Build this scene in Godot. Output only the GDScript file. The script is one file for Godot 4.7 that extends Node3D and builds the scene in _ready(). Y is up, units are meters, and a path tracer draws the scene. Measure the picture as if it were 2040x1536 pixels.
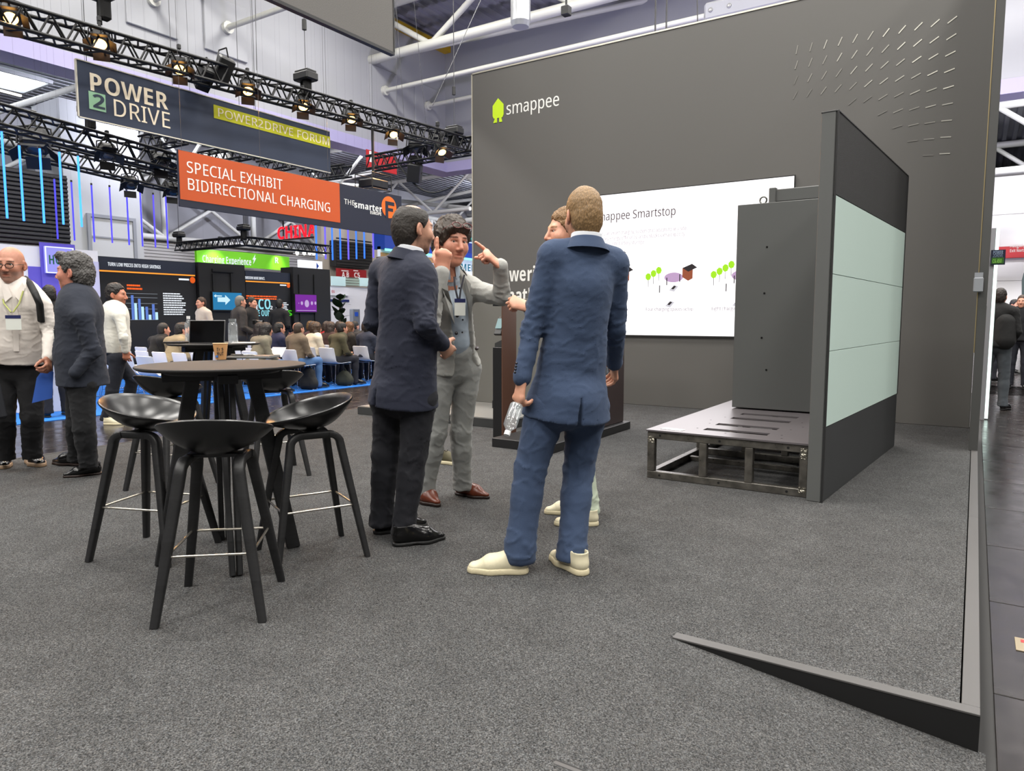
extends Node3D
# Exhibition stand in a trade-fair hall. World axes follow the stand: x runs along its back wall, -z runs into the hall.
const CAM_Y := 1.22
const FOCAL := 1417.0          # pixels of the 2040 x 1536 frame
const YAW := 0.575959          # 33 degrees
const HALL_Y := -0.13          # hall floor; the stand is raised to y = 0
var PITCH := atan((768.0 - 632.0) / FOCAL)
var mats := {}
var taken := {}
var rng := RandomNumberGenerator.new()

func ray(u: float, v: float) -> Vector3:
	var d := Vector3((u - 1020.0) / FOCAL, -(v - 768.0) / FOCAL, -1.0)
	return Basis(Vector3.UP, YAW) * (Basis(Vector3.RIGHT, -PITCH) * d)
func gh(u: float, v: float, y := 0.0) -> Vector3:
	var r := ray(u, v)
	return Vector3(0, CAM_Y, 0) + r * ((y - CAM_Y) / r.y)
func gx(u: float, v: float, x: float) -> Vector3:
	var r := ray(u, v)
	return Vector3(0, CAM_Y, 0) + r * (x / r.x)
func gz(u: float, v: float, z: float) -> Vector3:
	var r := ray(u, v)
	return Vector3(0, CAM_Y, 0) + r * (z / r.z)
# place given by metres to the right of the lens axis, metres ahead of it, and height
func ahead(right: float, depth: float, y := 0.0) -> Vector3:
	return Basis(Vector3.UP, YAW) * Vector3(right, 0, -depth) + Vector3(0, y, 0)

func _ready():
	rng.seed = 7
	var cam := Camera3D.new()
	cam.name = "camera"
	cam.fov = rad_to_deg(2.0 * atan(768.0 / FOCAL))
	cam.position = Vector3(0, CAM_Y, 0)
	cam.rotation = Vector3(-PITCH, YAW, 0)
	cam.near = 0.05
	cam.far = 300.0
	add_child(cam)
	cam.current = true
	var env := Environment.new()
	env.background_mode = Environment.BG_COLOR
	env.background_color = Color(0.55, 0.6, 0.68)
	env.tonemap_mode = Environment.TONE_MAPPER_LINEAR
	env.tonemap_exposure = 1.22
	env.sdfgi_enabled = true
	env.ssao_enabled = true
	env.ssil_enabled = true
	var we := WorldEnvironment.new()
	we.name = "environment"
	we.environment = env
	add_child(we)
	hall_lamps()
	structure()
	stand()
	furniture()
	forum()
	overhead()
	beyond()
	people()

# rows of large soft lamps under the hall roof
func hall_lamps():
	# high roof: none where the photograph shows the roof without lamps
	for lx in [-19.0, -11.0, -3.0, 5.0, 13.0]:
		for lz in [12.0, 4.0, -4.0, -12.0, -20.0, -27.0]:
			var q := Basis(Vector3.RIGHT, PITCH) * (Basis(Vector3.UP, -YAW) * Vector3(lx, 15.3 - CAM_Y, lz))
			if q.z < 0.0 and q.x / -q.z * FOCAL > -1120.0 and q.x / -q.z * FOCAL < 480.0 and q.y / -q.z * FOCAL < 880.0: continue
			hall_lamp(Vector3(lx, 15.31, lz), 2.6, 78.0, Color(1.0, 0.985, 0.96), "square white hall lamp under the high roof")
	# side bay: lamps added to brighten the bay, hidden behind the edge beam
	for lz in [8.0, 0.0, -8.0, -16.0, -26.0, -38.0]:
		var s := hall_lamp(Vector3(-25.5, 9.47, lz), 0.6, 90.0, Color(0.92, 0.93, 1.0), "added square lamp hidden under the low side roof")
		s.rotation.z = -0.65
	# low hall beyond the end wall: more lamps added out of sight
	for lx in [-20.0, -12.0, -4.0, 4.0, 12.0]:
		var s := hall_lamp(Vector3(lx, 9.47, -32.0), 0.6, 90.0, Color(0.96, 0.96, 1.0), "added square lamp hidden behind the foot of the end wall")
		s.rotation.x = 0.65
func hall_lamp(at: Vector3, size: float, energy: float, col: Color, label: String) -> Node3D:
	var t := thing("hall_lamp", label, "lamp", at, 0.0, "hall lamps")
	var b := B.new()
	b.box(Transform3D(Basis.IDENTITY, Vector3(0, 0.09, 0)), Vector3(size + 0.1, 0.14, size + 0.1), 0.02)
	part("housing", b, M("lamp_housing", Color(0.8, 0.8, 0.8), 0.5), t)
	b = B.new()
	b.box(Transform3D(Basis.IDENTITY, Vector3(0, 0.005, 0)), Vector3(size, 0.02, size))
	part("diffuser", b, glow("hall_diffuser", Color(1, 1, 0.98), 3.0), t)
	var l := AreaLight3D.new()
	l.name = "lamp_light"
	l.area_size = Vector2(size, size)
	l.light_energy = energy
	l.light_color = col
	l.area_range = 120.0
	l.area_attenuation = 2.0
	l.shadow_enabled = true
	l.rotation.x = -PI / 2
	l.position.y = -0.03
	t.add_child(l)
	return t

# ---------------------------------------------------------------- materials
func M(key: String, c := Color.WHITE, rough := 0.6, metal := 0.0) -> StandardMaterial3D:
	if mats.has(key): return mats[key]
	var m := StandardMaterial3D.new()
	m.resource_name = key
	m.albedo_color = c
	m.roughness = rough
	m.metallic = metal
	m.uv1_triplanar = true
	mats[key] = m
	return m
func glow(key: String, c := Color.WHITE, e := 1.0, base := Color.BLACK) -> StandardMaterial3D:
	if mats.has(key): return mats[key]
	var m := M(key, base, 0.6)
	m.emission_enabled = true
	m.emission = c
	m.emission_energy_multiplier = e
	return m
var texes := {}
# seamless grey noise picture between lo and hi
func grain(key: String, size: int, freq: float, lo: float, hi: float, oct := 3, stretch := 1.0) -> ImageTexture:
	if texes.has(key): return texes[key]
	var n := FastNoiseLite.new()
	n.seed = key.hash() & 0xffff
	n.noise_type = FastNoiseLite.TYPE_SIMPLEX_SMOOTH
	n.frequency = freq
	n.fractal_octaves = oct
	var im := n.get_seamless_image(size, size)
	im.convert(Image.FORMAT_RGB8)
	for y in size:
		for x in size:
			var v := lerpf(lo, hi, im.get_pixel(x, int(y * stretch) % size).r)
			im.set_pixel(x, y, Color(v, v, v))
	texes[key] = ImageTexture.create_from_image(im)
	return texes[key]
# speckled fibre picture: every pixel its own tone
func speckle(key: String, size: int, lo: float, hi: float) -> ImageTexture:
	if texes.has(key): return texes[key]
	var r := RandomNumberGenerator.new()
	r.seed = key.hash()
	var n := FastNoiseLite.new()
	n.seed = 5
	n.frequency = 0.011
	n.fractal_octaves = 3
	var soft := n.get_seamless_image(size, size)
	var im := Image.create(size, size, false, Image.FORMAT_RGB8)
	for y in size:
		for x in size:
			var v := lerpf(lo, hi, (r.randf() + r.randf()) * 0.5)
			v *= 0.94 + 0.12 * soft.get_pixel(x, y).r
			var w := (r.randf() - 0.5) * 0.05
			im.set_pixel(x, y, Color(v * (1.0 + w), v, v * (1.0 - w)))
	texes[key] = ImageTexture.create_from_image(im)
	return texes[key]
# cloth: plain weave of the given colour with fine relief
func cloth(key: String, c := Color.WHITE, rough := 0.9, scale := 6.0, relief := 0.15, rim := 0.25) -> StandardMaterial3D:
	if mats.has(key): return mats[key]
	var m := M(key, c, rough)
	m.albedo_texture = grain("weave", 256, 0.12, 0.84, 1.0, 2)
	m.uv1_scale = Vector3.ONE * scale * 1.8
	m.heightmap_enabled = true
	m.heightmap_texture = grain("weave_relief", 256, 0.05, 0.0, 1.0, 4)
	m.heightmap_scale = relief * 0.22
	m.rim_enabled = rim > 0.0
	m.rim = rim
	m.rim_tint = 0.6
	return m

# ---------------------------------------------------------------- nodes
func numbered(called: String) -> String:
	var n: int = taken.get(called, 0)
	taken[called] = n + 1
	return called if n == 0 else "%s_%03d" % [called, n]
func thing(called: String, label: String, category: String, at := Vector3.ZERO, turn := 0.0, group := "") -> Node3D:
	var o := Node3D.new()
	o.name = numbered(called)
	add_child(o)
	o.position = at
	o.rotation.y = turn
	tag(o, label, category, group)
	return o
func tag(o: Node, label: String, category: String, group := ""):
	o.set_meta("label", label)
	o.set_meta("category", category)
	if group: o.set_meta("group", group)
func part(called: String, b, m: Material, parent: Node3D, xf := Transform3D.IDENTITY) -> MeshInstance3D:
	var o := MeshInstance3D.new()
	o.name = called
	o.mesh = b if b is Mesh else b.mesh()
	o.material_override = m
	o.transform = xf
	parent.add_child(o, true)
	return o
func struct(called: String, b, m: Material, label := "", at := Vector3.ZERO) -> MeshInstance3D:
	var o := MeshInstance3D.new()
	o.name = numbered(called)
	o.mesh = b if b is Mesh else b.mesh()
	o.material_override = m
	o.position = at
	add_child(o)
	o.set_meta("kind", "structure")
	if label: o.set_meta("label", label)
	return o
func copy(o: Node3D, label := "", at := Vector3.ZERO, turn := 0.0) -> Node3D:
	var c := o.duplicate() as Node3D
	c.name = numbered(String(o.name).rstrip("0123456789").trim_suffix("_"))
	add_child(c)
	if label: c.set_meta("label", label)
	c.position = at
	c.rotation.y = turn
	return c
# flat lettering: capital height h, left end at (x, y), fitted to width w when given
func text(parent: Node3D, s: String, h: float, at: Vector3, m: Material, w := 0.0, bold := false, called := "lettering", align := 0, serif := false) -> MeshInstance3D:
	var f := SystemFont.new()
	f.font_names = PackedStringArray(["Droid Serif" if serif else "Droid Sans"])
	f.font_weight = 700 if bold else 400
	var t := TextMesh.new()
	t.font = f
	t.font_size = 48
	t.pixel_size = 0.01
	t.depth = 0.012
	t.curve_step = 2.0
	t.horizontal_alignment = align
	t.text = s
	var o := MeshInstance3D.new()
	o.name = called
	o.mesh = t
	o.material_override = m
	parent.add_child(o, true)
	var k := h / (48.0 * 0.714 * 0.01)
	var bb := t.get_aabb()
	var kx := k
	if w > 0.0 and bb.size.x > 0.0: kx = w / bb.size.x
	o.scale = Vector3(kx, k, 0.12)
	o.position = at
	return o
static func X(at: Vector3, rot := Vector3.ZERO) -> Transform3D:
	return Transform3D(Basis.from_euler(rot), at)

# ---------------------------------------------------------------- mesh builder
class B:
	var v := PackedVector3Array()
	var n := PackedVector3Array()
	var c := PackedColorArray()
	var i := PackedInt32Array()
	# corners run counter-clockwise seen from outside
	func quad(a: Vector3, b: Vector3, d: Vector3, e: Vector3):
		var k := (b - a).cross(d - a)
		if k.length_squared() < 1e-16: k = (d - a).cross(e - a)
		k = k.normalized()
		var s := v.size()
		v.append_array([a, b, d, e])
		n.append_array([k, k, k, k])
		i.append_array([s, s + 2, s + 1, s, s + 3, s + 2])
	func tri(a: Vector3, b: Vector3, d: Vector3):
		var k := (b - a).cross(d - a).normalized()
		var s := v.size()
		v.append_array([a, b, d])
		n.append_array([k, k, k])
		i.append_array([s, s + 2, s + 1])
	func box(t: Transform3D, s: Vector3, bev := 0.0):
		var h := s * 0.5
		if bev <= 0.0:
			for ax in 3:
				for sg in [-1.0, 1.0]:
					var u := Vector3.ZERO; var w := Vector3.ZERO; var k := Vector3.ZERO
					k[ax] = sg * h[ax]
					u[(ax + 1) % 3] = h[(ax + 1) % 3]
					w[(ax + 2) % 3] = h[(ax + 2) % 3] * sg
					quad(t * (k - u - w), t * (k + u - w), t * (k + u + w), t * (k - u + w))
			return
		bev = minf(bev, minf(h.x, minf(h.y, h.z)) * 0.95)
		for ax in 3:
			for sg in [-1.0, 1.0]:
				var u := Vector3.ZERO; var w := Vector3.ZERO; var k := Vector3.ZERO
				k[ax] = sg * h[ax]
				u[(ax + 1) % 3] = h[(ax + 1) % 3] - bev
				w[(ax + 2) % 3] = (h[(ax + 2) % 3] - bev) * sg
				quad(t * (k - u - w), t * (k + u - w), t * (k + u + w), t * (k - u + w))
		for ax in 3:
			var a1 := (ax + 1) % 3; var a2 := (ax + 2) % 3
			for s1 in [-1.0, 1.0]:
				for s2 in [-1.0, 1.0]:
					var l := Vector3.ZERO; l[ax] = (h[ax] - bev) * s1 * s2
					var p := Vector3.ZERO; p[a1] = s1 * h[a1]; p[a2] = s2 * (h[a2] - bev)
					var q := Vector3.ZERO; q[a1] = s1 * (h[a1] - bev); q[a2] = s2 * h[a2]
					quad(t * (p - l), t * (q - l), t * (q + l), t * (p + l))
		for sx in [-1.0, 1.0]:
			for sy in [-1.0, 1.0]:
				for sz in [-1.0, 1.0]:
					var p := t * Vector3(sx * h.x, sy * (h.y - bev), sz * (h.z - bev))
					var q := t * Vector3(sx * (h.x - bev), sy * h.y, sz * (h.z - bev))
					var r := t * Vector3(sx * (h.x - bev), sy * (h.y - bev), sz * h.z)
					if sx * sy * sz > 0: tri(p, q, r)
					else: tri(p, r, q)
	# box between two corner points
	func span(a: Vector3, b: Vector3, bev := 0.0):
		box(Transform3D(Basis.IDENTITY, (a + b) * 0.5), (b - a).abs(), bev)
	# square or flat bar from a to b, up gives the direction of height
	func bar(a: Vector3, b: Vector3, w: float, h: float, up := Vector3.UP, bev := 0.0):
		var z := (b - a).normalized()
		var x := up.cross(z)
		if x.length() < 0.01: x = Vector3.RIGHT.cross(z)
		x = x.normalized()
		box(Transform3D(Basis(x, z.cross(x), z), (a + b) * 0.5), Vector3(w, h, a.distance_to(b)), bev)
	func tube(pts: Array, r, sides := 10, caps := true, flat := 1.0, flat_dir := Vector3.UP):
		var m := pts.size()
		var x := Vector3.ZERO
		var s0 := v.size()
		for k in m:
			var d: Vector3 = (pts[mini(k + 1, m - 1)] - pts[maxi(k - 1, 0)]).normalized()
			if k == 0:
				x = (Vector3.UP if absf(d.y) < 0.9 else Vector3.RIGHT).cross(d).normalized()
			else:
				x = (x - d * x.dot(d)).normalized()
			var y := d.cross(x)
			var rr: float = r[k] if r is Array else r
			for j in sides:
				var a := TAU * j / sides
				var o := x * cos(a) + y * sin(a)
				if flat != 1.0: o -= flat_dir * o.dot(flat_dir) * (1.0 - flat)
				v.append(pts[k] + o * rr)
				n.append(o.normalized())
		for k in m - 1:
			for j in sides:
				var a := s0 + k * sides + j
				var b := s0 + k * sides + (j + 1) % sides
				i.append_array([a, a + sides, b, b, a + sides, b + sides])
		if caps:
			for e in [0, m - 1]:
				var d: Vector3 = (pts[0] - pts[1]).normalized() if e == 0 else (pts[m - 1] - pts[m - 2]).normalized()
				var s := v.size()
				for j in sides:
					v.append(v[s0 + e * sides + j]); n.append(d)
				for j in range(1, sides - 1):
					if e == 0: i.append_array([s, s + j, s + j + 1])
					else: i.append_array([s, s + j + 1, s + j])
	# profile of (radius, height) from bottom to top, spun about y
	func lathe(prof: Array, t := Transform3D.IDENTITY, seg := 32, smooth := false):
		for k in prof.size() - 1:
			var a: Vector2 = prof[k]; var b: Vector2 = prof[k + 1]
			var e := b - a
			if e.length() < 1e-7: continue
			var s := v.size()
			var na := Vector2(e.y, -e.x).normalized()
			var nb := na
			if smooth:
				if k > 0:
					var f: Vector2 = a - prof[k - 1]
					na = (na + Vector2(f.y, -f.x).normalized()).normalized()
				if k < prof.size() - 2:
					var f: Vector2 = prof[k + 2] - b
					nb = (nb + Vector2(f.y, -f.x).normalized()).normalized()
			for j in seg + 1:
				var an := TAU * j / seg
				var cs := cos(an); var sn := sin(an)
				v.append(t * Vector3(a.x * cs, a.y, a.x * sn)); n.append((t.basis * Vector3(na.x * cs, na.y, na.x * sn)).normalized())
				v.append(t * Vector3(b.x * cs, b.y, b.x * sn)); n.append((t.basis * Vector3(nb.x * cs, nb.y, nb.x * sn)).normalized())
			for j in seg:
				var q := s + j * 2
				i.append_array([q, q + 2, q + 1, q + 1, q + 2, q + 3])
	# flat outline (counter-clockwise, in x and y) given thickness from z = 0 back to z = -depth
	func prism(poly: PackedVector2Array, depth: float, t := Transform3D.IDENTITY):
		var ids := Geometry2D.triangulate_polygon(poly)
		for k in range(0, ids.size(), 3):
			var a := poly[ids[k]]; var b := poly[ids[k + 1]]; var d := poly[ids[k + 2]]
			if (b - a).cross(d - a) < 0.0:
				var e := b; b = d; d = e
			tri(t * Vector3(a.x, a.y, 0), t * Vector3(b.x, b.y, 0), t * Vector3(d.x, d.y, 0))
			tri(t * Vector3(a.x, a.y, -depth), t * Vector3(d.x, d.y, -depth), t * Vector3(b.x, b.y, -depth))
		var m := poly.size()
		for k in m:
			var a := poly[k]; var b := poly[(k + 1) % m]
			quad(t * Vector3(a.x, a.y, -depth), t * Vector3(b.x, b.y, -depth), t * Vector3(b.x, b.y, 0), t * Vector3(a.x, a.y, 0))
	func disc(at: Vector3, rx: float, ry: float, depth: float, seg := 20):
		var p := PackedVector2Array()
		for j in seg: p.append(Vector2(cos(TAU * j / seg) * rx, sin(TAU * j / seg) * ry))
		prism(p, depth, Transform3D(Basis.IDENTITY, at))
	func ball(at: Vector3, r: Vector3, seg := 14, t := Basis.IDENTITY):
		var s := v.size()
		for a in seg + 1:
			var th := PI * a / seg
			for k in seg + 1:
				var ph := TAU * k / seg
				var o := Vector3(sin(th) * cos(ph), cos(th), sin(th) * sin(ph))
				v.append(at + t * (o * r)); n.append((t * (o / r)).normalized())
		for a in seg:
			for k in seg:
				var q := s + a * (seg + 1) + k
				i.append_array([q, q + seg + 1, q + 1, q + 1, q + seg + 1, q + seg + 2])
	# adds a raw surface with smooth normals; a colour array may come along
	func raw(vs: PackedVector3Array, ids: PackedInt32Array, t := Transform3D.IDENTITY, cs = null):
		var s := v.size()
		var ns := PackedVector3Array()
		ns.resize(vs.size())
		for k in range(0, ids.size(), 3):
			var a := vs[ids[k]]
			var f := (vs[ids[k + 2]] - a).cross(vs[ids[k + 1]] - a)
			ns[ids[k]] += f; ns[ids[k + 1]] += f; ns[ids[k + 2]] += f
		for k in vs.size():
			v.append(t * vs[k]); n.append((t.basis * ns[k]).normalized())
		for k in ids: i.append(s + k)
		if cs != null:
			while c.size() < s: c.append(Color.WHITE)
			c.append_array(cs)
	func mesh() -> ArrayMesh:
		var a := []
		a.resize(Mesh.ARRAY_MAX)
		a[Mesh.ARRAY_VERTEX] = v
		a[Mesh.ARRAY_NORMAL] = n
		a[Mesh.ARRAY_INDEX] = i
		if c.size() > 0:
			while c.size() < v.size(): c.append(Color.WHITE)
			a[Mesh.ARRAY_COLOR] = c
		var m := ArrayMesh.new()
		m.add_surface_from_arrays(Mesh.PRIMITIVE_TRIANGLES, a)
		return m

# ---------------------------------------------------------------- the hall
func structure():
	var tile := M("hall_tile", Color(0.17, 0.155, 0.15), 0.16)
	tile.albedo_texture = grain("tile_grain", 256, 0.03, 0.7, 1.0, 4)
	tile.uv1_scale = Vector3.ONE * 0.7
	tile.roughness_texture = grain("tile_rough", 256, 0.02, 0.5, 1.0, 3)
	tile.roughness = 0.3
	var b := B.new()
	b.span(Vector3(-60, -0.6, 26), Vector3(34, HALL_Y - 0.006, -75))
	var fl := struct("floor", b, M("joint", Color(0.09, 0.085, 0.08), 0.7), "dark polished stone tiles of the hall floor")
	var tm := B.new()
	tm.box(Transform3D.IDENTITY, Vector3(0.993, 0.012, 0.993), 0.002)
	var tmesh := tm.mesh()
	# separate tiles where the joints can be made out, beside the stand on both sides
	for ix in 3:
		for iz in 14:
			part("tile", tmesh, tile, fl, X(Vector3(-7.45 - ix, HALL_Y - 0.006, -1.5 - iz)))
	for ix in 5:
		for iz in 16:
			part("tile", tmesh, tile, fl, X(Vector3(0.62 + ix, HALL_Y - 0.006, -1.5 - iz)))
	var rest := B.new()
	rest.span(Vector3(-60, HALL_Y - 0.012, 26), Vector3(-9.95, HALL_Y, -75))
	rest.span(Vector3(-9.95, HALL_Y - 0.012, -15), Vector3(34, HALL_Y, -75))
	rest.span(Vector3(5.12, HALL_Y - 0.012, 26), Vector3(34, HALL_Y, -15))
	rest.span(Vector3(-9.95, HALL_Y - 0.012, 26), Vector3(5.12, HALL_Y, -1.0))
	part("far_tiles", rest, tile, fl)

	var white := M("hall_white", Color(0.59, 0.595, 0.61), 0.75)
	var lilac := M("hall_lilac", Color(0.78, 0.78, 0.86), 0.75)
	# upper bulkhead over the side bay, with its own folded lower edge
	b = B.new()
	b.span(Vector3(-24.4, 9.3, 26), Vector3(-24, 17, -30.5))
	struct("wall_left", b, white, "tall white upper wall of the hall above the side bay")
	b = B.new()
	b.span(Vector3(-24.9, 8.85, 26), Vector3(-23.85, 9.35, -31.4))
	struct("trim_1", b, M("lilac_lit_edge", Color(0.62, 0.6, 0.74), 0.7), "edge beam coloured as under violet light along the upper wall foot")  # lavender cast of violet lighting put into the beam colour
	# high roof of ribbed sheet
	var deck := M("deck", Color(0.42, 0.43, 0.45), 0.6)
	ribbed("ceiling", -24.4, 34.0, 15.6, 26.0, -31.0, 0.6, 0.12, M("deck_high", Color(0.55, 0.55, 0.58), 0.65), "ribbed metal deck of the high hall roof")
	ribbed("ceiling", -60.0, -24.4, 9.9, 26.0, -75.0, 0.4, 0.1, deck, "grey ribbed deck of the low roof over the side bay")
	ribbed("ceiling", -24.4, 34.0, 9.9, -31.0, -75.0, 0.4, 0.1, deck, "grey ribbed deck of the low roof beyond the end wall")
	b = B.new(); b.span(Vector3(-24.4, 9.3, -30.5), Vector3(34, 17, -30.9))
	struct("wall_end", b, white, "tall white upper end wall above the far booths")
	b = B.new(); b.span(Vector3(-23.85, 8.85, -30.4), Vector3(34, 9.35, -31.4))
	struct("trim_60", b, M("lilac_lit_edge"), "edge beam coloured as under violet light along the end wall foot")
	b = B.new(); b.span(Vector3(-60.4, -0.6, 26), Vector3(-60, 10.2, -75))
	struct("wall_left_far", b, white, "far white outer wall of the side bay")
	b = B.new(); b.span(Vector3(34, -0.6, 26), Vector3(34.4, 17, -75))
	struct("wall_right", b, white, "white right-hand wall of the hall")
	b = B.new(); b.span(Vector3(-60.4, -0.6, 26), Vector3(34.4, 17, 26.4))
	struct("wall_front", b, white, "white hall wall behind the stand")
	b = B.new(); b.span(Vector3(-60.4, -0.6, -75.4), Vector3(34.4, 17, -75))
	var wb := struct("wall_back", b, white, "white panelled end wall far down the hall")
	var pan := B.new(); pan.box(Transform3D.IDENTITY, Vector3(3.96, 1.16, 0.05), 0.01)
	var pmesh := pan.mesh()
	for ix in 12:
		for iy in 7:
			part("wall_panel", pmesh, white, wb, X(Vector3(-8.0 + ix * 4.0, 0.6 + iy * 1.2, -74.97)))
	side_bay(white, lilac)
	roof_work(white)

func ribbed(called: String, x0: float, x1: float, y: float, z0: float, z1: float, pitch: float, deep: float, m: Material, label: String):
	var b := B.new()
	var x := x0
	while x < x1:
		var e := minf(x + pitch, x1)
		var q := (e - x)
		var xs := [x, x + q * 0.45, x + q * 0.55, x + q * 0.95, e]
		var ys := [y, y, y - deep, y - deep, y]
		for k in 4:
			b.quad(Vector3(xs[k], ys[k], z0), Vector3(xs[k], ys[k], z1), Vector3(xs[k + 1], ys[k + 1], z1), Vector3(xs[k + 1], ys[k + 1], z0))
		x = e
	b.span(Vector3(x0, y + 0.02, z0), Vector3(x1, y + 0.25, z1))
	struct(called, b, m, label)

func truss_tubes(b: B, a: Vector3, c: Vector3, drop: float, bays: int, r: float):
	# a white tubular roof girder: straight top and bottom boom with zigzag members
	var dn := Vector3(0, -drop, 0)
	b.tube([a, c], r * 1.2, 10)
	b.tube([a + dn, c + dn], r * 1.2, 10)
	for k in bays:
		var p := a.lerp(c, float(k) / bays)
		var q := a.lerp(c, (k + 0.5) / bays)
		var s := a.lerp(c, (k + 1.0) / bays)
		b.tube([p, q + dn], r * 0.75, 8)
		b.tube([q + dn, s], r * 0.75, 8)

func side_bay(white: Material, lilac: Material):
	# girders of the low roof, each one a piece of the building
	var tw := M("tube_white", Color(0.74, 0.74, 0.71), 0.45)
	var z := -2.0
	var k := 0
	while z > -70.0:
		var b := B.new()
		truss_tubes(b, Vector3(-58, 9.6, z), Vector3(-25, 9.6, z), 2.1, 6, 0.1)
		b.tube([Vector3(-25, 7.5, z), Vector3(-36, 9.6, z - 4.0)], 0.13, 8)
		b.tube([Vector3(-36, 7.5, z), Vector3(-25, 9.6, z - 4.0)], 0.11, 8)
		struct("trim_%d" % (k + 2), b, tw, "white tubular girder carrying the low side roof")
		z -= 8.0
		k += 1
	# girders of the low roof beyond the end wall
	for zz in [-35.0, -43.0, -52.0]:
		var g := B.new()
		truss_tubes(g, Vector3(-26, 9.6, zz), Vector3(33, 9.6, zz), 2.6, 9, 0.14)
		for q in 6: g.tube([Vector3(-24 + q * 9.0, 7.0, zz), Vector3(-20 + q * 9.0, 9.6, zz - 8.0)], 0.13, 8)
		struct("trim_%d" % (62 + int(-zz)), g, tw, "white tubular girder under the low roof beyond the end wall")
	# roof light and lamp strips in the low roof
	var c := gh(22, 160, 9.72)
	var t := thing("skylight", "bright square roof light in the ribbed low roof", "skylight", c)
	var b := B.new(); b.span(Vector3(-1.0, -0.01, -0.8), Vector3(1.0, 0.05, 0.8))
	part("pane", b, glow("sky_pane", Color(0.93, 0.97, 1.0), 5.0), t)
	b = B.new()
	for s in [-1.0, 1.0]:
		b.span(Vector3(-1.1, -0.08, s * 0.8), Vector3(1.1, 0.05, s * 0.9))
		b.span(Vector3(s * 1.0, -0.08, -0.8), Vector3(s * 1.1, 0.05, 0.8))
	part("frame", b, M("hall_white"), t)
	for e in [[22, 105, 138, 138], [0, 180, 42, 191]]:
		var p0 := gh(e[0], e[1], 9.65); var p1 := gh(e[2], e[3], 9.65)
		b = B.new(); b.bar(p0, p1, 0.09, 0.07)
		var o := part("strip_lamp", b, glow("strip_glow", Color(1, 0.97, 0.9), 3.0), self)
		o.name = numbered("strip_lamp")
		tag(o, "long thin lamp strip under the ribbed low roof", "lamp", "lamp strips of the low roof")
	# tall white shaft with an industrial door, standing in the bay
	var wx := -27.0
	b = B.new()
	var a0 := gx(130, 420, wx); var a1 := gx(283, 420, wx)
	b.span(Vector3(wx - 2.0, HALL_Y, a0.z), Vector3(wx, 8.8, a1.z))
	var shaft := struct("wall_shaft", b, M("shaft_white", Color(0.55, 0.555, 0.56), 0.7), "white service shaft wall rising behind the blue light tubes")
	var d0 := gx(178, 432, wx); var d1 := gx(262, 440, wx)
	b = B.new()
	b.span(Vector3(wx, HALL_Y, d0.z), Vector3(wx + 0.06, d0.y, d1.z), 0.01)
	part("door_leaf", b, M("shaft_door", Color(0.58, 0.585, 0.59), 0.6), shaft)
	b = B.new()
	b.span(Vector3(wx, d0.y, d0.z + 0.12), Vector3(wx + 0.1, d0.y + 0.12, d1.z - 0.12))
	for zz in [d0.z + 0.06, d1.z - 0.06]: b.span(Vector3(wx, HALL_Y, zz - 0.06), Vector3(wx + 0.1, d0.y, zz + 0.06))
	part("door_frame", b, M("grey_frame", Color(0.42, 0.43, 0.45), 0.5), shaft)
	b = B.new(); b.span(Vector3(wx, 4.1, d0.z), Vector3(wx + 0.08, 4.16, d1.z))
	part("door_rail", b, M("grey_frame"), shaft)
	b = B.new(); b.span(gx(181, 500, wx), gx(190, 509, wx) + Vector3(0.08, 0, 0))
	part("alarm_sign", b, M("sign_red", Color(0.62, 0.1, 0.1), 0.5), shaft)
	# white diagonal lattice wall on the far side of the forum
	b = B.new()
	var lx := -33.0
	b.span(Vector3(lx - 0.3, HALL_Y, -9), Vector3(lx, 4.9, -75))
	struct("wall_lattice", b, M("lattice_wall", Color(0.55, 0.55, 0.55), 0.8), "grey lower wall of the side bay behind the white lattice")
	b = B.new()
	b.span(Vector3(lx - 0.5, 4.9, -9), Vector3(lx - 0.3, 9.8, -75))
	struct("wall_lattice", b, M("lattice_back", Color(0.5, 0.5, 0.51), 0.8), "dark upper wall seen through the white lattice")
	var lat := B.new()
	lat.tube([Vector3(lx + 0.2, 8.2, -9), Vector3(lx + 0.2, 8.2, -75)], 0.16, 10)
	lat.tube([Vector3(lx + 0.2, 5.0, -9), Vector3(lx + 0.2, 5.0, -75)], 0.14, 10)
	var lz := -10.0
	while lz > -70.0:
		lat.tube([Vector3(lx + 0.2, 5, lz), Vector3(lx + 0.2, 8.2, lz)], 0.14, 10)
		lat.tube([Vector3(lx + 0.2, 5, lz), Vector3(lx + 0.2, 8.2, lz - 5)], 0.09, 8)
		lat.tube([Vector3(lx + 0.2, 8.2, lz), Vector3(lx + 0.2, 5, lz - 5)], 0.09, 8)
		lz -= 5.0
	struct("trim_20", lat, tw, "white crossed lattice girder along the side bay wall")
	# horizontal louvres of the lower bay wall
	var lo := B.new(); lo.box(Transform3D.IDENTITY, Vector3(0.05, 0.13, 20.0), 0.01)
	var lm := lo.mesh()
	var lw := get_node("wall_lattice")
	for k2 in 22:
		part("slat", lm, M("slat_grey", Color(0.6, 0.59, 0.57), 0.6), lw, X(Vector3(lx + 0.04, 1.6 + k2 * 0.15, -24)))

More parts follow.
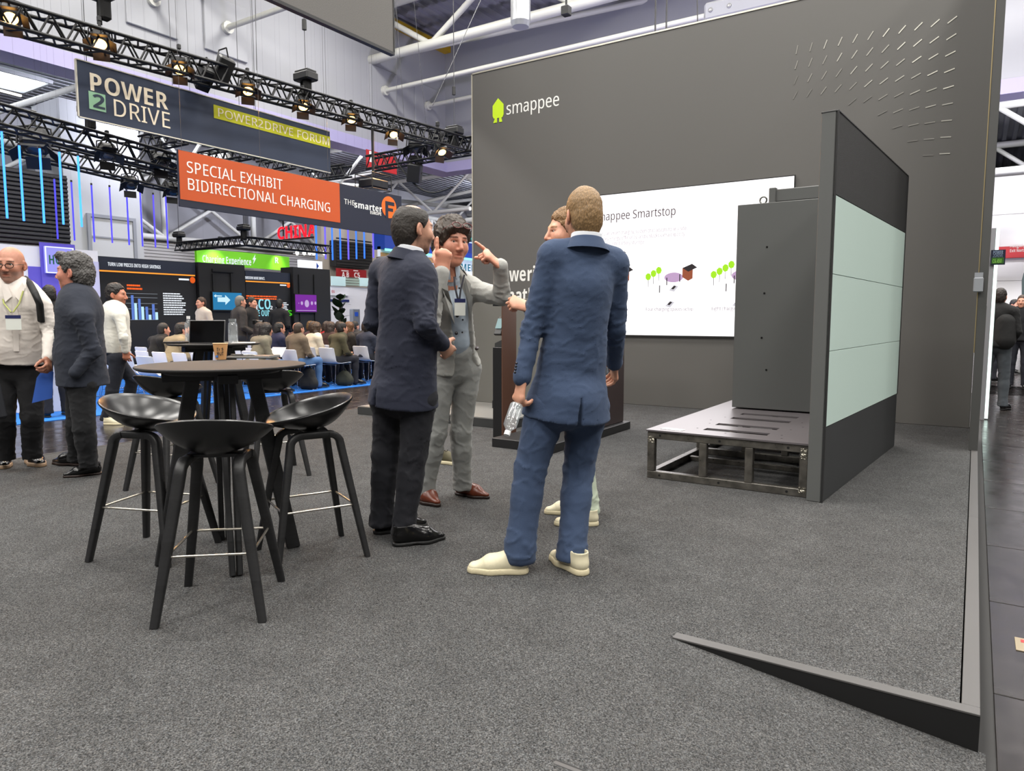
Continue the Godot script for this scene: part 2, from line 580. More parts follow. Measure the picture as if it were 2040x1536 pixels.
func roof_work(white: Material):
	var tw := M("tube_white")
	# wall plates with raking tie bars of the upper wall
	var k := 30
	var brace_z := -16.0
	for e in [[448, 57, 700, 0.36], [762, 182, 2600, 0.1], [848, 212, 2600, 0.09], [300, 2, 300, 0.1]]:
		var p := gx(e[0], e[1], -24.0)
		var b := B.new()
		b.span(p + Vector3(-0.1, -1.0, 0.9), p + Vector3(0.1, 1.0, -0.9), 0.02)
		var pl := struct("trim_%d" % k, b, M("hall_white"), "white square anchor plate with a tie bar on the upper wall")
		b = B.new()
		b.tube([p, p + Vector3((gz(1404, 27, p.z).x - p.x) if k == 31 else (9.0 if k == 32 else 14.0), 0, 0)], 0.1, 12)
		if k == 31: brace_z = p.z
		b.tube([p + Vector3(0.1, 0, 0), p + Vector3(0.25, 0, 0)], 0.22, 12)
		part("tie_bar", b, tw, pl)
		k += 1
	# roof girders across the high roof
	for z in [-16.0, -25.0]:
		var b := B.new()
		truss_tubes(b, Vector3(-24, 15.2, z), Vector3(33, 15.2, z), 2.2, 8, 0.17)
		b.tube([Vector3(-24, 13.0, z), Vector3(-12, 15.2, z - 6)], 0.14, 8)
		b.tube([Vector3(-12, 13.0, z), Vector3(0, 15.2, z - 6)], 0.14, 8)
		b.tube([Vector3(0, 13.0, z), Vector3(12, 15.2, z - 6)], 0.14, 8)
		struct("trim_%d" % k, b, tw, "white tubular girder under the high hall roof")
		k += 1
	# yellow crane rail along the foot of the high roof
	var b := B.new()
	b.span(Vector3(-24.0, 14.9, -12), Vector3(-23.6, 15.2, -30.5))
	struct("trim_%d" % k, b, M("rail_yellow", Color(0.75, 0.6, 0.08), 0.5), "yellow crane rail high along the upper wall")
	# big white brace with a clevis over the stand's back wall
	var p0 := gz(1412, 24, brace_z); var p1 := p0; var p2 := p0 + Vector3(5.0, 0, 0)
	var t := thing("roof_brace", "white steel roof brace with bolted end above the dark back wall", "brace", p0)
	b = B.new()
	var dr := (p2 - p1).normalized()
	b.bar(p1 - p0 - dr * 0.15, p2 - p0, 0.24, 0.62, Vector3.UP, 0.08)
	part("beam", b, M("hall_white"), t)
	for q in [0.1, 0.75]:
		b = B.new()
		b.ball(p1 - p0 + dr * q + Vector3(0, 0, 0.13), Vector3(0.08, 0.08, 0.04), 8)
		part("bolt", b, M("bolt_grey", Color(0.6, 0.6, 0.6), 0.4, 0.6), t)
	# round roof fitting and small sensor box
	var q := gz(1037, 30, -19.0)
	var v := thing("roof_duct", "short round silver duct end hanging from the high roof", "duct", q)
	b = B.new(); b.lathe([Vector2(0, -0.35), Vector2(0.25, -0.35), Vector2(0.3, -0.2), Vector2(0.3, 2.2), Vector2(0, 2.2)], Transform3D.IDENTITY, 24)
	part("duct_body", b, M("duct_silver", Color(0.7, 0.71, 0.72), 0.35, 0.7), v)
	var s := thing("sensor_box", "small black box lamp under the roof girder", "sensor", gz(1128, 22, -19.0))
	b = B.new(); b.box(Transform3D.IDENTITY, Vector3(0.24, 0.26, 0.24), 0.02)
	part("box_body", b, M("rig_black", Color(0.035, 0.035, 0.04), 0.5), s)
	b = B.new(); b.tube([Vector3(0, 0.1, 0), Vector3(0, 15.5 - s.position.y, 0)], 0.03, 6)
	part("stem", b, M("rig_black"), s)

# ---------------------------------------------------------------- the stand
func carpet() -> StandardMaterial3D:
	if mats.has("carpet"): return mats["carpet"]
	var m := M("carpet", Color(1, 1, 1), 1.0)
	m.albedo_texture = speckle("carpet_fibre", 1024, 0.08, 0.44)
	m.uv1_world_triplanar = true
	m.uv1_scale = Vector3.ONE * 0.34
	m.heightmap_enabled = true
	m.heightmap_texture = m.albedo_texture
	m.heightmap_scale = 0.35
	m.metallic_specular = 0.2
	return m

func stand():
	var cp := carpet()
	var L := -6.92; var R := 0.075; var BK := -9.42; var FR := 6.0
	var r0 := -0.93; var z0 := -2.54; var z1 := -1.62
	var b := B.new()
	var y := -0.125
	b.span(Vector3(L, y, FR), Vector3(r0, 0, BK))
	b.span(Vector3(r0, y, z0), Vector3(R - 0.055, 0, BK))
	b.span(Vector3(r0, y, FR), Vector3(R - 0.055, 0, z1))
	var f := struct("floor_stand", b, cp, "grey speckled carpet on the raised stand floor")
	# ramp let into the right-hand edge
	b = B.new()
	b.quad(Vector3(r0, 0, z1), Vector3(R + 0.02, -0.122, z1), Vector3(R + 0.02, -0.122, z0), Vector3(r0, 0, z0))
	b.quad(Vector3(r0, -0.13, z0), Vector3(R + 0.02, -0.13, z0), Vector3(R + 0.02, -0.13, z1), Vector3(r0, -0.13, z1))
	part("ramp_carpet", b, cp, f)
	var black := M("skirt_black", Color(0.03, 0.03, 0.032), 0.6)
	b = B.new()
	b.prism(PackedVector2Array([Vector2(r0, -0.001), Vector2(R, -0.125), Vector2(R, -0.0015)]), 0.012, X(Vector3(0, 0, z0 + 0.012)))
	b.prism(PackedVector2Array([Vector2(r0, -0.001), Vector2(R, -0.125), Vector2(R, -0.0015)]), 0.012, X(Vector3(0, 0, z1)))
	part("ramp_side", b, black, f)
	var trimm := M("trim_grey", Color(0.29, 0.283, 0.28), 0.5, 0.1)
	b = B.new()
	b.span(Vector3(r0 + 0.02, -0.004, z0 + 0.014), Vector3(R, 0.004, z0 - 0.034), 0.0015)
	b.span(Vector3(r0 + 0.02, -0.004, z1 + 0.012), Vector3(R, 0.003, z1 - 0.002), 0.0015)
	part("ramp_trim", b, trimm, f)
	b = B.new()
	b.span(Vector3(R - 0.05, -0.004, z0 - 0.036), Vector3(R, 0.004, -5.1), 0.0015)
	b.span(Vector3(R - 0.05, -0.004, -5.104), Vector3(R, 0.004, BK), 0.0015)
	b.span(Vector3(R - 0.05, -0.004, FR), Vector3(R, 0.004, z1 + 0.036), 0.0015)
	part("edge_trim", b, trimm, f)
	b = B.new()
	b.span(Vector3(R - 0.012, -0.125, z0), Vector3(R - 0.002, -0.004, BK))
	b.span(Vector3(R - 0.012, -0.125, FR), Vector3(R - 0.002, -0.004, z1))
	b.span(Vector3(L - 0.01, -0.125, FR), Vector3(L, -0.004, BK))
	part("edge_skirt", b, black, f)
	b = B.new()
	b.span(Vector3(L - 0.006, -0.003, FR), Vector3(L + 0.03, 0.003, BK), 0.001)
	part("edge_trim", b, M("trim_dark", Color(0.12, 0.115, 0.11), 0.5), f)
	back_wall()
	display_wall()
	steel_base()
	charger_display()

func back_wall():
	var Z := -9.27
	var wall := M("wall_grey", Color(0.35, 0.343, 0.332), 0.5)
	wall.heightmap_enabled = true
	wall.heightmap_texture = grain("wall_skin", 256, 0.06, 0.4, 0.6, 3)
	wall.heightmap_scale = 0.05
	wall.uv1_scale = Vector3.ONE * 2.0
	var t := thing("exhibition_wall", "tall dark grey exhibition wall with white and lime logo lettering", "wall", Vector3(0, 0, Z))
	var b := B.new()
	# boards of the stretched wall, butted edge to edge
	b.span(Vector3(-6.75, 0.0, 0), Vector3(0.0, 4.965, -0.1), 0.004)
	part("wall_board", b, wall, t)
	b = B.new()
	b.span(Vector3(-6.77, 4.965, 0.01), Vector3(0.0, 4.985, -0.11))
	b.span(Vector3(-6.77, 0, 0.01), Vector3(-6.75, 4.985, -0.11))
	part("edge_profile", b, M("edge_alu", Color(0.8, 0.78, 0.72), 0.35, 0.6), t)
	var white := M("print_white", Color(0.9, 0.9, 0.88), 0.6)
	var wm := text(t, "smappee", 0.13, Vector3(-6.13, 4.355, 0.003), white, 0.91)
	wm.scale.y *= 1.42
	# lime house mark with two feet
	b = B.new()
	b.prism(PackedVector2Array([Vector2(-0.08, -0.02), Vector2(-0.1, 0.02), Vector2(-0.1, 0.17), Vector2(0, 0.27), Vector2(0.1, 0.17), Vector2(0.1, 0.02), Vector2(0.08, -0.02), Vector2(0.06, -0.02), Vector2(0.075, -0.085), Vector2(0.02, -0.085), Vector2(0.02, -0.02), Vector2(-0.02, -0.02), Vector2(-0.02, -0.085), Vector2(-0.09, -0.085), Vector2(-0.06, -0.02)]), 0.004, X(Vector3(-6.27, 4.265, 0.006)))
	part("house_logo", b, M("lime", Color(0.75, 0.88, 0.1), 0.6), t).set_meta("label", "lime green house logo")
	text(t, "Powering", 0.21, Vector3(-6.34, 1.87, 0.003), white, 1.0, true)
	text(t, "what's next", 0.21, Vector3(-6.3, 1.55, 0.003), white, 1.3, true)
	# printed field of short pale strokes that turn and fade towards the lower left
	for f in 4:
		b = B.new()
		var any := false
		for row in 9:
			for col in 11:
				var fade := 1.15 - (row * 0.075 + (10 - col) * 0.075 + maxf(0, row - 3) * (10 - col) * 0.035)
				var level := 3 if fade > 0.78 else (2 if fade > 0.52 else (1 if fade > 0.3 else (0 if fade > 0.12 else -1)))
				if level != f: continue
				var ang := deg_to_rad(clampf(34.0 + (10 - col) * 4.6 - row * 6.0, -4.0, 80.0))
				var p := Vector3(-0.38 - (10 - col) * 0.158, 4.4 - row * 0.175, 0.0035)
				b.box(Transform3D(Basis(Vector3(0, 0, 1), ang), p), Vector3(0.1, 0.011, 0.003))
				any = true
		if any: part("printed_strokes", b, M("stroke_%d" % f, Color(0.35, 0.343, 0.332).lerp(Color(0.88, 0.87, 0.82), [0.14, 0.34, 0.62, 0.95][f]), 0.6), t)
	# thin side return at the right end of the wall
	var sw := thing("side_wall", "narrow dark grey side wall edge at the right end of the stand", "wall", Vector3(0, 0, -7.7))
	b = B.new()
	b.span(Vector3(0.004, 0, 0), Vector3(0.075, 5.3, -1.67), 0.003)
	part("wall_board", b, M("side_grey", Color(0.25, 0.25, 0.245), 0.6), sw)
	b = B.new()
	b.span(Vector3(-0.004, 0.9, 0.004), Vector3(0.004, 5.3, -0.01))
	part("edge_profile", b, M("edge_brass", Color(0.62, 0.56, 0.42), 0.35, 0.7), sw)
	var lf := thing("leaflet_holder", "small clear leaflet holder on the side wall edge", "holder", gz(1950, 562, -7.69))
	b = B.new()
	b.span(Vector3(-0.035, -0.085, 0), Vector3(0.03, 0.085, 0.006))
	b.span(Vector3(-0.04, -0.09, 0.01), Vector3(0.035, 0.04, 0.04), 0.008)
	part("pocket", b, M("pocket_white", Color(0.55, 0.56, 0.58), 0.25), lf)
	screen(Z)

func screen(Z: float):
	var x0 := -4.85; var x1 := -1.93; var y0 := 0.975; var y1 := 2.92
	var t := thing("led_screen", "large white video screen with charging diagrams on the dark wall", "screen", Vector3(x0, y0, Z + 0.0125))
	var w := x1 - x0; var h := y1 - y0
	var b := B.new()
	b.span(Vector3(0, 0, 0.0), Vector3(w, h, 0.02))
	part("screen_panel", b, glow("screen_white", Color(1, 0.985, 0.99), 1.35), t)
	b = B.new()
	for e in [[-0.012, -0.012, w + 0.012, 0.0], [-0.012, h, w + 0.012, h + 0.012]]: b.span(Vector3(e[0], e[1], 0), Vector3(e[2], e[3], 0.025))
	for e in [[-0.012, 0.0, 0.0, h], [w, 0.0, w + 0.012, h]]: b.span(Vector3(e[0], e[1], 0), Vector3(e[2], e[3], 0.025))
	part("bezel", b, M("bezel", Color(0.12, 0.12, 0.12), 0.5), t)
	var l := AreaLight3D.new()
	l.name = "screen_light"
	l.area_size = Vector2(w, h)
	l.light_energy = 3.2
	l.light_color = Color(1, 0.98, 0.99)
	l.area_range = 60.0
	l.area_attenuation = 2.0
	l.shadow_enabled = true
	l.rotation.y = PI
	l.position = Vector3(w / 2, h / 2, 0.06)
	t.add_child(l)
	var ink := glow("screen_ink", Color(0.2, 0.1, 0.13), 1.0)
	var soft := glow("screen_grey", Color(0.62, 0.56, 0.6), 1.0)
	var zz := 0.0225
	text(t, "Smappee Smartstop", 0.115, Vector3(-4.62 - x0, 2.625 - y0, zz), ink, 1.2)
	var lines := ["A modular smart charging system that adapts to any site,", "optimises energy efficiency, and unlocks extra capacity", "through on-site battery storage."]
	for k in 3: text(t, lines[k], 0.05, Vector3(-4.62 - x0, 2.39 - y0 - k * 0.072, zz), soft, [1.37, 1.34, 0.78][k])
	text(t, "Two charging spaces setup", 0.045, Vector3(-4.72 - x0, 1.33 - y0, zz), glow("screen_mid", Color(0.4, 0.32, 0.38), 1.0), 0.64)
	text(t, "Four charging spaces setup", 0.045, Vector3(-3.81 - x0, 1.33 - y0, zz), mats["screen_mid"], 0.66)
	text(t, "Eight charging spaces setup", 0.045, Vector3(-2.9 - x0, 1.33 - y0, zz), mats["screen_mid"], 0.68)
	for k in 3: diagram(t, Vector3(-4.32 + k * 0.9 - x0, 1.75 - y0, zz), 2 + k)

func diagram(t: Node3D, c: Vector3, trees: int):
	var lime := glow("scr_lime", Color(0.6, 0.85, 0.02), 1.0)
	var lil := glow("scr_lilac", Color(0.7, 0.58, 0.72), 1.0)
	var dark := glow("scr_dark", Color(0.1, 0.07, 0.09), 1.0)
	var brown := glow("scr_brown", Color(0.55, 0.27, 0.15), 1.0)
	var b := B.new()
	b.disc(c + Vector3(0.0, 0.0, 0.001), 0.13, 0.065, 0.002, 28)
	part("charging_zone", b, lil, t)
	for k in trees:
		var q := c + Vector3(-0.36 + k * 0.075, 0.02 + k * 0.04, 0.002)
		b = B.new(); b.span(q + Vector3(-0.003, -0.14, -0.003), q + Vector3(0.003, -0.04, -0.001))
		part("trunk_icon", b, dark, t)
		b = B.new(); b.disc(q, 0.042, 0.05, 0.002, 7)
		part("tree_icon", b, lime, t)
	for q in [Vector3(-0.2, -0.2, 0), Vector3(-0.1, -0.1, 0.001), Vector3(0.08, -0.06, 0.001)]:
		b = B.new(); b.span(c + q, c + q + Vector3(0.012, 0.1, 0.003))
		part("charger_icon", b, dark, t)
	icon(t, "building_icon", brown, c + Vector3(0, 0, 0.002), [Vector2(0.12, 0.0), Vector2(0.2, -0.05), Vector2(0.26, -0.02), Vector2(0.26, 0.095), Vector2(0.2, 0.07), Vector2(0.12, 0.12)])
	icon(t, "roof_icon", dark, c + Vector3(0, 0, 0.004), [Vector2(0.12, 0.12), Vector2(0.2, 0.07), Vector2(0.32, 0.12), Vector2(0.25, 0.17)])
	for e in [[-0.06, -0.15], [-0.11, -0.36]]:
		var x: float = e[0]; var y: float = e[1]
		icon(t, "car_icon", glow("scr_car", Color(0.75, 0.74, 0.77), 1.0), c + Vector3(0, 0, 0.003), [Vector2(x, y - 0.02), Vector2(x + 0.07, y - 0.04), Vector2(x + 0.13, y + 0.03), Vector2(x + 0.07, y + 0.05)])
		icon(t, "car_roof_icon", dark, c + Vector3(0, 0, 0.005), [Vector2(x + 0.03, y + 0.0), Vector2(x + 0.06, y - 0.01), Vector2(x + 0.1, y + 0.03), Vector2(x + 0.07, y + 0.04)])
func icon(t: Node3D, called: String, m: Material, at: Vector3, pts: Array):
	var b := B.new()
	b.prism(PackedVector2Array(pts), 0.002, X(at))
	part(called, b, m, t)

func display_wall():
	# free-standing display wall with three mint panels, turned four degrees off the stand
	var turn := atan2(0.2, 2.6)
	var t := thing("display_wall", "free-standing dark display wall with three pale mint panels", "display", Vector3(-0.79, 0, -4.97), -turn)
	var dark := M("totem_grey", Color(0.335, 0.34, 0.335), 0.55)
	var mesh := M("totem_black", Color(0.1, 0.098, 0.1), 0.75)
	mesh.heightmap_enabled = true
	mesh.heightmap_texture = grain("fine_dots", 256, 0.2, 0.0, 1.0, 1)
	mesh.heightmap_scale = 0.2
	mesh.uv1_scale = Vector3.ONE * 5.0
	var Ln := 2.62; var H := 2.51; var th := 0.1
	var b := B.new()
	b.span(Vector3(-th, 0, 0.0), Vector3(-0.012, H, -Ln), 0.004)
	part("wall_body", b, dark, t)
	b = B.new()
	b.span(Vector3(-0.012, 2.0, -0.004), Vector3(0, H - 0.004, -Ln + 0.004))
	part("top_fascia", b, mesh, t)
	b = B.new()
	b.span(Vector3(-0.012, 0.004, -0.004), Vector3(0, 0.5, -Ln + 0.004))
	part("kick_panel", b, M("totem_kick", Color(0.15, 0.155, 0.16), 0.6), t)
	var mint := M("mint", Color(0.71, 0.785, 0.755), 0.45)
	for k in 3:
		b = B.new()
		b.span(Vector3(-0.012, 0.505 + k * 0.497, -0.02), Vector3(0.002, 0.505 + (k + 1) * 0.497 - 0.004, -Ln + 0.02), 0.001)
		part("mint_panel", b, mint, t)
	b = B.new()
	b.span(Vector3(-th - 0.002, H - 0.004, 0.002), Vector3(0.004, H + 0.006, -Ln), 0.002)
	b.span(Vector3(-0.006, 0, 0.003), Vector3(0.004, H, -0.014), 0.001)
	b.span(Vector3(-0.006, 0.5, -Ln + 0.014), Vector3(0.006, H, -Ln - 0.003), 0.001)
	part("edge_profile", b, M("totem_edge", Color(0.12, 0.12, 0.12), 0.5), t)
	# grey steel cabinet behind it
	var c := thing("steel_cabinet", "tall grey steel cabinet standing on the bare steel base", "cabinet", Vector3(-1.87, 0.385, -6.65))
	b = B.new()
	b.span(Vector3(0, 0, 0), Vector3(0.82, 1.85, -0.7), 0.004)
	part("cabinet_body", b, M("cabinet_grey", Color(0.3, 0.305, 0.3), 0.5), c)
	for e in [[0.27, 1.46], [0.26, 1.05], [0.25, 0.65], [0.3, 0.36]]:
		b = B.new()
		b.disc(Vector3(e[0], e[1], 0.003), 0.009, 0.009, 0.004, 10)
		part("screw", b, M("screw_dark", Color(0.05, 0.05, 0.05), 0.4, 0.5), c)
	b = B.new()
	b.span(Vector3(0.28, 1.86, -0.06), Vector3(0.9, 1.97, -0.2), 0.006)
	b.span(Vector3(0.26, 1.85, -0.04), Vector3(0.32, 1.985, -0.22), 0.006)
	part("lifting_beam", b, M("cabinet_grey"), c)
	b = B.new()
	var pts := []
	for k in 13: pts.append(Vector3(0.2 + cos(TAU * k / 12) * 0.03, 1.89 + sin(TAU * k / 12) * 0.03, -0.1))
	b.tube(pts, 0.008, 6)
	part("eye_bolt", b, M("bolt_steel", Color(0.5, 0.5, 0.48), 0.3, 0.9), c)

func steel_base():
	# welded square-tube frame with a slotted cover plate
	var t := thing("steel_base_frame", "low bare welded steel frame with a slotted cover plate", "frame", Vector3(-2.05, 0, -5.05))
	var st := M("raw_steel", Color(0.44, 0.425, 0.4), 0.4, 0.5)
	st.albedo_texture = grain("steel_mill", 256, 0.02, 0.62, 1.0, 4)
	st.roughness_texture = grain("steel_rough", 256, 0.03, 0.6, 1.0, 3)
	st.uv1_scale = Vector3.ONE * 1.6
	var W := 1.15; var D := 2.3; var H := 0.36; var s := 0.055
	for x in [0.0, 0.4, 0.73, W - s]:
		for z in [0.0, -1.15, -D + s]:
			var b := B.new()
			b.span(Vector3(x, s, z), Vector3(x + s, H - s, z - s), 0.004)
			part("post", b, st, t)
	for y in [0.0, H - s]:
		for z in [0.0, -1.15, -D + s]:
			var b := B.new()
			b.span(Vector3(0, y, z), Vector3(W, y + s, z - s), 0.004)
			part("cross_rail", b, st, t)
		for x in [0.0, W - s]:
			for e in [[-s, -1.15], [-1.15 - s, -D + s]]:
				var b := B.new()
				b.span(Vector3(x, y, e[0]), Vector3(x + s, y + s, e[1]), 0.004)
				part("side_rail", b, st, t)
	for z in [-0.8]:
		var b := B.new()
		b.span(Vector3(s, 0.0, z), Vector3(W - s, 0.04, z - 0.04), 0.003)
		part("floor_rail", b, st, t)
	# bright weld patches at the corners
	var wl := M("weld_bright", Color(0.62, 0.6, 0.55), 0.3, 0.9)
	wl.heightmap_enabled = true
	wl.heightmap_texture = grain("weld_relief", 128, 0.08, 0.0, 1.0, 3)
	wl.heightmap_scale = 1.0
	wl.uv1_scale = Vector3.ONE * 4.0
	for e in [[0.01, H - s - 0.03, 0.045, 0.05], [W - s + 0.008, H - s - 0.04, 0.04, 0.07], [W - s, 0.03, 0.05, 0.04]]:
		var b := B.new()
		b.span(Vector3(e[0], e[1], 0.0015), Vector3(e[0] + e[2], e[1] + e[3], -0.002))
		part("weld", b, wl, t)
	for e in [[0.1, H - 0.028], [0.55, H - 0.028], [1.02, H - 0.028], [0.1, 0.028], [0.55, 0.028], [1.02, 0.028]]:
		var hb := B.new()
		hb.disc(Vector3(e[0], e[1], 0.0015), 0.009, 0.009, 0.004, 10)
		part("bolt_hole", hb, M("hole_black", Color(0.01, 0.01, 0.01), 0.8), t)
	# cover plate, cut into strips around its four slots
	var pl := M("cover_plate", Color(0.4, 0.38, 0.39), 0.34, 0.3)
	var b := B.new()
	var y0 := H; var y1 := H + 0.012
	var x0 := 0.36; var x1 := 0.83
	var slots := [[-0.2, -0.31], [-0.5, -0.61], [-0.92, -1.03], [-1.22, -1.33]]
	b.span(Vector3(-0.01, y0, 0.01), Vector3(x0, y1, -D))
	b.span(Vector3(x1, y0, 0.01), Vector3(W + 0.01, y1, -D))
	var z := 0.01
	for q in slots:
		b.span(Vector3(x0, y0, z), Vector3(x1, y1, q[0]))
		z = q[1]
	b.span(Vector3(x0, y0, z), Vector3(x1, y1, -D))
	part("cover_plate", b, pl, t)
	for e in [[0.3, -0.26], [0.92, -0.26], [0.3, -0.56], [0.92, -0.56], [0.3, -0.98], [0.92, -0.98], [0.25, -0.75], [0.97, -0.75], [0.55, -0.14], [0.95, -0.12]]:
		b = B.new()
		b.lathe([Vector2(0.008, y1 + 0.0006), Vector2(0, y1 + 0.0007)], X(Vector3(e[0], 0, e[1])), 10)
		part("plate_hole", b, M("hole_black"), t)
	var n := thing("paper_note", "small white paper note on the steel cover plate", "paper", Vector3(-1.97, y1 + 0.001, -5.17), -0.15)
	b = B.new(); b.span(Vector3(-0.0, 0, 0.05), Vector3(0.17, 0.0015, -0.03))
	part("sheet", b, M("paper_white", Color(0.88, 0.88, 0.88), 0.8), n)

func charger_display():
	var blk := M("satin_black", Color(0.085, 0.085, 0.09), 0.42)
	var plate := M("plinth_grey", Color(0.2, 0.205, 0.205), 0.5)
	var deckm := M("plinth_top", Color(0.42, 0.42, 0.41), 0.6)
	# wide low plinth with back panel
	var t := thing("display_plinth", "wide low grey display plinth with an upright back panel", "plinth", Vector3(-6.5, 0, -6.42))
	var b := B.new()
	b.span(Vector3(0, 0, 0), Vector3(2.3, 0.1, -1.5), 0.004)
	part("plinth_base", b, plate, t)
	b = B.new(); b.span(Vector3(0.02, 0.1, -0.02), Vector3(2.28, 0.104, -1.48))
	part("plinth_top", b, deckm, t)
	b = B.new(); b.span(Vector3(0.7, 0.104, -1.2), Vector3(2.28, 1.45, -1.3), 0.004)
	part("back_panel", b, M("panel_warm", Color(0.4, 0.395, 0.375), 0.6), t)
	b = B.new(); b.span(Vector3(1.55, 0.104, -0.75), Vector3(1.85, 0.2, -0.95), 0.004)
	part("foot_block", b, blk, t)
	# tall black cabinet at the left end of the plinth
	var c := thing("black_cabinet", "tall black charging cabinet at the end of the low plinth", "cabinet", Vector3(-6.5, 0.105, -6.72))
	b = B.new(); b.span(Vector3(0.08, 0, 0), Vector3(0.5, 1.88, -0.5), 0.006)
	part("cabinet_body", b, M("cab_dark", Color(0.13, 0.13, 0.135), 0.5), c)
	b = B.new(); b.span(Vector3(0.14, 1.45, 0.003), Vector3(0.44, 1.8, -0.01), 0.003)
	part("cabinet_screen", b, M("gloss_black", Color(0.01, 0.01, 0.012), 0.12), c)
	# black post with charger shelf
	var p := thing("charger_post", "slim black charger post with a bronze side and shelf", "charger", Vector3(-4.05, 0, -5.88))
	b = B.new()
	b.span(Vector3(0, 0, 0), Vector3(0.11, 0.92, -0.2), 0.003)
	b.span(Vector3(0, 0.92, -0.16), Vector3(0.11, 1.41, -0.2), 0.003)
	b.span(Vector3(0, 1.33, 0), Vector3(0.11, 1.41, -0.2), 0.003)
	part("post_body", b, blk, p)
	b = B.new(); b.span(Vector3(0.11, 0, 0.004), Vector3(0.122, 1.42, -0.25), 0.001)
	part("bronze_side", b, M("bronze_print", Color(0.36, 0.25, 0.2), 0.4, 0.2), p)
	b = B.new(); b.prism(PackedVector2Array([Vector2(0, 0.92), Vector2(0.1, 0.92), Vector2(0.1, 1.0), Vector2(0.0, 0.96)]), 0.1, X(Vector3(0.005, 0, -0.03)))
	part("shelf", b, plate, p)
	var tb := thing("payment_terminal", "small tilted payment terminal glowing on the charger post shelf", "terminal", Vector3(-3.995, 1.13, -5.94))
	b = B.new(); b.box(X(Vector3.ZERO, Vector3(-0.5, 0, 0)), Vector3(0.09, 0.2, 0.035), 0.006)
	part("terminal_case", b, blk, tb)
	b = B.new(); b.box(X(Vector3(0, 0.028, 0.0165), Vector3(-0.5, 0, 0)), Vector3(0.07, 0.11, 0.004))
	part("terminal_screen", b, glow("terminal_glow", Color(0.55, 0.68, 0.68), 0.8), tb)
	# tall bronze totem on its own base, mostly behind the talking group
	var o := thing("charging_totem", "tall dark bronze charging totem on a black base plate", "totem", Vector3(-3.78, 0, -5.47))
	b = B.new(); b.span(Vector3(0, 0, 0), Vector3(0.66, 0.085, -1.72), 0.004)
	part("base_plate", b, M("base_black", Color(0.1, 0.1, 0.105), 0.45), o)
	b = B.new(); b.span(Vector3(0.28, 0.085, -0.75), Vector3(0.6, 1.92, -1.66), 0.006)
	part("totem_body", b, blk, o)
	b = B.new(); b.span(Vector3(0.6, 0.09, -0.76), Vector3(0.607, 1.915, -1.65), 0.002)
	part("totem_front", b, totem_print(), o)

# printed front: bronze at the top running into black, a flat poster print
func totem_print() -> StandardMaterial3D:
	var m := M("totem_print", Color(0.21, 0.165, 0.165), 0.4, 0.1)
	return m

# ---------------------------------------------------------------- furniture on the stand
func facing(dx: float, dd: float) -> float:
	return YAW + atan2(-dx, dd)
func black_wood() -> StandardMaterial3D:
	if mats.has("black_wood"): return mats["black_wood"]
	var m := M("black_wood", Color(0.11, 0.11, 0.115), 0.5)
	m.albedo_texture = grain("oak", 256, 0.05, 0.5, 1.0, 3, 6.0)
	m.heightmap_enabled = true
	m.heightmap_texture = m.albedo_texture
	m.heightmap_scale = 0.08
	m.uv1_scale = Vector3(4, 1.2, 4)
	return m

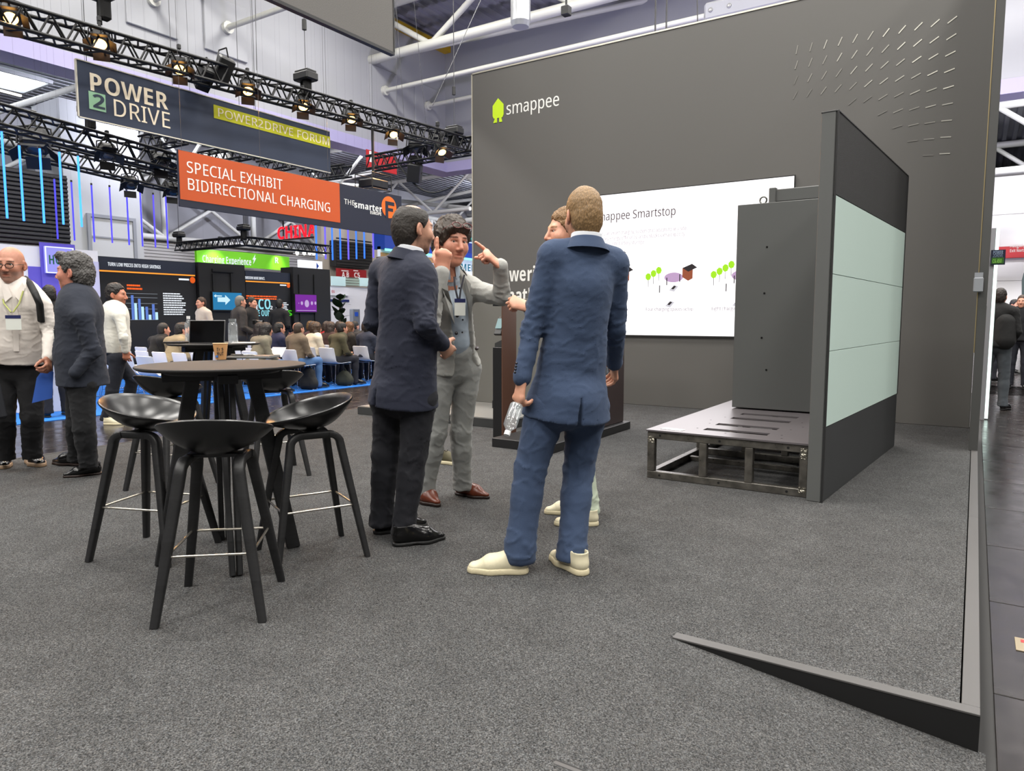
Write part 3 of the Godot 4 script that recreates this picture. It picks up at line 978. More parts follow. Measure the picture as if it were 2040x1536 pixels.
func make_stool() -> Node3D:
	var t := thing("bar_stool", "black bar stool with a curved shell seat", "stool", Vector3.ZERO, 0.0, "black bar stools")
	# shell seat: shallow bowl, high rim at the back (+z), dipping at the front
	var b := B.new()
	var vs := PackedVector3Array(); var ids := PackedInt32Array()
	var na := 64; var nr := 14
	for side in 2:
		for r in nr + 1:
			var s := float(r) / nr
			for a in na:
				var ph := TAU * a / na
				var back := sin(ph) * 0.5 + 0.5
				var rim := 0.035 + 0.125 * pow(back, 1.1) + 0.02 * absf(cos(ph)) * (1.0 - back)
				var rx := 0.232 * (1.0 - 0.05 * (1.0 - back)); var rz := 0.215
				var p := Vector3(cos(ph) * rx * s, 0.665 + rim * pow(s, 2.0 + 0.7 * back), sin(ph) * rz * s)
				var d := Vector3(cos(ph) * s * s * 0.8, -1.0, sin(ph) * s * s * 0.8).normalized()
				vs.append(p + d * (0.011 if side == 1 else 0.0))
	var base := (nr + 1) * na
	for r in nr:
		for a in na:
			var p := r * na + a; var q := r * na + (a + 1) % na
			ids.append_array([p, q, p + na, q, q + na, p + na])
			p += base; q += base
			ids.append_array([p, p + na, q, q, p + na, q + na])
	for a in na:
		var p := nr * na + a; var q := nr * na + (a + 1) % na
		ids.append_array([p, q, p + base, q, q + base, p + base])
	b.raw(vs, ids)
	part("seat_shell", b, M("shell_black", Color(0.075, 0.075, 0.08), 0.3), t)
	var wood := black_wood()
	# two bent side frames; each is two legs and the bridge between them
	for sx in [-1.0, 1.0]:
		for sz in [-1.0, 1.0]:
			b = B.new()
			var foot := Vector3(sx * 0.205, 0.0, sz * 0.225)
			var knee := Vector3(sx * 0.115, 0.585, sz * 0.125)
			var pts := [foot, foot.lerp(knee, 0.5), knee]
			for k in 5:
				var q := (k + 1) / 5.0
				pts.append(knee + Vector3(-sx * 0.008 * q, sin(q * PI / 2) * 0.05, -sz * (1.0 - cos(q * PI / 2)) * 0.055))
			var rad := [0.0135, 0.0165, 0.0185, 0.0185, 0.018, 0.018, 0.018, 0.018]
			strip(b, pts, rad, Vector3(1, 0, 0), 1.45)
			part("leg", b, wood, t)
		b = B.new()
		strip(b, [Vector3(sx * 0.107, 0.635, -0.075), Vector3(sx * 0.105, 0.635, 0.0), Vector3(sx * 0.107, 0.635, 0.075)], [0.018, 0.018, 0.018], Vector3(1, 0, 0), 1.25)
		part("frame_bridge", b, wood, t)
	b = B.new()
	b.span(Vector3(-0.115, 0.638, 0.03), Vector3(0.115, 0.656, -0.03), 0.004)
	b.lathe([Vector2(0, 0.65), Vector2(0.05, 0.65), Vector2(0.07, 0.672), Vector2(0, 0.672)], Transform3D.IDENTITY, 20)
	part("seat_mount", b, M("satin_black"), t)
	# square wire foot rest
	b = B.new()
	var y := 0.27
	var hx := 0.205 - 0.09 * y / 0.585; var hz := 0.225 - 0.1 * y / 0.585
	var c := [Vector3(-hx, y, -hz), Vector3(hx, y, -hz), Vector3(hx, y, hz), Vector3(-hx, y, hz)]
	for k in 4: b.tube([c[k], c[(k + 1) % 4]], 0.0055, 8)
	part("foot_rest", b, M("rest_steel", Color(0.72, 0.7, 0.66), 0.28, 0.95), t)
	b = B.new()
	for sx in [-1.0, 1.0]:
		for sz in [-1.0, 1.0]:
			b.lathe([Vector2(0.013, 0.0), Vector2(0.014, 0.004), Vector2(0.0, 0.005)], X(Vector3(sx * 0.205, 0, sz * 0.225)), 10)
	part("glide", b, M("satin_black"), t)
	return t
# flat oval limb along a path: half-width r times wide along the side direction, a little thinner across
func strip(b: B, pts: Array, rad: Array, side: Vector3, wide: float):
	var sides := 12
	var s0 := b.v.size()
	for k in pts.size():
		var d: Vector3 = (pts[mini(k + 1, pts.size() - 1)] - pts[maxi(k - 1, 0)]).normalized()
		var x := (side - d * side.dot(d)).normalized()
		var y := d.cross(x)
		for j in sides:
			var a := TAU * (j + 0.5) / sides
			var ca := cos(a); var sa := sin(a)
			var e := 0.38
			var o: Vector3 = x * signf(ca) * pow(absf(ca), e) * wide * rad[k] * 0.85 + y * signf(sa) * pow(absf(sa), e) * rad[k]
			b.v.append(pts[k] + o)
			b.n.append((x * ca + y * sa).normalized())
	for k in pts.size() - 1:
		for j in sides:
			var a := s0 + k * sides + j; var c := s0 + k * sides + (j + 1) % sides
			b.i.append_array([a, a + sides, c, c, a + sides, c + sides])
	for e in [0, pts.size() - 1]:
		var s := b.v.size()
		var d: Vector3 = (pts[0] - pts[1]).normalized() if e == 0 else (pts[-1] - pts[-2]).normalized()
		for j in sides:
			b.v.append(b.v[s0 + e * sides + j]); b.n.append(d)
		for j in range(1, sides - 1):
			if e == 0: b.i.append_array([s, s + j, s + j + 1])
			else: b.i.append_array([s, s + j + 1, s + j])

func make_table(label: String, at: Vector3, turn: float) -> Node3D:
	var t := thing("bar_table", label, "table", at, turn, "round bar tables")
	var b := B.new()
	b.lathe([Vector2(0, 0.967), Vector2(0.385, 0.967), Vector2(0.4, 0.976), Vector2(0.4, 0.982), Vector2(0.397, 0.985), Vector2(0, 0.985)], Transform3D.IDENTITY, 64)
	part("table_top", b, M("table_lino", Color(0.1, 0.09, 0.085), 0.72), t)
	var wood := black_wood()
	b = B.new()
	b.lathe([Vector2(0, 0.945), Vector2(0.27, 0.945), Vector2(0.275, 0.95), Vector2(0.275, 0.967), Vector2(0, 0.967)], Transform3D.IDENTITY, 40)
	part("apron", b, wood, t)
	for k in 2:
		b = B.new()
		b.box(X(Vector3(0, 0.93, 0), Vector3(0, PI / 4 + k * PI / 2, 0)), Vector3(0.56, 0.044, 0.09), 0.004)
		part("cross_beam", b, wood, t)
	for k in 4:
		var a := PI / 4 + k * PI / 2
		var d := Vector3(cos(a), 0, sin(a)); var s := Vector3(-sin(a), 0, cos(a))
		b = B.new()
		for q in [-1.0, 1.0]:
			b.bar(d * 0.315 + s * 0.016 * q, d * 0.14 + s * 0.026 * q + Vector3(0, 0.925, 0), 0.026, 0.068, d, 0.005)
		part("leg", b, wood, t)
	return t

func furniture():
	var st := make_stool()
	var spots := [
		[-1.24, 2.95, -0.15, 1.0, "black bar stool turning its high curved back to the open carpet"],
		[-1.86, 3.62, 0.95, -0.2, "black bar stool at the table side towards the two chatting men"],
		[-1.04, 3.6, -0.8, -0.5, "black bar stool at the table side towards the navy suited man"],
		[-2.45, 5.05, 0.45, 1.0, "black bar stool between the two tables on the walkway side"],
		[-1.86, 5.5, -0.6, 1.0, "black bar stool between the two tables on the plinth side"]]
	for k in spots.size():
		var s: Array = spots[k]
		var p := ahead(s[0], s[1])
		var r := facing(s[2], s[3])
		if k == 0:
			st.position = p; st.rotation.y = r; st.set_meta("label", s[4])
		else:
			copy(st, s[4], p, r)
	var t1 := ahead(-1.45, 3.56); var t2 := ahead(-2.74, 6.55)
	make_table("round black bar table with a paper coffee cup on it", t1, 0.25)
	make_table("round black bar table with an open tablet and bottles", t2, 0.6)
	var ty := 0.986
	var cup := thing("coffee_cup", "tan paper coffee cup with bold black lettering on the table", "cup", gh(440, 716, ty), YAW + 0.32)
	var b := B.new()
	b.lathe([Vector2(0.0, 0.004), Vector2(0.026, 0.004), Vector2(0.027, 0.0), Vector2(0.028, 0.0), Vector2(0.0395, 0.089), Vector2(0.038, 0.089), Vector2(0.0275, 0.008), Vector2(0, 0.008)], Transform3D.IDENTITY, 36)
	part("cup_wall", b, M("kraft", Color(0.78, 0.58, 0.38), 0.7), cup)
	b = B.new()
	var rim := []
	for k in 37: rim.append(Vector3(cos(TAU * k / 36) * 0.0395, 0.089, sin(TAU * k / 36) * 0.0395))
	b.tube(rim, 0.0018, 6, false)
	part("rolled_rim", b, M("kraft_pale", Color(0.86, 0.72, 0.55), 0.6), cup)
	var bl := M("print_black", Color(0.05, 0.04, 0.04), 0.7)
	var l1 := text(cup, "IT'S", 0.016, Vector3(0, 0.058, 0.0362), bl, 0.034, true, "lettering", 1); l1.rotation.x = -0.13; l1.scale.z = 0.05
	var l2 := text(cup, "HOT", 0.02, Vector3(0, 0.034, 0.0335), bl, 0.034, true, "lettering", 1); l2.rotation.x = -0.13; l2.scale.z = 0.05
	b = B.new(); b.box(X(Vector3(-0.018, 0.018, 0.0252), Vector3(-0.13, -0.62, 0)), Vector3(0.016, 0.012, 0.002))
	part("blue_badge", b, M("badge_blue", Color(0.2, 0.4, 0.65), 0.6), cup)
	var tp := gh(505, 713, ty)
	var nb := thing("closed_tablet", "flat closed grey tablet folder on the table beside the cup", "tablet", tp, YAW - 0.06)
	b = B.new(); b.box(X(Vector3(0, 0.006, 0)), Vector3(0.25, 0.011, 0.18), 0.003)
	part("case", b, M("tablet_grey", Color(0.42, 0.43, 0.43), 0.4, 0.3), nb)
	b = B.new(); b.box(X(Vector3(0, 0.0125, 0)), Vector3(0.246, 0.003, 0.176), 0.001)
	part("cover", b, M("tablet_dark", Color(0.2, 0.2, 0.2), 0.5), nb)
	var pen := thing("pen", "black and silver pen lying on the closed grey tablet", "pen", tp + Vector3(0, 0.0188, 0) + ahead(-0.05, -0.02), YAW + 0.05)
	b = B.new(); b.tube([Vector3(-0.07, 0, 0), Vector3(0.0, 0, 0)], 0.0045, 8)
	part("barrel", b, M("pen_black", Color(0.04, 0.04, 0.04), 0.3), pen)
	b = B.new(); b.tube([Vector3(0, 0, 0), Vector3(0.055, 0, 0), Vector3(0.068, 0, 0)], [0.0045, 0.0045, 0.0012], 8)
	part("pen_tip", b, M("pen_silver", Color(0.65, 0.65, 0.65), 0.25, 0.9), pen)
	# second table
	var o := t2
	var lap := thing("standing_tablet", "black tablet standing upright on the farther bar table", "tablet", ahead(-2.74, 6.42, ty), YAW + 0.05)
	b = B.new(); b.box(X(Vector3(0, 0.104, 0.01), Vector3(-0.2, 0, 0)), Vector3(0.315, 0.21, 0.008), 0.003)
	part("bezel", b, M("tablet_rim", Color(0.38, 0.38, 0.38), 0.35, 0.5), lap)
	b = B.new(); b.box(X(Vector3(0, 0.105, 0.0148), Vector3(-0.2, 0, 0)), Vector3(0.3, 0.195, 0.002))
	part("glass", b, M("gloss_black"), lap)
	b = B.new(); b.box(X(Vector3(0, 0.08, -0.05), Vector3(0.45, 0, 0)), Vector3(0.2, 0.17, 0.004))
	part("stand_flap", b, M("pen_black"), lap)
	bottle("tall clear glass water bottle beside the upright tablet", ahead(-2.505, 6.4, ty), 0.041, 0.21, 0.75, "glass_bottle")
	bottle("crinkled plastic water bottle with a white cap by the tablet", ahead(-2.945, 6.5, ty), 0.034, 0.235, 0.42, "plastic_bottle")
	var pp := thing("paper_sheets", "white paper sheets at the edge of the farther bar table", "paper", ahead(-2.45, 6.5, ty), YAW + 0.3)
	b = B.new(); b.box(X(Vector3(0, 0.003, 0)), Vector3(0.2, 0.005, 0.14))
	part("sheet", b, M("paper_white"), pp)
	var nd := thing("dark_notebook", "dark notebook lying at the edge of the farther table", "notebook", ahead(-3.02, 6.45, ty), YAW - 0.1)
	b = B.new(); b.box(X(Vector3(0, 0.008, 0)), Vector3(0.17, 0.015, 0.22), 0.003)
	part("cover", b, M("pen_black"), nd)

func water_glass() -> StandardMaterial3D:
	if mats.has("clear_glass"): return mats["clear_glass"]
	var m := M("clear_glass", Color(0.93, 0.96, 0.97, 0.12), 0.03)
	m.transparency = BaseMaterial3D.TRANSPARENCY_ALPHA
	return m
func bottle(label: String, at: Vector3, r: float, h: float, neck: float, called: String) -> Node3D:
	var t := thing(called, label, "bottle", at)
	var b := B.new()
	var nk := r * (0.72 if neck > 0.6 else 0.42)
	var sh := h * 0.74
	b.lathe([Vector2(0, 0.002), Vector2(r * 0.85, 0.0), Vector2(r, 0.008), Vector2(r, sh * 0.4), Vector2(r * 0.97, sh * 0.55), Vector2(r, sh * 0.7), Vector2(r * 0.98, sh), Vector2(nk * 1.2, h * 0.86), Vector2(nk, h * 0.9), Vector2(nk, h * 0.985)], Transform3D.IDENTITY, 24, true)
	part("bottle_wall", b, water_glass(), t)
	b = B.new()
	b.lathe([Vector2(0, 0.006), Vector2(r * 0.93, 0.006), Vector2(r * 0.95, h * 0.36), Vector2(0, h * 0.36)], Transform3D.IDENTITY, 24)
	var w := M("water", Color(0.86, 0.9, 0.92, 0.1), 0.02)
	w.transparency = BaseMaterial3D.TRANSPARENCY_ALPHA
	part("water", b, w, t)
	b = B.new()
	b.lathe([Vector2(0, h * 0.93), Vector2(nk * 1.1, h * 0.93), Vector2(nk * 1.1, h + 0.01), Vector2(0, h + 0.01)], Transform3D.IDENTITY, 20)
	part("cap", b, M("cap_steel", Color(0.62, 0.64, 0.64), 0.3, 0.7) if neck > 0.6 else M("cap_white", Color(0.85, 0.85, 0.85), 0.4), t)
	return t

# ---------------------------------------------------------------- forum: blue carpet, video walls, rows of chairs
# node whose local x runs into the hall (-z) and whose front looks along +x
func panel_node(called: String, label: String, cat: String, at: Vector3) -> Node3D:
	return thing(called, label, cat, at, PI / 2)
# photograph pixel on the plane x = X, in the local frame of such a node
func on(t: Node3D, u: float, v: float) -> Vector3:
	var p := gx(u, v, t.position.x)
	return Vector3(t.position.z - p.z, p.y - t.position.y, 0.0)
func slab(t: Node3D, called: String, a: Vector3, b: Vector3, front: float, m: Material, depth := 0.01) -> MeshInstance3D:
	var g := B.new()
	g.span(Vector3(a.x, a.y, front - depth), Vector3(b.x, b.y, front))
	return part(called, g, m, t)
# rows of print too small to read: short dashes in text-like lines
func tiny_print(t: Node3D, at: Vector3, w: float, rows: int, pitch: float, m: Material):
	var b := B.new()
	var r := RandomNumberGenerator.new()
	r.seed = int(at.x * 100) + rows
	for k in rows:
		var x := 0.0
		var end := w * r.randf_range(0.75, 1.0)
		while x < end:
			var l := minf(r.randf_range(0.04, 0.13) * w, end - x)
			b.span(at + Vector3(x, -k * pitch, 0), at + Vector3(x + l, -k * pitch + pitch * 0.55, 0.003))
			x += l + 0.015 * w
	part("small_print", b, m, t).set_meta("kind", "stuff")

func forum():
	var b := B.new()
	b.span(Vector3(-10.06, HALL_Y - 0.001, -2.2), Vector3(-18.5, HALL_Y + 0.008, -16.5))
	var m := M("blue_carpet", Color(0.01, 0.42, 0.78), 0.95)
	m.albedo_texture = speckle("blue_fibre", 256, 0.8, 1.0)
	m.uv1_scale = Vector3.ONE * 0.5
	struct("floor_forum", b, m, "bright blue carpet of the forum area")
	var X0 := -15.5
	var navy := M("screen_navy", Color(0.115, 0.14, 0.2), 0.5)
	var dark := M("screen_dark", Color(0.085, 0.088, 0.098), 0.45)
	var gold := glow("gold_line", Color(1.0, 0.6, 0.18), 1.0)
	var wht := glow("text_glow", Color(0.92, 0.94, 0.97), 0.85)
	var org := glow("orange_glow", Color(1.0, 0.38, 0.05), 0.9)
	# first video wall
	var t := panel_node("video_wall", "dark video wall with a bar chart and the high savings heading", "video wall", Vector3(X0, HALL_Y, -7.92))
	var w := on(t, 388, 522).x
	var h := 2.63
	slab(t, "wall_frame", Vector3(-0.14, 0, 0), Vector3(w, h, 0), -0.002, dark, 0.25)
	slab(t, "picture_panel", Vector3(0, 0.05, 0), Vector3(w, h - 0.01, 0), 0.01, dark)
	slab(t, "heading_band", Vector3(0, on(t, 200, 537).y, 0), Vector3(w, h - 0.01, 0), 0.012, navy, 0.004)
	var ln := on(t, 205, 538)
	slab(t, "light_line", Vector3(0.02, ln.y - 0.03, 0), Vector3(w - 0.02, ln.y + 0.0, 0), 0.02, gold)
	var p := on(t, 214, 526)
	text(t, "TURN LOW PRICES INTO HIGH SAVINGS", 0.075, Vector3(p.x, p.y, 0.014), wht, on(t, 319, 530).x - p.x, true)
	p = on(t, 252, 570)
	tiny_print(t, Vector3(p.x, p.y, 0.012), on(t, 287, 573).x - p.x, 2, 0.07, org)
	p = on(t, 324, 586)
	tiny_print(t, Vector3(p.x, p.y, 0.012), on(t, 369, 600).x - p.x, 10, 0.052, wht)
	# bar chart
	var blue := glow("bar_blue", Color(0.33, 0.46, 0.78), 0.9)
	var pale := glow("bar_pale", Color(0.72, 0.88, 0.95), 0.95)
	var y0 := on(t, 280, 637).y
	for e in [[260, 588], [274, 595], [289, 611], [302, 606]]:
		var q := on(t, e[0], e[1]); var q2 := on(t, e[0] + 5, e[1])
		slab(t, "bar_tall", Vector3(q.x, y0, 0), Vector3(q2.x, q.y, 0), 0.015, blue, 0.004)
		var q3 := on(t, e[0] + 11, e[1]); var q4 := on(t, e[0] + 11, e[1] + 16)
		slab(t, "bar_short", Vector3(q2.x + 0.01, y0, 0), Vector3(q3.x, q4.y, 0), 0.015, pale, 0.004)
	for v in [584, 592, 604, 615, 637]:
		var q := on(t, 250, v)
		slab(t, "chart_line", Vector3(q.x, q.y - 0.006, 0), Vector3(on(t, 313, v).x, q.y + 0.004, 0), 0.0125, glow("chart_grey", Color(0.55, 0.58, 0.62), 0.7), 0.002)
	logo(t, on(t, 383, 558), 0.075)
	# black column with a turquoise screen
	var c := panel_node("black_column", "black forum column carrying a turquoise screen with white arrows", "column", Vector3(X0 + 0.1, HALL_Y, -10.17))
	var cw := on(c, 487, 530).x
	slab(c, "column_body", Vector3.ZERO, Vector3(cw, 2.64, 0), 0.0, M("column_black", Color(0.035, 0.035, 0.04), 0.6), 0.5)
	for u in [422, 458]:
		var q := on(c, u, 545); var q2 := on(c, u + 6, 615)
		slab(c, "post_recess", q2 * Vector3(0, 1, 0) + q * Vector3(1, 0, 0), Vector3(q2.x, q.y, 0), 0.03, M("rig_black"), 0.03)
	slab(c, "recess_bar", on(c, 422, 541), on(c, 464, 538), 0.03, M("rig_black"), 0.03)
	var a := on(c, 422, 617); var a2 := on(c, 478, 584)
	slab(c, "screen_case", a - Vector3(0.02, 0.03, 0), a2 + Vector3(0.02, 0.02, 0), 0.06, M("rig_black"), 0.05)
	slab(c, "screen", a, a2, 0.066, glow("turquoise", Color(0.04, 0.43, 0.62), 1.0), 0.006)
	b = B.new()
	var o := Vector3((a.x + a2.x) * 0.5 - 0.12, (a.y + a2.y) * 0.5 + 0.03, 0.07)
	b.prism(PackedVector2Array([Vector2(-0.16, -0.05), Vector2(0.05, -0.05), Vector2(0.05, -0.12), Vector2(0.19, 0.0), Vector2(0.05, 0.12), Vector2(0.05, 0.06), Vector2(-0.16, 0.06)]), 0.003, X(o))
	part("arrow_icon", b, glow("pale_blue", Color(0.75, 0.88, 0.95), 0.95), c)
	b = B.new()
	b.prism(PackedVector2Array([Vector2(-0.26, 0.09), Vector2(-0.2, 0.13), Vector2(-0.2, 0.105), Vector2(-0.04, 0.105), Vector2(-0.04, 0.08), Vector2(-0.2, 0.08), Vector2(-0.2, 0.055)]), 0.003, X(o))
	part("arrow_icon", b, glow("pale_blue", Color(0.75, 0.88, 0.95), 0.95), c)
	# second video wall
	t = panel_node("video_wall", "dark video wall with large pale CO2 lettering", "video wall", Vector3(X0, HALL_Y, -11.52))
	w = on(t, 577, 541).x
	h = on(t, 487, 538).y
	slab(t, "wall_frame", Vector3(0, 0, 0), Vector3(w, h, 0), -0.002, dark, 0.25)
	slab(t, "picture_panel", Vector3(0, 0.05, 0), Vector3(w, h - 0.01, 0), 0.01, dark)
	slab(t, "heading_band", Vector3(0, on(t, 530, 560).y, 0), Vector3(w, h - 0.01, 0), 0.012, navy, 0.004)
	ln = on(t, 530, 561)
	slab(t, "light_line", Vector3(0.0, ln.y - 0.03, 0), Vector3(w - 0.02, ln.y, 0), 0.02, gold)
	p = on(t, 487, 553)
	text(t, "EMISSIONS MORE IMPACT.", 0.065, Vector3(p.x + 0.01, p.y, 0.014), wht, on(t, 526, 553).x - p.x, true)
	p = on(t, 490, 586)
	tiny_print(t, Vector3(p.x, p.y - 0.06, 0.012), on(t, 556, 582).x - p.x, 2, 0.06, org)
	var aqua := glow("aqua", Color(0.55, 0.85, 0.9), 0.9)
	p = on(t, 502, 612); text(t, "CE", 0.11, Vector3(p.x, p.y, 0.014), wht, on(t, 513, 612).x - p.x, true)
	p = on(t, 513, 606); text(t, "CO", 0.27, Vector3(p.x, p.y, 0.014), aqua, on(t, 537, 606).x - p.x, true)
	p = on(t, 537, 613); text(t, "2", 0.09, Vector3(p.x, p.y, 0.014), wht, on(t, 542, 613).x - p.x, true)
	p = on(t, 497, 624); text(t, "SAVE OUR", 0.15, Vector3(p.x, p.y, 0.014), aqua, on(t, 537, 624).x - p.x, true)
	p = on(t, 571, 624); text(t, "S", 0.15, Vector3(p.x, p.y, 0.014), glow("green_glow", Color(0.25, 0.75, 0.08), 0.9), on(t, 580, 624).x - p.x, true)
	p = on(t, 549, 604); tiny_print(t, Vector3(p.x, p.y, 0.012), on(t, 575, 604).x - p.x, 5, 0.045, wht)
	logo(t, on(t, 574, 569), 0.06)
	# second black column with the purple screen
	c = panel_node("black_column", "black forum column carrying a purple screen with round dials", "column", Vector3(X0 + 0.1, HALL_Y, -12.95))
	cw = on(c, 657, 536).x
	slab(c, "column_body", Vector3.ZERO, Vector3(cw, on(c, 640, 536).y, 0), 0.0, M("column_black"), 0.5)
	for u in [594, 624]:
		var q := on(c, u, 547); var q2 := on(c, u + 4, 640)
		slab(c, "post_recess", Vector3(q.x, q2.y, 0), Vector3(q2.x, q.y, 0), 0.03, M("rig_black"), 0.03)
	a = on(c, 586, 621); a2 = on(c, 627, 588)
	slab(c, "screen_case", a - Vector3(0.02, 0.03, 0), a2 + Vector3(0.02, 0.02, 0), 0.06, M("rig_black"), 0.05)
	slab(c, "screen", a, a2, 0.066, glow("purple_scr", Color(0.42, 0.05, 0.55), 1.0), 0.006)
	for e in [[592, 604, 0.015], [598, 604, 0.05], [608, 605, 0.1], [618, 604, 0.05], [625, 604, 0.045]]:
		b = B.new()
		b.disc(on(c, e[0], e[1]) + Vector3(0, 0, 0.07), e[2] * 0.75, e[2], 0.003, 20)
		part("dial_icon", b, glow("dial", Color(0.72, 0.62, 0.8), 0.9), c)
	var q0 := on(c, 588, 619)
	slab(c, "screen_line", Vector3(q0.x, q0.y, 0), Vector3(on(c, 626, 619).x, q0.y + 0.015, 0), 0.07, glow("dial"), 0.003)
	chairs()

# round orange emblem with the stepped dark figure, after a line of white lettering
func logo(t: Node3D, at: Vector3, r: float):
	var b := B.new()
	b.disc(at + Vector3(0, 0, 0.014), r * 0.9, r, 0.003, 24)
	part("emblem", b, glow("emblem_orange", Color(0.9, 0.36, 0.05), 0.8), t)
	slab(t, "emblem_line", at + Vector3(-r * 4.6, -r * 0.2, 0), at + Vector3(-r * 1.2, r * 0.35, 0), 0.014, glow("text_glow", Color.WHITE), 0.003)

func make_chair() -> Node3D:
	var t := thing("forum_chair", "white shell chair on thin steel runners in the forum rows", "chair", Vector3.ZERO, 0.0, "white forum chairs")
	var b := B.new()
	# seat and back in one bent shell: profile in z and y, swept across the width
	var prof := [Vector2(-0.23, 0.43), Vector2(-0.2, 0.448), Vector2(-0.1, 0.442), Vector2(0.05, 0.435), Vector2(0.14, 0.445), Vector2(0.185, 0.48), Vector2(0.21, 0.56), Vector2(0.232, 0.66), Vector2(0.25, 0.745), Vector2(0.255, 0.755)]
	var vs := PackedVector3Array(); var ids := PackedInt32Array()
	var nu := 9
	for side in 2:
		for k in prof.size():
			for u in nu:
				var s := float(u) / (nu - 1) * 2.0 - 1.0
				var p: Vector2 = prof[k]
				var hw := 0.235 - (0.02 if k > 5 else 0.0) - (0.03 if k == prof.size() - 1 else 0.0) - (0.03 if k == 0 else 0.0)
				var lift := 0.02 * s * s
				var nrm: Vector2 = (prof[mini(k + 1, prof.size() - 1)] - prof[maxi(k - 1, 0)]).orthogonal().normalized()
				var o: Vector2 = Vector2(p.x - (0.03 * s * s if k > 5 else 0.0), p.y + (lift if k < 6 else 0.0)) - nrm * (0.009 if side == 1 else 0.0)
				vs.append(Vector3(s * hw, o.y, o.x))
	var base := prof.size() * nu
	for k in prof.size() - 1:
		for u in nu - 1:
			var a := k * nu + u
			ids.append_array([a, a + 1, a + nu, a + 1, a + nu + 1, a + nu])
			a += base
			ids.append_array([a, a + nu, a + 1, a + 1, a + nu, a + nu + 1])
	for k in prof.size() - 1:
		for u in [0, nu - 1]:
			var a: int = k * nu + u
			ids.append_array([a, a + nu, a + base, a + nu, a + nu + base, a + base])
	for u in nu - 1:
		for k in [0, prof.size() - 1]:
			var a: int = k * nu + u
			ids.append_array([a, a + 1, a + base, a + 1, a + 1 + base, a + base])
	b.raw(vs, ids)
	part("shell", b, M("chair_white", Color(0.83, 0.84, 0.87), 0.4), t)
	var chrome := M("chair_chrome", Color(0.72, 0.72, 0.74), 0.2, 1.0)
	for sx in [-1.0, 1.0]:
		b = B.new()
		b.tube([Vector3(sx * 0.2, 0.43, -0.2), Vector3(sx * 0.235, 0.006, -0.23), Vector3(sx * 0.235, 0.006, 0.23), Vector3(sx * 0.2, 0.44, 0.16)], 0.006, 6)
		part("runner_leg", b, chrome, t)
	b = B.new()
	for z in [-0.19, 0.15]: b.tube([Vector3(-0.2, 0.425, z), Vector3(0.2, 0.425, z)], 0.006, 6)
	part("seat_rail", b, chrome, t)
	return t
func seat_at(r: int, c: int) -> Vector3:
	return Vector3(-10.5 - 0.55 * c, HALL_Y + 0.008, -5.3 - 0.9 * r)
func chairs():
	var proto := make_chair()
	var first := true
	for r in range(1, 9):
		for c in 7:
			var p := seat_at(r, c) + Vector3(rng.randf_range(-0.03, 0.03), 0, rng.randf_range(-0.04, 0.04))
			var turn := rng.randf_range(-0.05, 0.05)
			if first:
				proto.position = p; proto.rotation.y = turn; first = false
			else:
				copy(proto, "", p, turn)

# ---------------------------------------------------------------- rigging overhead
# black box truss between two points
func truss(label: String, a: Vector3, c: Vector3, s := 0.3, group := "black lighting trusses") -> Node3D:
	var t := thing("lighting_truss", label, "truss", a, 0.0, group)
	var m := M("truss_black", Color(0.03, 0.03, 0.033), 0.45, 0.3)
	var d := (c - a).normalized()
	var side := d.cross(Vector3.UP).normalized()
	var up := side.cross(d)
	var L := a.distance_to(c)
	var k := 0
	var off := []
	for e in [[-1, -1], [1, -1], [1, 1], [-1, 1]]:
		var o: Vector3 = side * e[0] * s * 0.5 + up * e[1] * s * 0.5
		off.append(o)
		var b := B.new()
		b.tube([o, o + d * L], s * 0.095, 8)
		part("chord", b, m, t)
	var n := int(L / (s * 1.1))
	var b := B.new()
	for f in 4:
		var p: Vector3 = off[f]; var q: Vector3 = off[(f + 1) % 4]
		for j in n:
			var x0 := d * (L * j / n); var x1 := d * (L * (j + 0.5) / n); var x2 := d * (L * (j + 1.0) / n)
			b.tube([p + x0, q + x1], s * 0.05, 5, false)
			b.tube([q + x1, p + x2], s * 0.05, 5, false)
	part("lattice", b, m, t).set_meta("kind", "stuff")
	return t
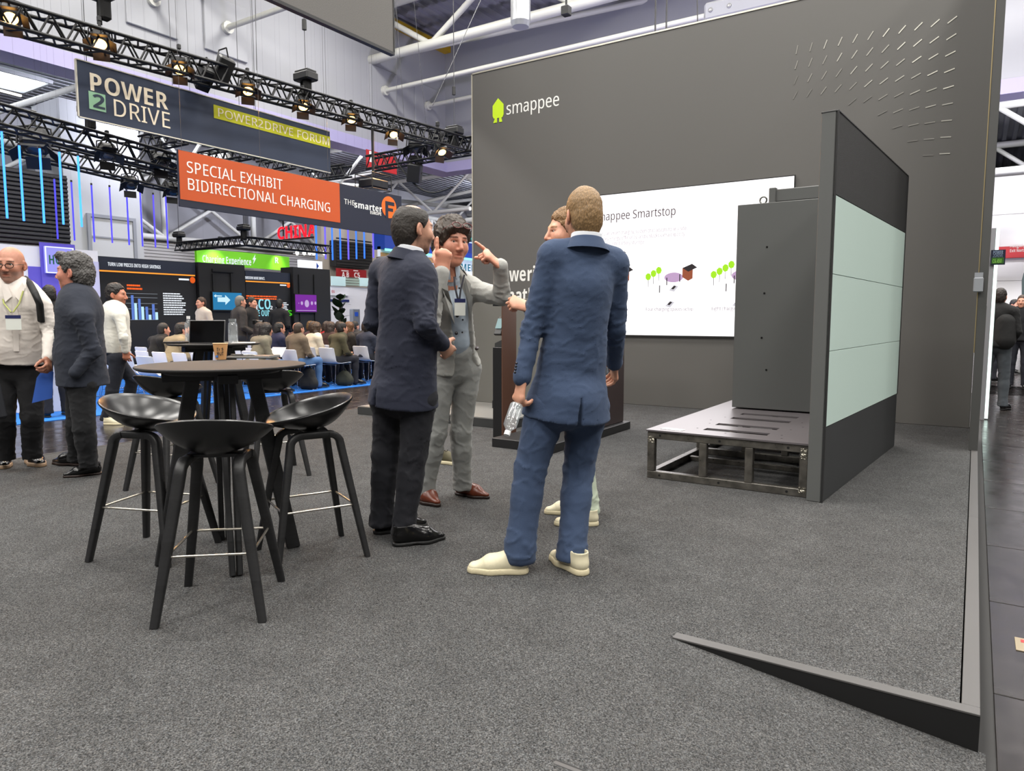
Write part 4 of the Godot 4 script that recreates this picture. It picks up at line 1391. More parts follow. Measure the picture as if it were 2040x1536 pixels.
# theatre lamp with barn doors hanging under a truss; lens looks along dir
func stage_lamp(label: String, at: Vector3, dir: Vector3, lit: bool, s := 1.0):
	var t := thing("stage_lamp", label, "lamp", at, 0.0, "lit stage lamps" if lit else "unlit stage lamps")
	t.scale = Vector3.ONE * s
	var blk := M("rig_black", Color(0.035, 0.035, 0.04), 0.5)
	var z := -dir.normalized()
	var x := Vector3.UP.cross(z).normalized()
	var bs := Basis(x, z.cross(x), z)
	var b := B.new()
	b.tube([Vector3(0, 0.42, 0), Vector3(0, 0.26, 0)], 0.025, 8)
	b.box(X(Vector3(0, 0.4, 0)), Vector3(0.07, 0.09, 0.06), 0.01)
	part("clamp", b, blk, t)
	b = B.new()
	for sx in [-1.0, 1.0]: b.tube([bs * Vector3(sx * 0.19, 0, 0.05), bs * Vector3(sx * 0.19, 0, 0.05) * 0.9 + Vector3(0, 0.2, 0), Vector3(0, 0.27, 0)], 0.014, 6)
	part("yoke", b, blk, t)
	b = B.new()
	b.box(Transform3D(bs, bs * Vector3(0, 0, 0.1)), Vector3(0.3, 0.28, 0.26), 0.05)
	part("lamp_body", b, blk, t)
	b = B.new()
	b.lathe([Vector2(0, 0), Vector2(0.1, 0.0), Vector2(0.075, 0.015), Vector2(0, 0.025)], Transform3D(bs * Basis(Vector3.RIGHT, -PI / 2), bs * Vector3(0, 0, -0.032)), 24, true)
	part("lens", b, glow("warm_lens", Color(1.0, 0.72, 0.36), 9.0) if lit else M("dead_lens", Color(0.25, 0.25, 0.26), 0.15), t)
	var door := M("barn_door_lit", Color(0.16, 0.12, 0.09), 0.5)  # warm lamp glow put into the door colour of lit lamps
	for k in 4:
		b = B.new()
		var r := Basis(Vector3.BACK, PI / 2 * k)
		var wide := 0.26 if k % 2 == 0 else 0.22
		var hinge := Basis(Vector3.RIGHT, -0.75)
		b.box(Transform3D(bs * r * hinge, bs * (r * (Vector3(0, 0.14, -0.035) + hinge * Vector3(0, 0.075, 0)))), Vector3(wide, 0.15, 0.006))
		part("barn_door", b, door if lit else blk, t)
	if lit:
		var l := SpotLight3D.new()
		l.name = "lamp_light"
		l.light_color = Color(1.0, 0.72, 0.42)
		l.light_energy = 9.0
		l.spot_range = 60.0
		l.spot_attenuation = 2.0
		l.spot_angle = 62.0
		l.spot_angle_attenuation = 0.8
		l.light_size = 0.1
		l.shadow_enabled = true
		l.basis = bs
		l.position = bs * Vector3(0, 0, -0.08)
		t.add_child(l)
# chain hoist standing on a truss with its chain going up to the roof
func hoist(label: String, at: Vector3, top: float, s := 1.0):
	var t := thing("chain_hoist", label, "hoist", at, 0.0, "chain hoists")
	var blk := M("rig_black")
	var b := B.new()
	b.box(X(Vector3(0, 0.42 * s, 0)), Vector3(0.42, 0.16, 0.3) * s, 0.03)
	b.box(X(Vector3(0, 0.52 * s, 0)), Vector3(0.36, 0.04, 0.24) * s, 0.01)
	part("motor", b, blk, t)
	b = B.new()
	b.box(X(Vector3(0.04, 0.2, 0) * s), Vector3(0.14, 0.36, 0.16) * s, 0.04)
	b.tube([Vector3(-0.1, 0.36, 0) * s, Vector3(-0.12, 0.0, 0) * s], 0.04 * s, 6)
	part("chain_bag", b, M("bag_black", Color(0.02, 0.02, 0.022), 0.9), t)
	b = B.new()
	b.tube([Vector3(0, 0.5 * s, 0), Vector3(0, top - at.y, 0)], 0.008, 5)
	part("chain", b, M("chain_grey", Color(0.25, 0.25, 0.26), 0.4, 0.6), t)
	b = B.new()
	b.tube([Vector3(0, 1.5, 0), Vector3(0, 1.72, 0)], 0.05, 8)
	part("hook_block", b, blk, t)
func speaker(label: String, at: Vector3, rot: Vector3, size: Vector3):
	var t := thing("loudspeaker", label, "loudspeaker", at)
	var b := B.new()
	b.box(X(Vector3.ZERO, rot), size, 0.03)
	part("cabinet", b, M("rig_black"), t)
	b = B.new()
	b.box(X(Basis.from_euler(rot) * Vector3(0, 0, size.z * 0.5 + 0.005), rot), Vector3(size.x * 0.9, size.y * 0.92, 0.012), 0.004)
	part("grille", b, M("grille_black", Color(0.05, 0.05, 0.052), 0.9), t)
	b = B.new()
	for sx in [-1.0, 1.0]: b.tube([Basis.from_euler(rot) * Vector3(sx * size.x * 0.53, 0, 0), Vector3(sx * size.x * 0.4, size.y * 0.8, 0)], 0.014, 6)
	b.tube([Vector3(-size.x * 0.4, size.y * 0.8, 0), Vector3(size.x * 0.4, size.y * 0.8, 0)], 0.014, 6)
	part("bracket", b, M("rig_black"), t)
func wire(label: String, a: Vector3, c: Vector3, r := 0.004):
	var b := B.new()
	b.tube([Vector3.ZERO, c - a], r, 5, false)
	var o := MeshInstance3D.new()
	o.name = numbered("hanging_wire")
	o.mesh = b.mesh()
	o.material_override = M("wire_grey", Color(0.3, 0.3, 0.31), 0.4, 0.5)
	add_child(o)
	o.position = a
	tag(o, label, "wire", "hanging wires")

func overhead():
	var TX := -12.9
	var a := gx(-120, -4, TX); var c := gx(938, 293, TX)
	truss("long black lighting truss carrying the row of glowing lamps", a, c, 0.36)
	# its glowing lamps
	for e in [[22, 40], [200, 92], [358, 143], [494, 186], [604, 217], [700, 243], [784, 273]]:
		var p := gx(e[0], e[1] - 6, TX + 0.05)
		stage_lamp("black stage lamp with glowing warm lens hanging from the long truss", p, Vector3(0.5, -0.7, 0.32), true, 1.0)
	stage_lamp("black stage lamp at the truss corner near the dark wall", gx(880, 302, TX + 0.1), Vector3(0.5, -0.75, 0.2), true, 1.1)
	# side truss coming off its far end
	var z0 := c.z
	var s0 := gz(738, 326, z0 + 0.3); var s1 := gz(960, 287, z0 + 0.3)
	truss("short black truss running from the corner behind the dark wall", s0, s1, 0.4)
	stage_lamp("dark profile lamp clamped on the corner of the short truss", gz(828, 296, z0 + 0.3), Vector3(0.4, -0.8, 0.5), false, 1.5)
	stage_lamp("dark profile lamp beside the yellow marked one at the corner", gz(872, 288, z0 + 0.3), Vector3(0.5, -0.7, 0.5), false, 1.5)
	speaker("black loudspeaker slung under the short corner truss", gz(826, 345, z0 + 0.3), Vector3(0.3, 0.5, -0.15), Vector3(0.42, 0.55, 0.4))
	speaker("black loudspeaker tilted down from the long truss", gx(445, 139, TX), Vector3(0.5, 1.1, -0.3), Vector3(0.3, 0.5, 0.32))
	speaker("dark loudspeaker beside the tilted one on the long truss", gx(407, 155, TX - 0.3), Vector3(0.8, 1.3, -0.2), Vector3(0.28, 0.46, 0.3))
	for e in [[207, 45], [610, 198], [905, 296]]:
		hoist("black chain hoist gripping the long truss", gx(e[0], e[1], TX), 15.4, 1.15)
	# projector hanging at the corner under a pole
	var pj := gx(744, 372, TX)
	var t := thing("projector", "black projector in a frame hanging from a pole at the corner", "projector", pj)
	var b := B.new(); b.box(X(Vector3(0, 0.05, 0)), Vector3(0.5, 0.22, 0.6), 0.03)
	part("projector_body", b, M("projector_grey", Color(0.1, 0.1, 0.115), 0.4), t)
	b = B.new()
	for sx in [-0.29, 0.29]:
		for sz in [-0.34, 0.34]: b.tube([Vector3(sx, -0.1, sz), Vector3(sx, 0.28, sz)], 0.012, 6)
	for y in [-0.1, 0.28]:
		for sz in [-0.34, 0.34]: b.tube([Vector3(-0.29, y, sz), Vector3(0.29, y, sz)], 0.012, 6)
		for sx in [-0.29, 0.29]: b.tube([Vector3(sx, y, -0.34), Vector3(sx, y, 0.34)], 0.012, 6)
	part("cage", b, M("rig_black"), t)
	b = B.new(); b.tube([Vector3(0, 0.28, 0), Vector3(0, 0.5, 0), Vector3(0, gx(744, 256, TX).y - pj.y, 0)], 0.035, 8)
	part("pole", b, M("rig_black"), t)
	b = B.new(); b.lathe([Vector2(0, 0), Vector2(0.09, 0), Vector2(0.07, 0.05), Vector2(0, 0.06)], Transform3D(Basis(Vector3.BACK, PI / 2), Vector3(-0.25, 0.05, 0.1)), 18)
	part("lens", b, M("gloss_black"), t)
	# hanging cable loop
	var cb := []
	for k in 11:
		var q := k / 10.0
		var p := gz(786, 316, z0 + 0.3).lerp(gz(903, 372, z0 + 0.3), q)
		cb.append(p - Vector3(0, sin(q * PI) * 0.55, 0))
	b = B.new(); b.tube(cb, 0.03, 6)
	var o := part("slack_cable", b, M("rig_black"), self)
	o.name = numbered("slack_cable")
	tag(o, "thick black slack cable looping down from the corner truss", "cable")
	# red banner glimpsed behind the corner
	var rb := panel_node("red_banner", "small red hanging banner behind the corner truss", "banner", gx(730, 297, -19.0))
	slab(rb, "banner_cloth", Vector3(0, on(rb, 730, 333).y, 0), Vector3(on(rb, 790, 310).x, 0, 0), 0.0, M("red_cloth", Color(0.6, 0.05, 0.07), 0.7), 0.03)
	slab(rb, "white_mark", on(rb, 736, 322), on(rb, 741, 302), 0.005, M("print_white"), 0.004)
	hang(rb, [Vector3(0.1, 0, -0.01), Vector3(0.6, 0, -0.01)])
	# two trusses behind the banners with unlit lamps
	var T2 := -14.6
	truss("black truss passing behind the left end of the orange banner", gx(-60, 215, T2), gx(372, 334, T2), 0.34)
	truss("lower black truss behind the blue light tubes", gx(-60, 268, -17.5), gx(372, 374, -17.5), 0.34)
	stage_lamp("unlit stage lamp under the truss left of the orange banner", gx(215, 308, T2), Vector3(0.7, -0.7, 0.2), false, 1.05)
	stage_lamp("unlit stage lamp next to the orange banner edge", gx(322, 326, T2), Vector3(0.7, -0.7, 0.2), false, 1.05)
	stage_lamp("unlit stage lamp on the lower truss between light tubes", gx(260, 369, -17.5), Vector3(0.7, -0.7, 0.2), false, 1.05)
	stage_lamp("unlit stage lamp on the lower truss touching the orange banner", gx(344, 382, -17.5), Vector3(0.7, -0.7, 0.2), false, 1.05)
	stage_lamp("dark unlit lamp cluster above the brightest light tubes", gx(70, 295, -16.5), Vector3(0.3, -0.9, 0.2), false, 1.7)
	hoist("black chain hoist on the truss below the power banner", gx(180, 262, T2), 15.4)
	var zz := 0
	for e in [[288, 287, 362, 271], [405, 318, 490, 302], [520, 335, 580, 322], [605, 352, 693, 340]]:
		var p0 := gx(e[0], e[1], -16.0)
		var p1 := gz(e[2], e[3], p0.z)
		hang(truss("short black cross truss end behind the banners", p0, p1, 0.28), [Vector3(0.2, 0.1, 0)])
	hoist("black chain hoist between the two banners", gx(512, 318, -15.2), 15.4)
	banners()
	tubes()

func banner(label: String, X0: float, tl: Vector2, tr: Vector2, bot: float) -> Node3D:
	var p := gx(tl.x, tl.y, X0)
	var t := panel_node("hanging_banner", label, "banner", Vector3(X0, p.y, p.z))
	return t
func banners():
	# power banner
	var t := banner("dark blue hanging banner with white POWER 2 DRIVE lettering and yellow strip", -13.5, Vector2(152, 118), Vector2(657, 262), 230)
	var w := on(t, 657, 262).x; var h := -on(t, 157, 231).y
	var b := B.new(); b.span(Vector3(0, -h, -0.04), Vector3(w, 0, 0), 0.004)
	part("banner_cloth", b, cloth("banner_navy", Color(0.155, 0.2, 0.29), 0.7, 2.0, 0.03, 0.0), t)
	b = B.new()
	b.span(Vector3(-0.02, -h, -0.045), Vector3(0.0, 0.01, 0.005)); b.span(Vector3(0, 0.0, -0.045), Vector3(w, 0.02, 0.005)); b.span(Vector3(0, -h - 0.02, -0.045), Vector3(w, -h, 0.005))
	part("edge_profile", b, M("edge_alu"), t)
	var cream := M("banner_cream", Color(0.93, 0.88, 0.78), 0.7)
	var p := on(t, 175, 160); var q := on(t, 331, 205)
	text(t, "POWER", 0.3, Vector3(p.x, p.y - 0.015, 0.004), cream, q.x - p.x, true)
	p = on(t, 222, 213); q = on(t, 334, 235)
	text(t, "DRIVE", 0.3, Vector3(p.x, p.y + 0.0, 0.004), cream, q.x - p.x)
	p = on(t, 176, 183); q = on(t, 211, 220)
	slab(t, "green_tile", Vector3(p.x, p.y - 0.29, 0), Vector3(q.x, p.y + 0.02, 0), 0.006, M("tile_green", Color(0.55, 0.72, 0.58), 0.7), 0.004)
	text(t, "2", 0.24, Vector3(p.x + 0.05, p.y - 0.135, 0.008), M("banner_ink", Color(0.14, 0.2, 0.26), 0.7), (q.x - p.x) * 0.72, true)
	p = on(t, 425, 208); q = on(t, 656, 262)
	slab(t, "yellow_strip", Vector3(p.x, p.y - 0.27, 0), Vector3(w, p.y, 0), 0.005, M("strip_yellow", Color(0.72, 0.72, 0.05), 0.7), 0.004)
	text(t, "POWER2DRIVE FORUM", 0.17, Vector3(p.x + 0.07, p.y - 0.135, 0.007), cream, w - p.x - 0.14)
	for u in [0.15, w * 0.37, w * 0.63, w - 0.15]:
		wire("thin wire holding up the dark blue power banner", t.position + Vector3(-0.02, 0.02, -u), t.position + Vector3(-0.02, 9.4, -u))
	# orange banner
	t = banner("orange hanging banner with white SPECIAL EXHIBIT lettering and navy end", -12.6, Vector2(353, 297), Vector2(800, 396), 397)
	w = on(t, 800, 396).x; h = -on(t, 359, 411).y
	var wo := on(t, 676, 372).x
	b = B.new(); b.span(Vector3(0, -h, -0.04), Vector3(w, 0, 0), 0.004)
	part("banner_cloth", b, cloth("banner_dark", Color(0.1, 0.12, 0.2), 0.7, 2.0, 0.03, 0.0), t)
	slab(t, "orange_field", Vector3(0.02, -h * 0.87, 0), Vector3(wo, -0.01, 0), 0.005, cloth("banner_orange", Color(0.8, 0.33, 0.1), 0.7, 2.0, 0.03, 0.0), 0.004)
	var wht := M("print_white")
	p = on(t, 370, 332); q = on(t, 561, 366)
	text(t, "SPECIAL EXHIBIT", 0.215, Vector3(p.x, p.y, 0.008), wht, q.x - p.x)
	p = on(t, 371, 366); q = on(t, 655, 408)
	text(t, "BIDIRECTIONAL CHARGING", 0.215, Vector3(p.x, p.y, 0.008), wht, q.x - p.x)
	p = on(t, 685, 401); q = on(t, 706, 404)
	text(t, "THE", 0.12, Vector3(p.x, p.y, 0.004), wht, q.x - p.x)
	p = on(t, 705, 407); q = on(t, 760, 415)
	text(t, "smarter", 0.15, Vector3(p.x, p.y, 0.004), wht, q.x - p.x, true)
	p = on(t, 737, 423); q = on(t, 759, 426)
	text(t, "EUROPE", 0.075, Vector3(p.x, p.y, 0.004), wht, q.x - p.x, true)
	p = on(t, 775, 413)
	b = B.new(); b.disc(p + Vector3(0, 0, 0.005), 0.27, 0.27, 0.004, 36)
	part("emblem", b, M("emblem_paint", Color(0.86, 0.4, 0.08), 0.6), t)
	b = B.new()
	b.prism(PackedVector2Array([Vector2(-0.14, -0.27), Vector2(-0.04, -0.27), Vector2(-0.04, -0.1), Vector2(0.14, -0.1), Vector2(0.14, -0.02), Vector2(-0.04, -0.02), Vector2(-0.04, 0.05), Vector2(0.19, 0.05), Vector2(0.19, 0.14), Vector2(-0.14, 0.14)]), 0.004, X(p + Vector3(0, 0, 0.009)))
	part("emblem_step", b, cloth("banner_dark", Color.WHITE), t)
	for u in [0.1, w * 0.3, w * 0.6, w - 0.1]:
		wire("thin wire holding up the orange banner", t.position + Vector3(-0.02, 0.0, -u), t.position + Vector3(-0.02, 10.4, -u))
	# dark panel sign hanging above the stand
	p = gx(784, 104, -8.0)
	t = panel_node("hanging_sign", "dark grey framed panel hanging high above the tables", "panel", Vector3(-8.0, p.y, p.z + 4.2))
	b = B.new(); b.span(Vector3(0, 0, -0.06), Vector3(4.2, 3.0, 0))
	part("panel_face", b, cloth("panel_cloth", Color(0.4, 0.39, 0.38), 0.8, 1.0, 0.03, 0.0), t)
	b = B.new()
	b.span(Vector3(0, -0.045, -0.08), Vector3(4.22, 0.0, 0.01)); b.span(Vector3(4.2, 0.0, -0.08), Vector3(4.225, 3.0, 0.01))
	part("panel_frame", b, M("frame_dark", Color(0.12, 0.12, 0.125), 0.5, 0.3), t)
	for u in [0.2, 4.0]:
		wire("wire holding the dark framed panel above the tables", t.position + Vector3(-0.03, 3.0, -u), Vector3(-8.03, 15.4, t.position.z - u))
	# loose wires across the upper hall
	wire("long slanting wire in front of the white upper wall", gx(862, 210, -14.0), gx(985, -60, -14.0) , 0.012)
	for e in [[520, 0, 511, 140], [740, 90, 742, 230], [770, 110, 805, 235], [790, 60, 850, 260], [905, 60, 905, 250]]:
		wire("thin vertical rigging wire in front of the upper wall", gx(e[2], e[3], -13.4), gx(e[0], e[1], -13.4) + Vector3(0, 6, 0), 0.006)
	for u in [1305, 1327]:
		var pw := gz(u, 82, -9.32)
		wire("thin wire holding the dark exhibition wall from the roof", Vector3(pw.x, 4.98, -9.32), Vector3(pw.x, 15.4, -9.32), 0.012)
	wire("white steel rope above the dark exhibition wall", gz(1390, 62, -9.32), gz(1355, -60, -9.32) + Vector3(0, 6, 0), 0.008)

# hanging light tubes
func tubes():
	var sets := [
		[-16.0, 0.022, Color(0.2, 0.5, 1.0), 2.8, [[3, 262, 7, 434], [38, 290, 47, 440], [79, 296, 86, 444], [118, 303, 126, 447], [155, 311, 163, 452]], "bright blue glowing light tube hanging before the dark slatted wall"],
		[-18.5, 0.02, Color(0.3, 0.28, 0.98), 1.1, [[108, 357, 114, 476], [142, 363, 148, 479], [182, 369, 188, 482], [218, 373, 224, 484], [252, 380, 256, 488], [279, 384, 284, 491], [305, 388, 310, 493], [330, 392, 336, 495]], "dim violet blue light tube hanging before the white shaft"],
		[-20.0, 0.03, Color(0.15, 0.42, 1.0), 1.5, [[629, 440, 632, 517], [647, 443, 649, 516], [661, 445, 662, 518], [677, 446, 678, 517], [693, 448, 694, 517], [709, 450, 710, 516], [725, 452, 726, 515], [743, 455, 742, 513]], "blue light tube hanging below the orange banner near red letters"]]
	var n := 0
	for s in sets:
		for e in s[4]:
			var p := gx(e[0], e[1], s[0]); var q := gx(e[2], e[3], s[0])
			q.z = p.z
			var t := thing("light_tube", s[5], "light tube", q, 0.0, "hanging blue light tubes")
			var b := B.new(); b.tube([Vector3.ZERO, Vector3(0, p.y - q.y, 0)], s[1], 8)
			var col: Color = s[2]
			if n % 3 == 2 and n > 5: col = Color(0.35, 0.3, 0.95)
			part("glowing_tube", b, glow("tube_%s_%d" % [col.to_html(), int(s[3] * 10)], col, s[3]), t)
			b = B.new(); b.tube([Vector3(0, p.y - q.y, 0), Vector3(0, p.y - q.y + 0.05, 0)], s[1] * 1.15, 8)
			part("end_cap", b, M("rig_black"), t)
			b = B.new(); b.tube([Vector3(0, p.y - q.y + 0.05, 0), Vector3(0, 15.45 - q.y, 0)], 0.0011, 4, false)
			part("tube_wire", b, M("rig_black"), t)
			n += 1

# thin wires from a hanging thing up to the roof
func hang(t: Node3D, pts: Array, roof := 15.4):
	for p in pts:
		var b := B.new()
		var top_y: float = (roof - (t.position.y + p.y))
		b.tube([p, p + Vector3(0, top_y, 0)], 0.0014, 4, false)
		part("hanger", b, M("wire_grey", Color(0.3, 0.3, 0.31), 0.4, 0.5), t)

# ---------------------------------------------------------------- neighbouring booths and the far hall
func beyond():
	# dark slatted wall high behind the bright tubes
	var X0 := -22.5
	var b := B.new()
	var p0 := gx(-60, 335, X0); var p1 := gx(136, 350, X0); var p2 := gx(136, 492, X0)
	b.span(Vector3(X0 - 0.3, p2.y, p0.z), Vector3(X0 - 0.1, p1.y, p1.z))
	var w := struct("wall_slatted", b, M("slat_wall", Color(0.03, 0.035, 0.06), 0.7), "dark slatted wall coloured as lit blue high behind the light tubes")  # blue light of the tubes put into the wall and slat colours
	var sl := B.new(); sl.box(Transform3D.IDENTITY, Vector3(0.05, 0.07, absf(p1.z - p0.z)), 0.01)
	var sm := sl.mesh()
	var n := int((p1.y - p2.y) / 0.12)
	for k in n:
		part("slat", sm, M("slat_blue_lit", Color(0.05, 0.055, 0.1), 0.5), w, X(Vector3(X0 - 0.08, p2.y + 0.06 + k * 0.12, (p0.z + p1.z) / 2)))
	var t := panel_node("red_fascia", "red strip sign under the dark slatted wall", "sign", gx(-40, 484, X0 + 0.1))
	slab(t, "sign_face", Vector3(0, -0.35, 0), Vector3(on(t, 92, 490).x, 0, 0), 0.0, M("fascia_red", Color(0.6, 0.05, 0.08), 0.5), 0.1)
	hang(t, [Vector3(0.3, 0, -0.05), Vector3(1.8, 0, -0.05)])
	letter_booth()
	green_booth()
	china_sign()
	blue_booth()
	right_side()
	added_flood_lamps()

func letter_booth():
	# white and violet booth behind the two chatting men
	var white := M("booth_white", Color(0.85, 0.85, 0.88), 0.5)
	var vio := M("booth_violet_lit", Color(0.36, 0.32, 0.74), 0.5)  # violet deepened in the paint to stand for violet light on it
	var t := panel_node("violet_booth", "white and violet booth wall with a glowing HG letter panel", "booth", Vector3(-15.2, HALL_Y, -4.6))
	var a := on(t, 48, 487)
	slab(t, "booth_wall", Vector3(0, 0, 0), Vector3(on(t, 196, 530).x, on(t, 60, 490).y, 0), 0.0, white, 0.2)
	a = on(t, 66, 700); var c := on(t, 140, 535)
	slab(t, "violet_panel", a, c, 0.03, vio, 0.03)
	a = on(t, 80, 545); c = on(t, 146, 488)
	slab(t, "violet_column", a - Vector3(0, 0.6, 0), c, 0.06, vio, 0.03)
	a = on(t, 86, 544); c = on(t, 140, 495)
	slab(t, "letter_panel", a, c, 0.12, glow("hg_panel", Color(0.6, 0.6, 0.95), 0.85), 0.05)
	var b := B.new()
	for e in [[a.x, a.y, c.x, a.y + 0.02], [a.x, c.y - 0.02, c.x, c.y]]: b.span(Vector3(e[0], e[1], 0.12), Vector3(e[2], e[3], 0.13))
	for e in [[a.x, a.y, a.x + 0.02, c.y], [c.x - 0.02, a.y, c.x, c.y]]: b.span(Vector3(e[0], e[1], 0.12), Vector3(e[2], e[3], 0.13))
	part("glow_frame", b, glow("frame_glow", Color(0.85, 0.88, 1.0), 1.2), t)
	var p := on(t, 90, 518)
	text(t, "HG", 0.17, Vector3(p.x, p.y, 0.124), M("hg_green", Color(0.05, 0.35, 0.25), 0.6), on(t, 114, 520).x - p.x, true)
	a = on(t, 155, 590); c = on(t, 194, 522)
	slab(t, "info_board", a, c, 0.05, M("board_lilac", Color(0.72, 0.72, 0.85), 0.5), 0.05)
	# white counter
	var k := thing("white_counter", "white booth counter behind the bald man's legs", "counter", gh(62, 824, HALL_Y))
	b = B.new(); b.span(Vector3(-0.9, 0, 0.1), Vector3(0.12, 0.95, -0.5), 0.01)
	part("counter_body", b, white, k)
	b = B.new(); b.span(Vector3(-0.94, 0.95, 0.14), Vector3(0.16, 0.985, -0.54), 0.006)
	part("counter_top", b, M("hall_white"), k)

func green_booth():
	var t := panel_node("green_banner", "bright green hanging fascia with white charging lettering", "banner", gx(391, 496, -21.0))
	var e := on(t, 576, 507)
	var h := -on(t, 391, 527).y
	var lime := M("fascia_green", Color(0.4, 0.72, 0.08), 0.5)
	# gently bowed front, built from upright strips
	var b := B.new()
	for k in 12:
		var u0 := e.x * k / 12.0; var u1 := e.x * (k + 1) / 12.0
		var z0 := sin(PI * k / 12.0) * 0.25; var z1 := sin(PI * (k + 1) / 12.0) * 0.25
		b.quad(Vector3(u0, -h * 1.02, z0), Vector3(u1, -h * 1.02, z1), Vector3(u1, 0, z1), Vector3(u0, 0, z0))
		b.quad(Vector3(u1, -h * 1.02, z1 - 0.1), Vector3(u0, -h * 1.02, z0 - 0.1), Vector3(u0, 0, z0 - 0.1), Vector3(u1, 0, z1 - 0.1))
		b.quad(Vector3(u0, 0, z0), Vector3(u1, 0, z1), Vector3(u1, 0, z1 - 0.1), Vector3(u0, 0, z0 - 0.1))
		b.quad(Vector3(u0, -h * 1.02, z0 - 0.1), Vector3(u1, -h * 1.02, z1 - 0.1), Vector3(u1, -h * 1.02, z1), Vector3(u0, -h * 1.02, z0))
	part("fascia", b, lime, t)
	var wht := glow("text_glow", Color.WHITE)
	var p := on(t, 393, 516)
	text(t, "Charging Experience", 0.22, Vector3(p.x, p.y, 0.26), wht, on(t, 490, 518).x - p.x, true)
	p = on(t, 540, 519); text(t, "R", 0.2, Vector3(p.x, p.y, 0.18), wht, 0.16, true)
	b = B.new()
	p = on(t, 496, 517)
	b.prism(PackedVector2Array([Vector2(0.06, 0.16), Vector2(-0.06, -0.02), Vector2(0.0, -0.02), Vector2(-0.03, -0.16), Vector2(0.09, 0.04), Vector2(0.03, 0.04)]), 0.01, X(p + Vector3(0, 0, 0.27)))
	part("flash_mark", b, wht, t)
	hang(t, [Vector3(0.3, 0, -0.05), Vector3(e.x - 0.3, 0, -0.05)])
	# two small spot lamps shining down the fascia
	for u in [0.5, e.x - 0.6]:
		var lp := t.position + Vector3(0.55, 0.3, -u)
		var fl := thing("fascia_lamp", "small white spot lamp shining on the green fascia", "lamp", lp, 0.0, "fascia lamps")
		b = B.new(); b.box(X(Vector3(0, 0.06, 0)), Vector3(0.12, 0.1, 0.12), 0.02)
		part("lamp_body", b, M("rig_black"), fl)
		b = B.new(); b.lathe([Vector2(0, 0), Vector2(0.045, 0.0), Vector2(0.045, 0.012)], Transform3D.IDENTITY, 14)
		part("lens", b, glow("spot_white", Color(1, 0.97, 0.9), 4.0), fl)
		hang(fl, [Vector3(0, 0.1, 0)])
		var l := SpotLight3D.new()
		l.name = "lamp_light"
		l.light_energy = 3.0
		l.spot_range = 30.0
		l.spot_angle = 40.0
		l.spot_attenuation = 2.0
		l.light_size = 0.05
		l.shadow_enabled = true
		l.rotation = Vector3(-1.15, PI / 2, 0)
		l.position.y = -0.02
		fl.add_child(l)
	# square truss ring above it
	var y := gx(355, 492, -19.5)
	var q1 := y; var q2 := gz(486, 482, y.z)
	q1.y = y.y; q2.y = y.y + 0.0
	truss("slim black truss ring side above the green fascia", q1, q2, 0.22, "slim truss ring")
	var q3 := gx(655, 496, q2.x); q3.y = q2.y
	truss("slim black truss ring end above the green fascia", q2, q3, 0.22, "slim truss ring")
	for e2 in [[q1.lerp(q2, 0.02)], [q2]]:
		hoist("small black hoist holding the slim truss ring", e2[0], 15.4, 0.8)
	# small white light box behind the black column
	var s := panel_node("white_light_box", "small white light box sign above the black column", "sign", gx(597, 521, -19.0))
	slab(s, "sign_face", on(s, 597, 537), on(s, 642, 521), 0.0, glow("white_box", Color(0.95, 0.97, 1.0), 1.0), 0.1)
	b = B.new(); b.disc(on(s, 632, 530) + Vector3(0, 0, 0.006), 0.07, 0.13, 0.004, 3)
	part("blue_mark", b, glow("mark_blue", Color(0.1, 0.25, 0.6), 0.8), s)
	hang(s, [on(s, 602, 521), on(s, 638, 521)])
	# row of small white spot lamps on a rail
	var r := panel_node("spot_rail", "thin rail of small white spot lamps near the red letters", "lamp rail", gx(585, 505, -23.0))
	b = B.new(); b.span(Vector3(0, -0.02, 0), Vector3(on(r, 650, 505).x, 0.02, -0.04))
	part("rail", b, M("hall_white"), r)
	hang(r, [Vector3(0.1, 0, -0.02), Vector3(1.0, 0, -0.02)])
	for u in [592, 606, 617, 625, 646]:
		b = B.new(); b.ball(on(r, u, 504), Vector3(0.07, 0.09, 0.07), 8)
		part("spot", b, glow("spot_white", Color(1, 0.97, 0.9), 4.0), r)

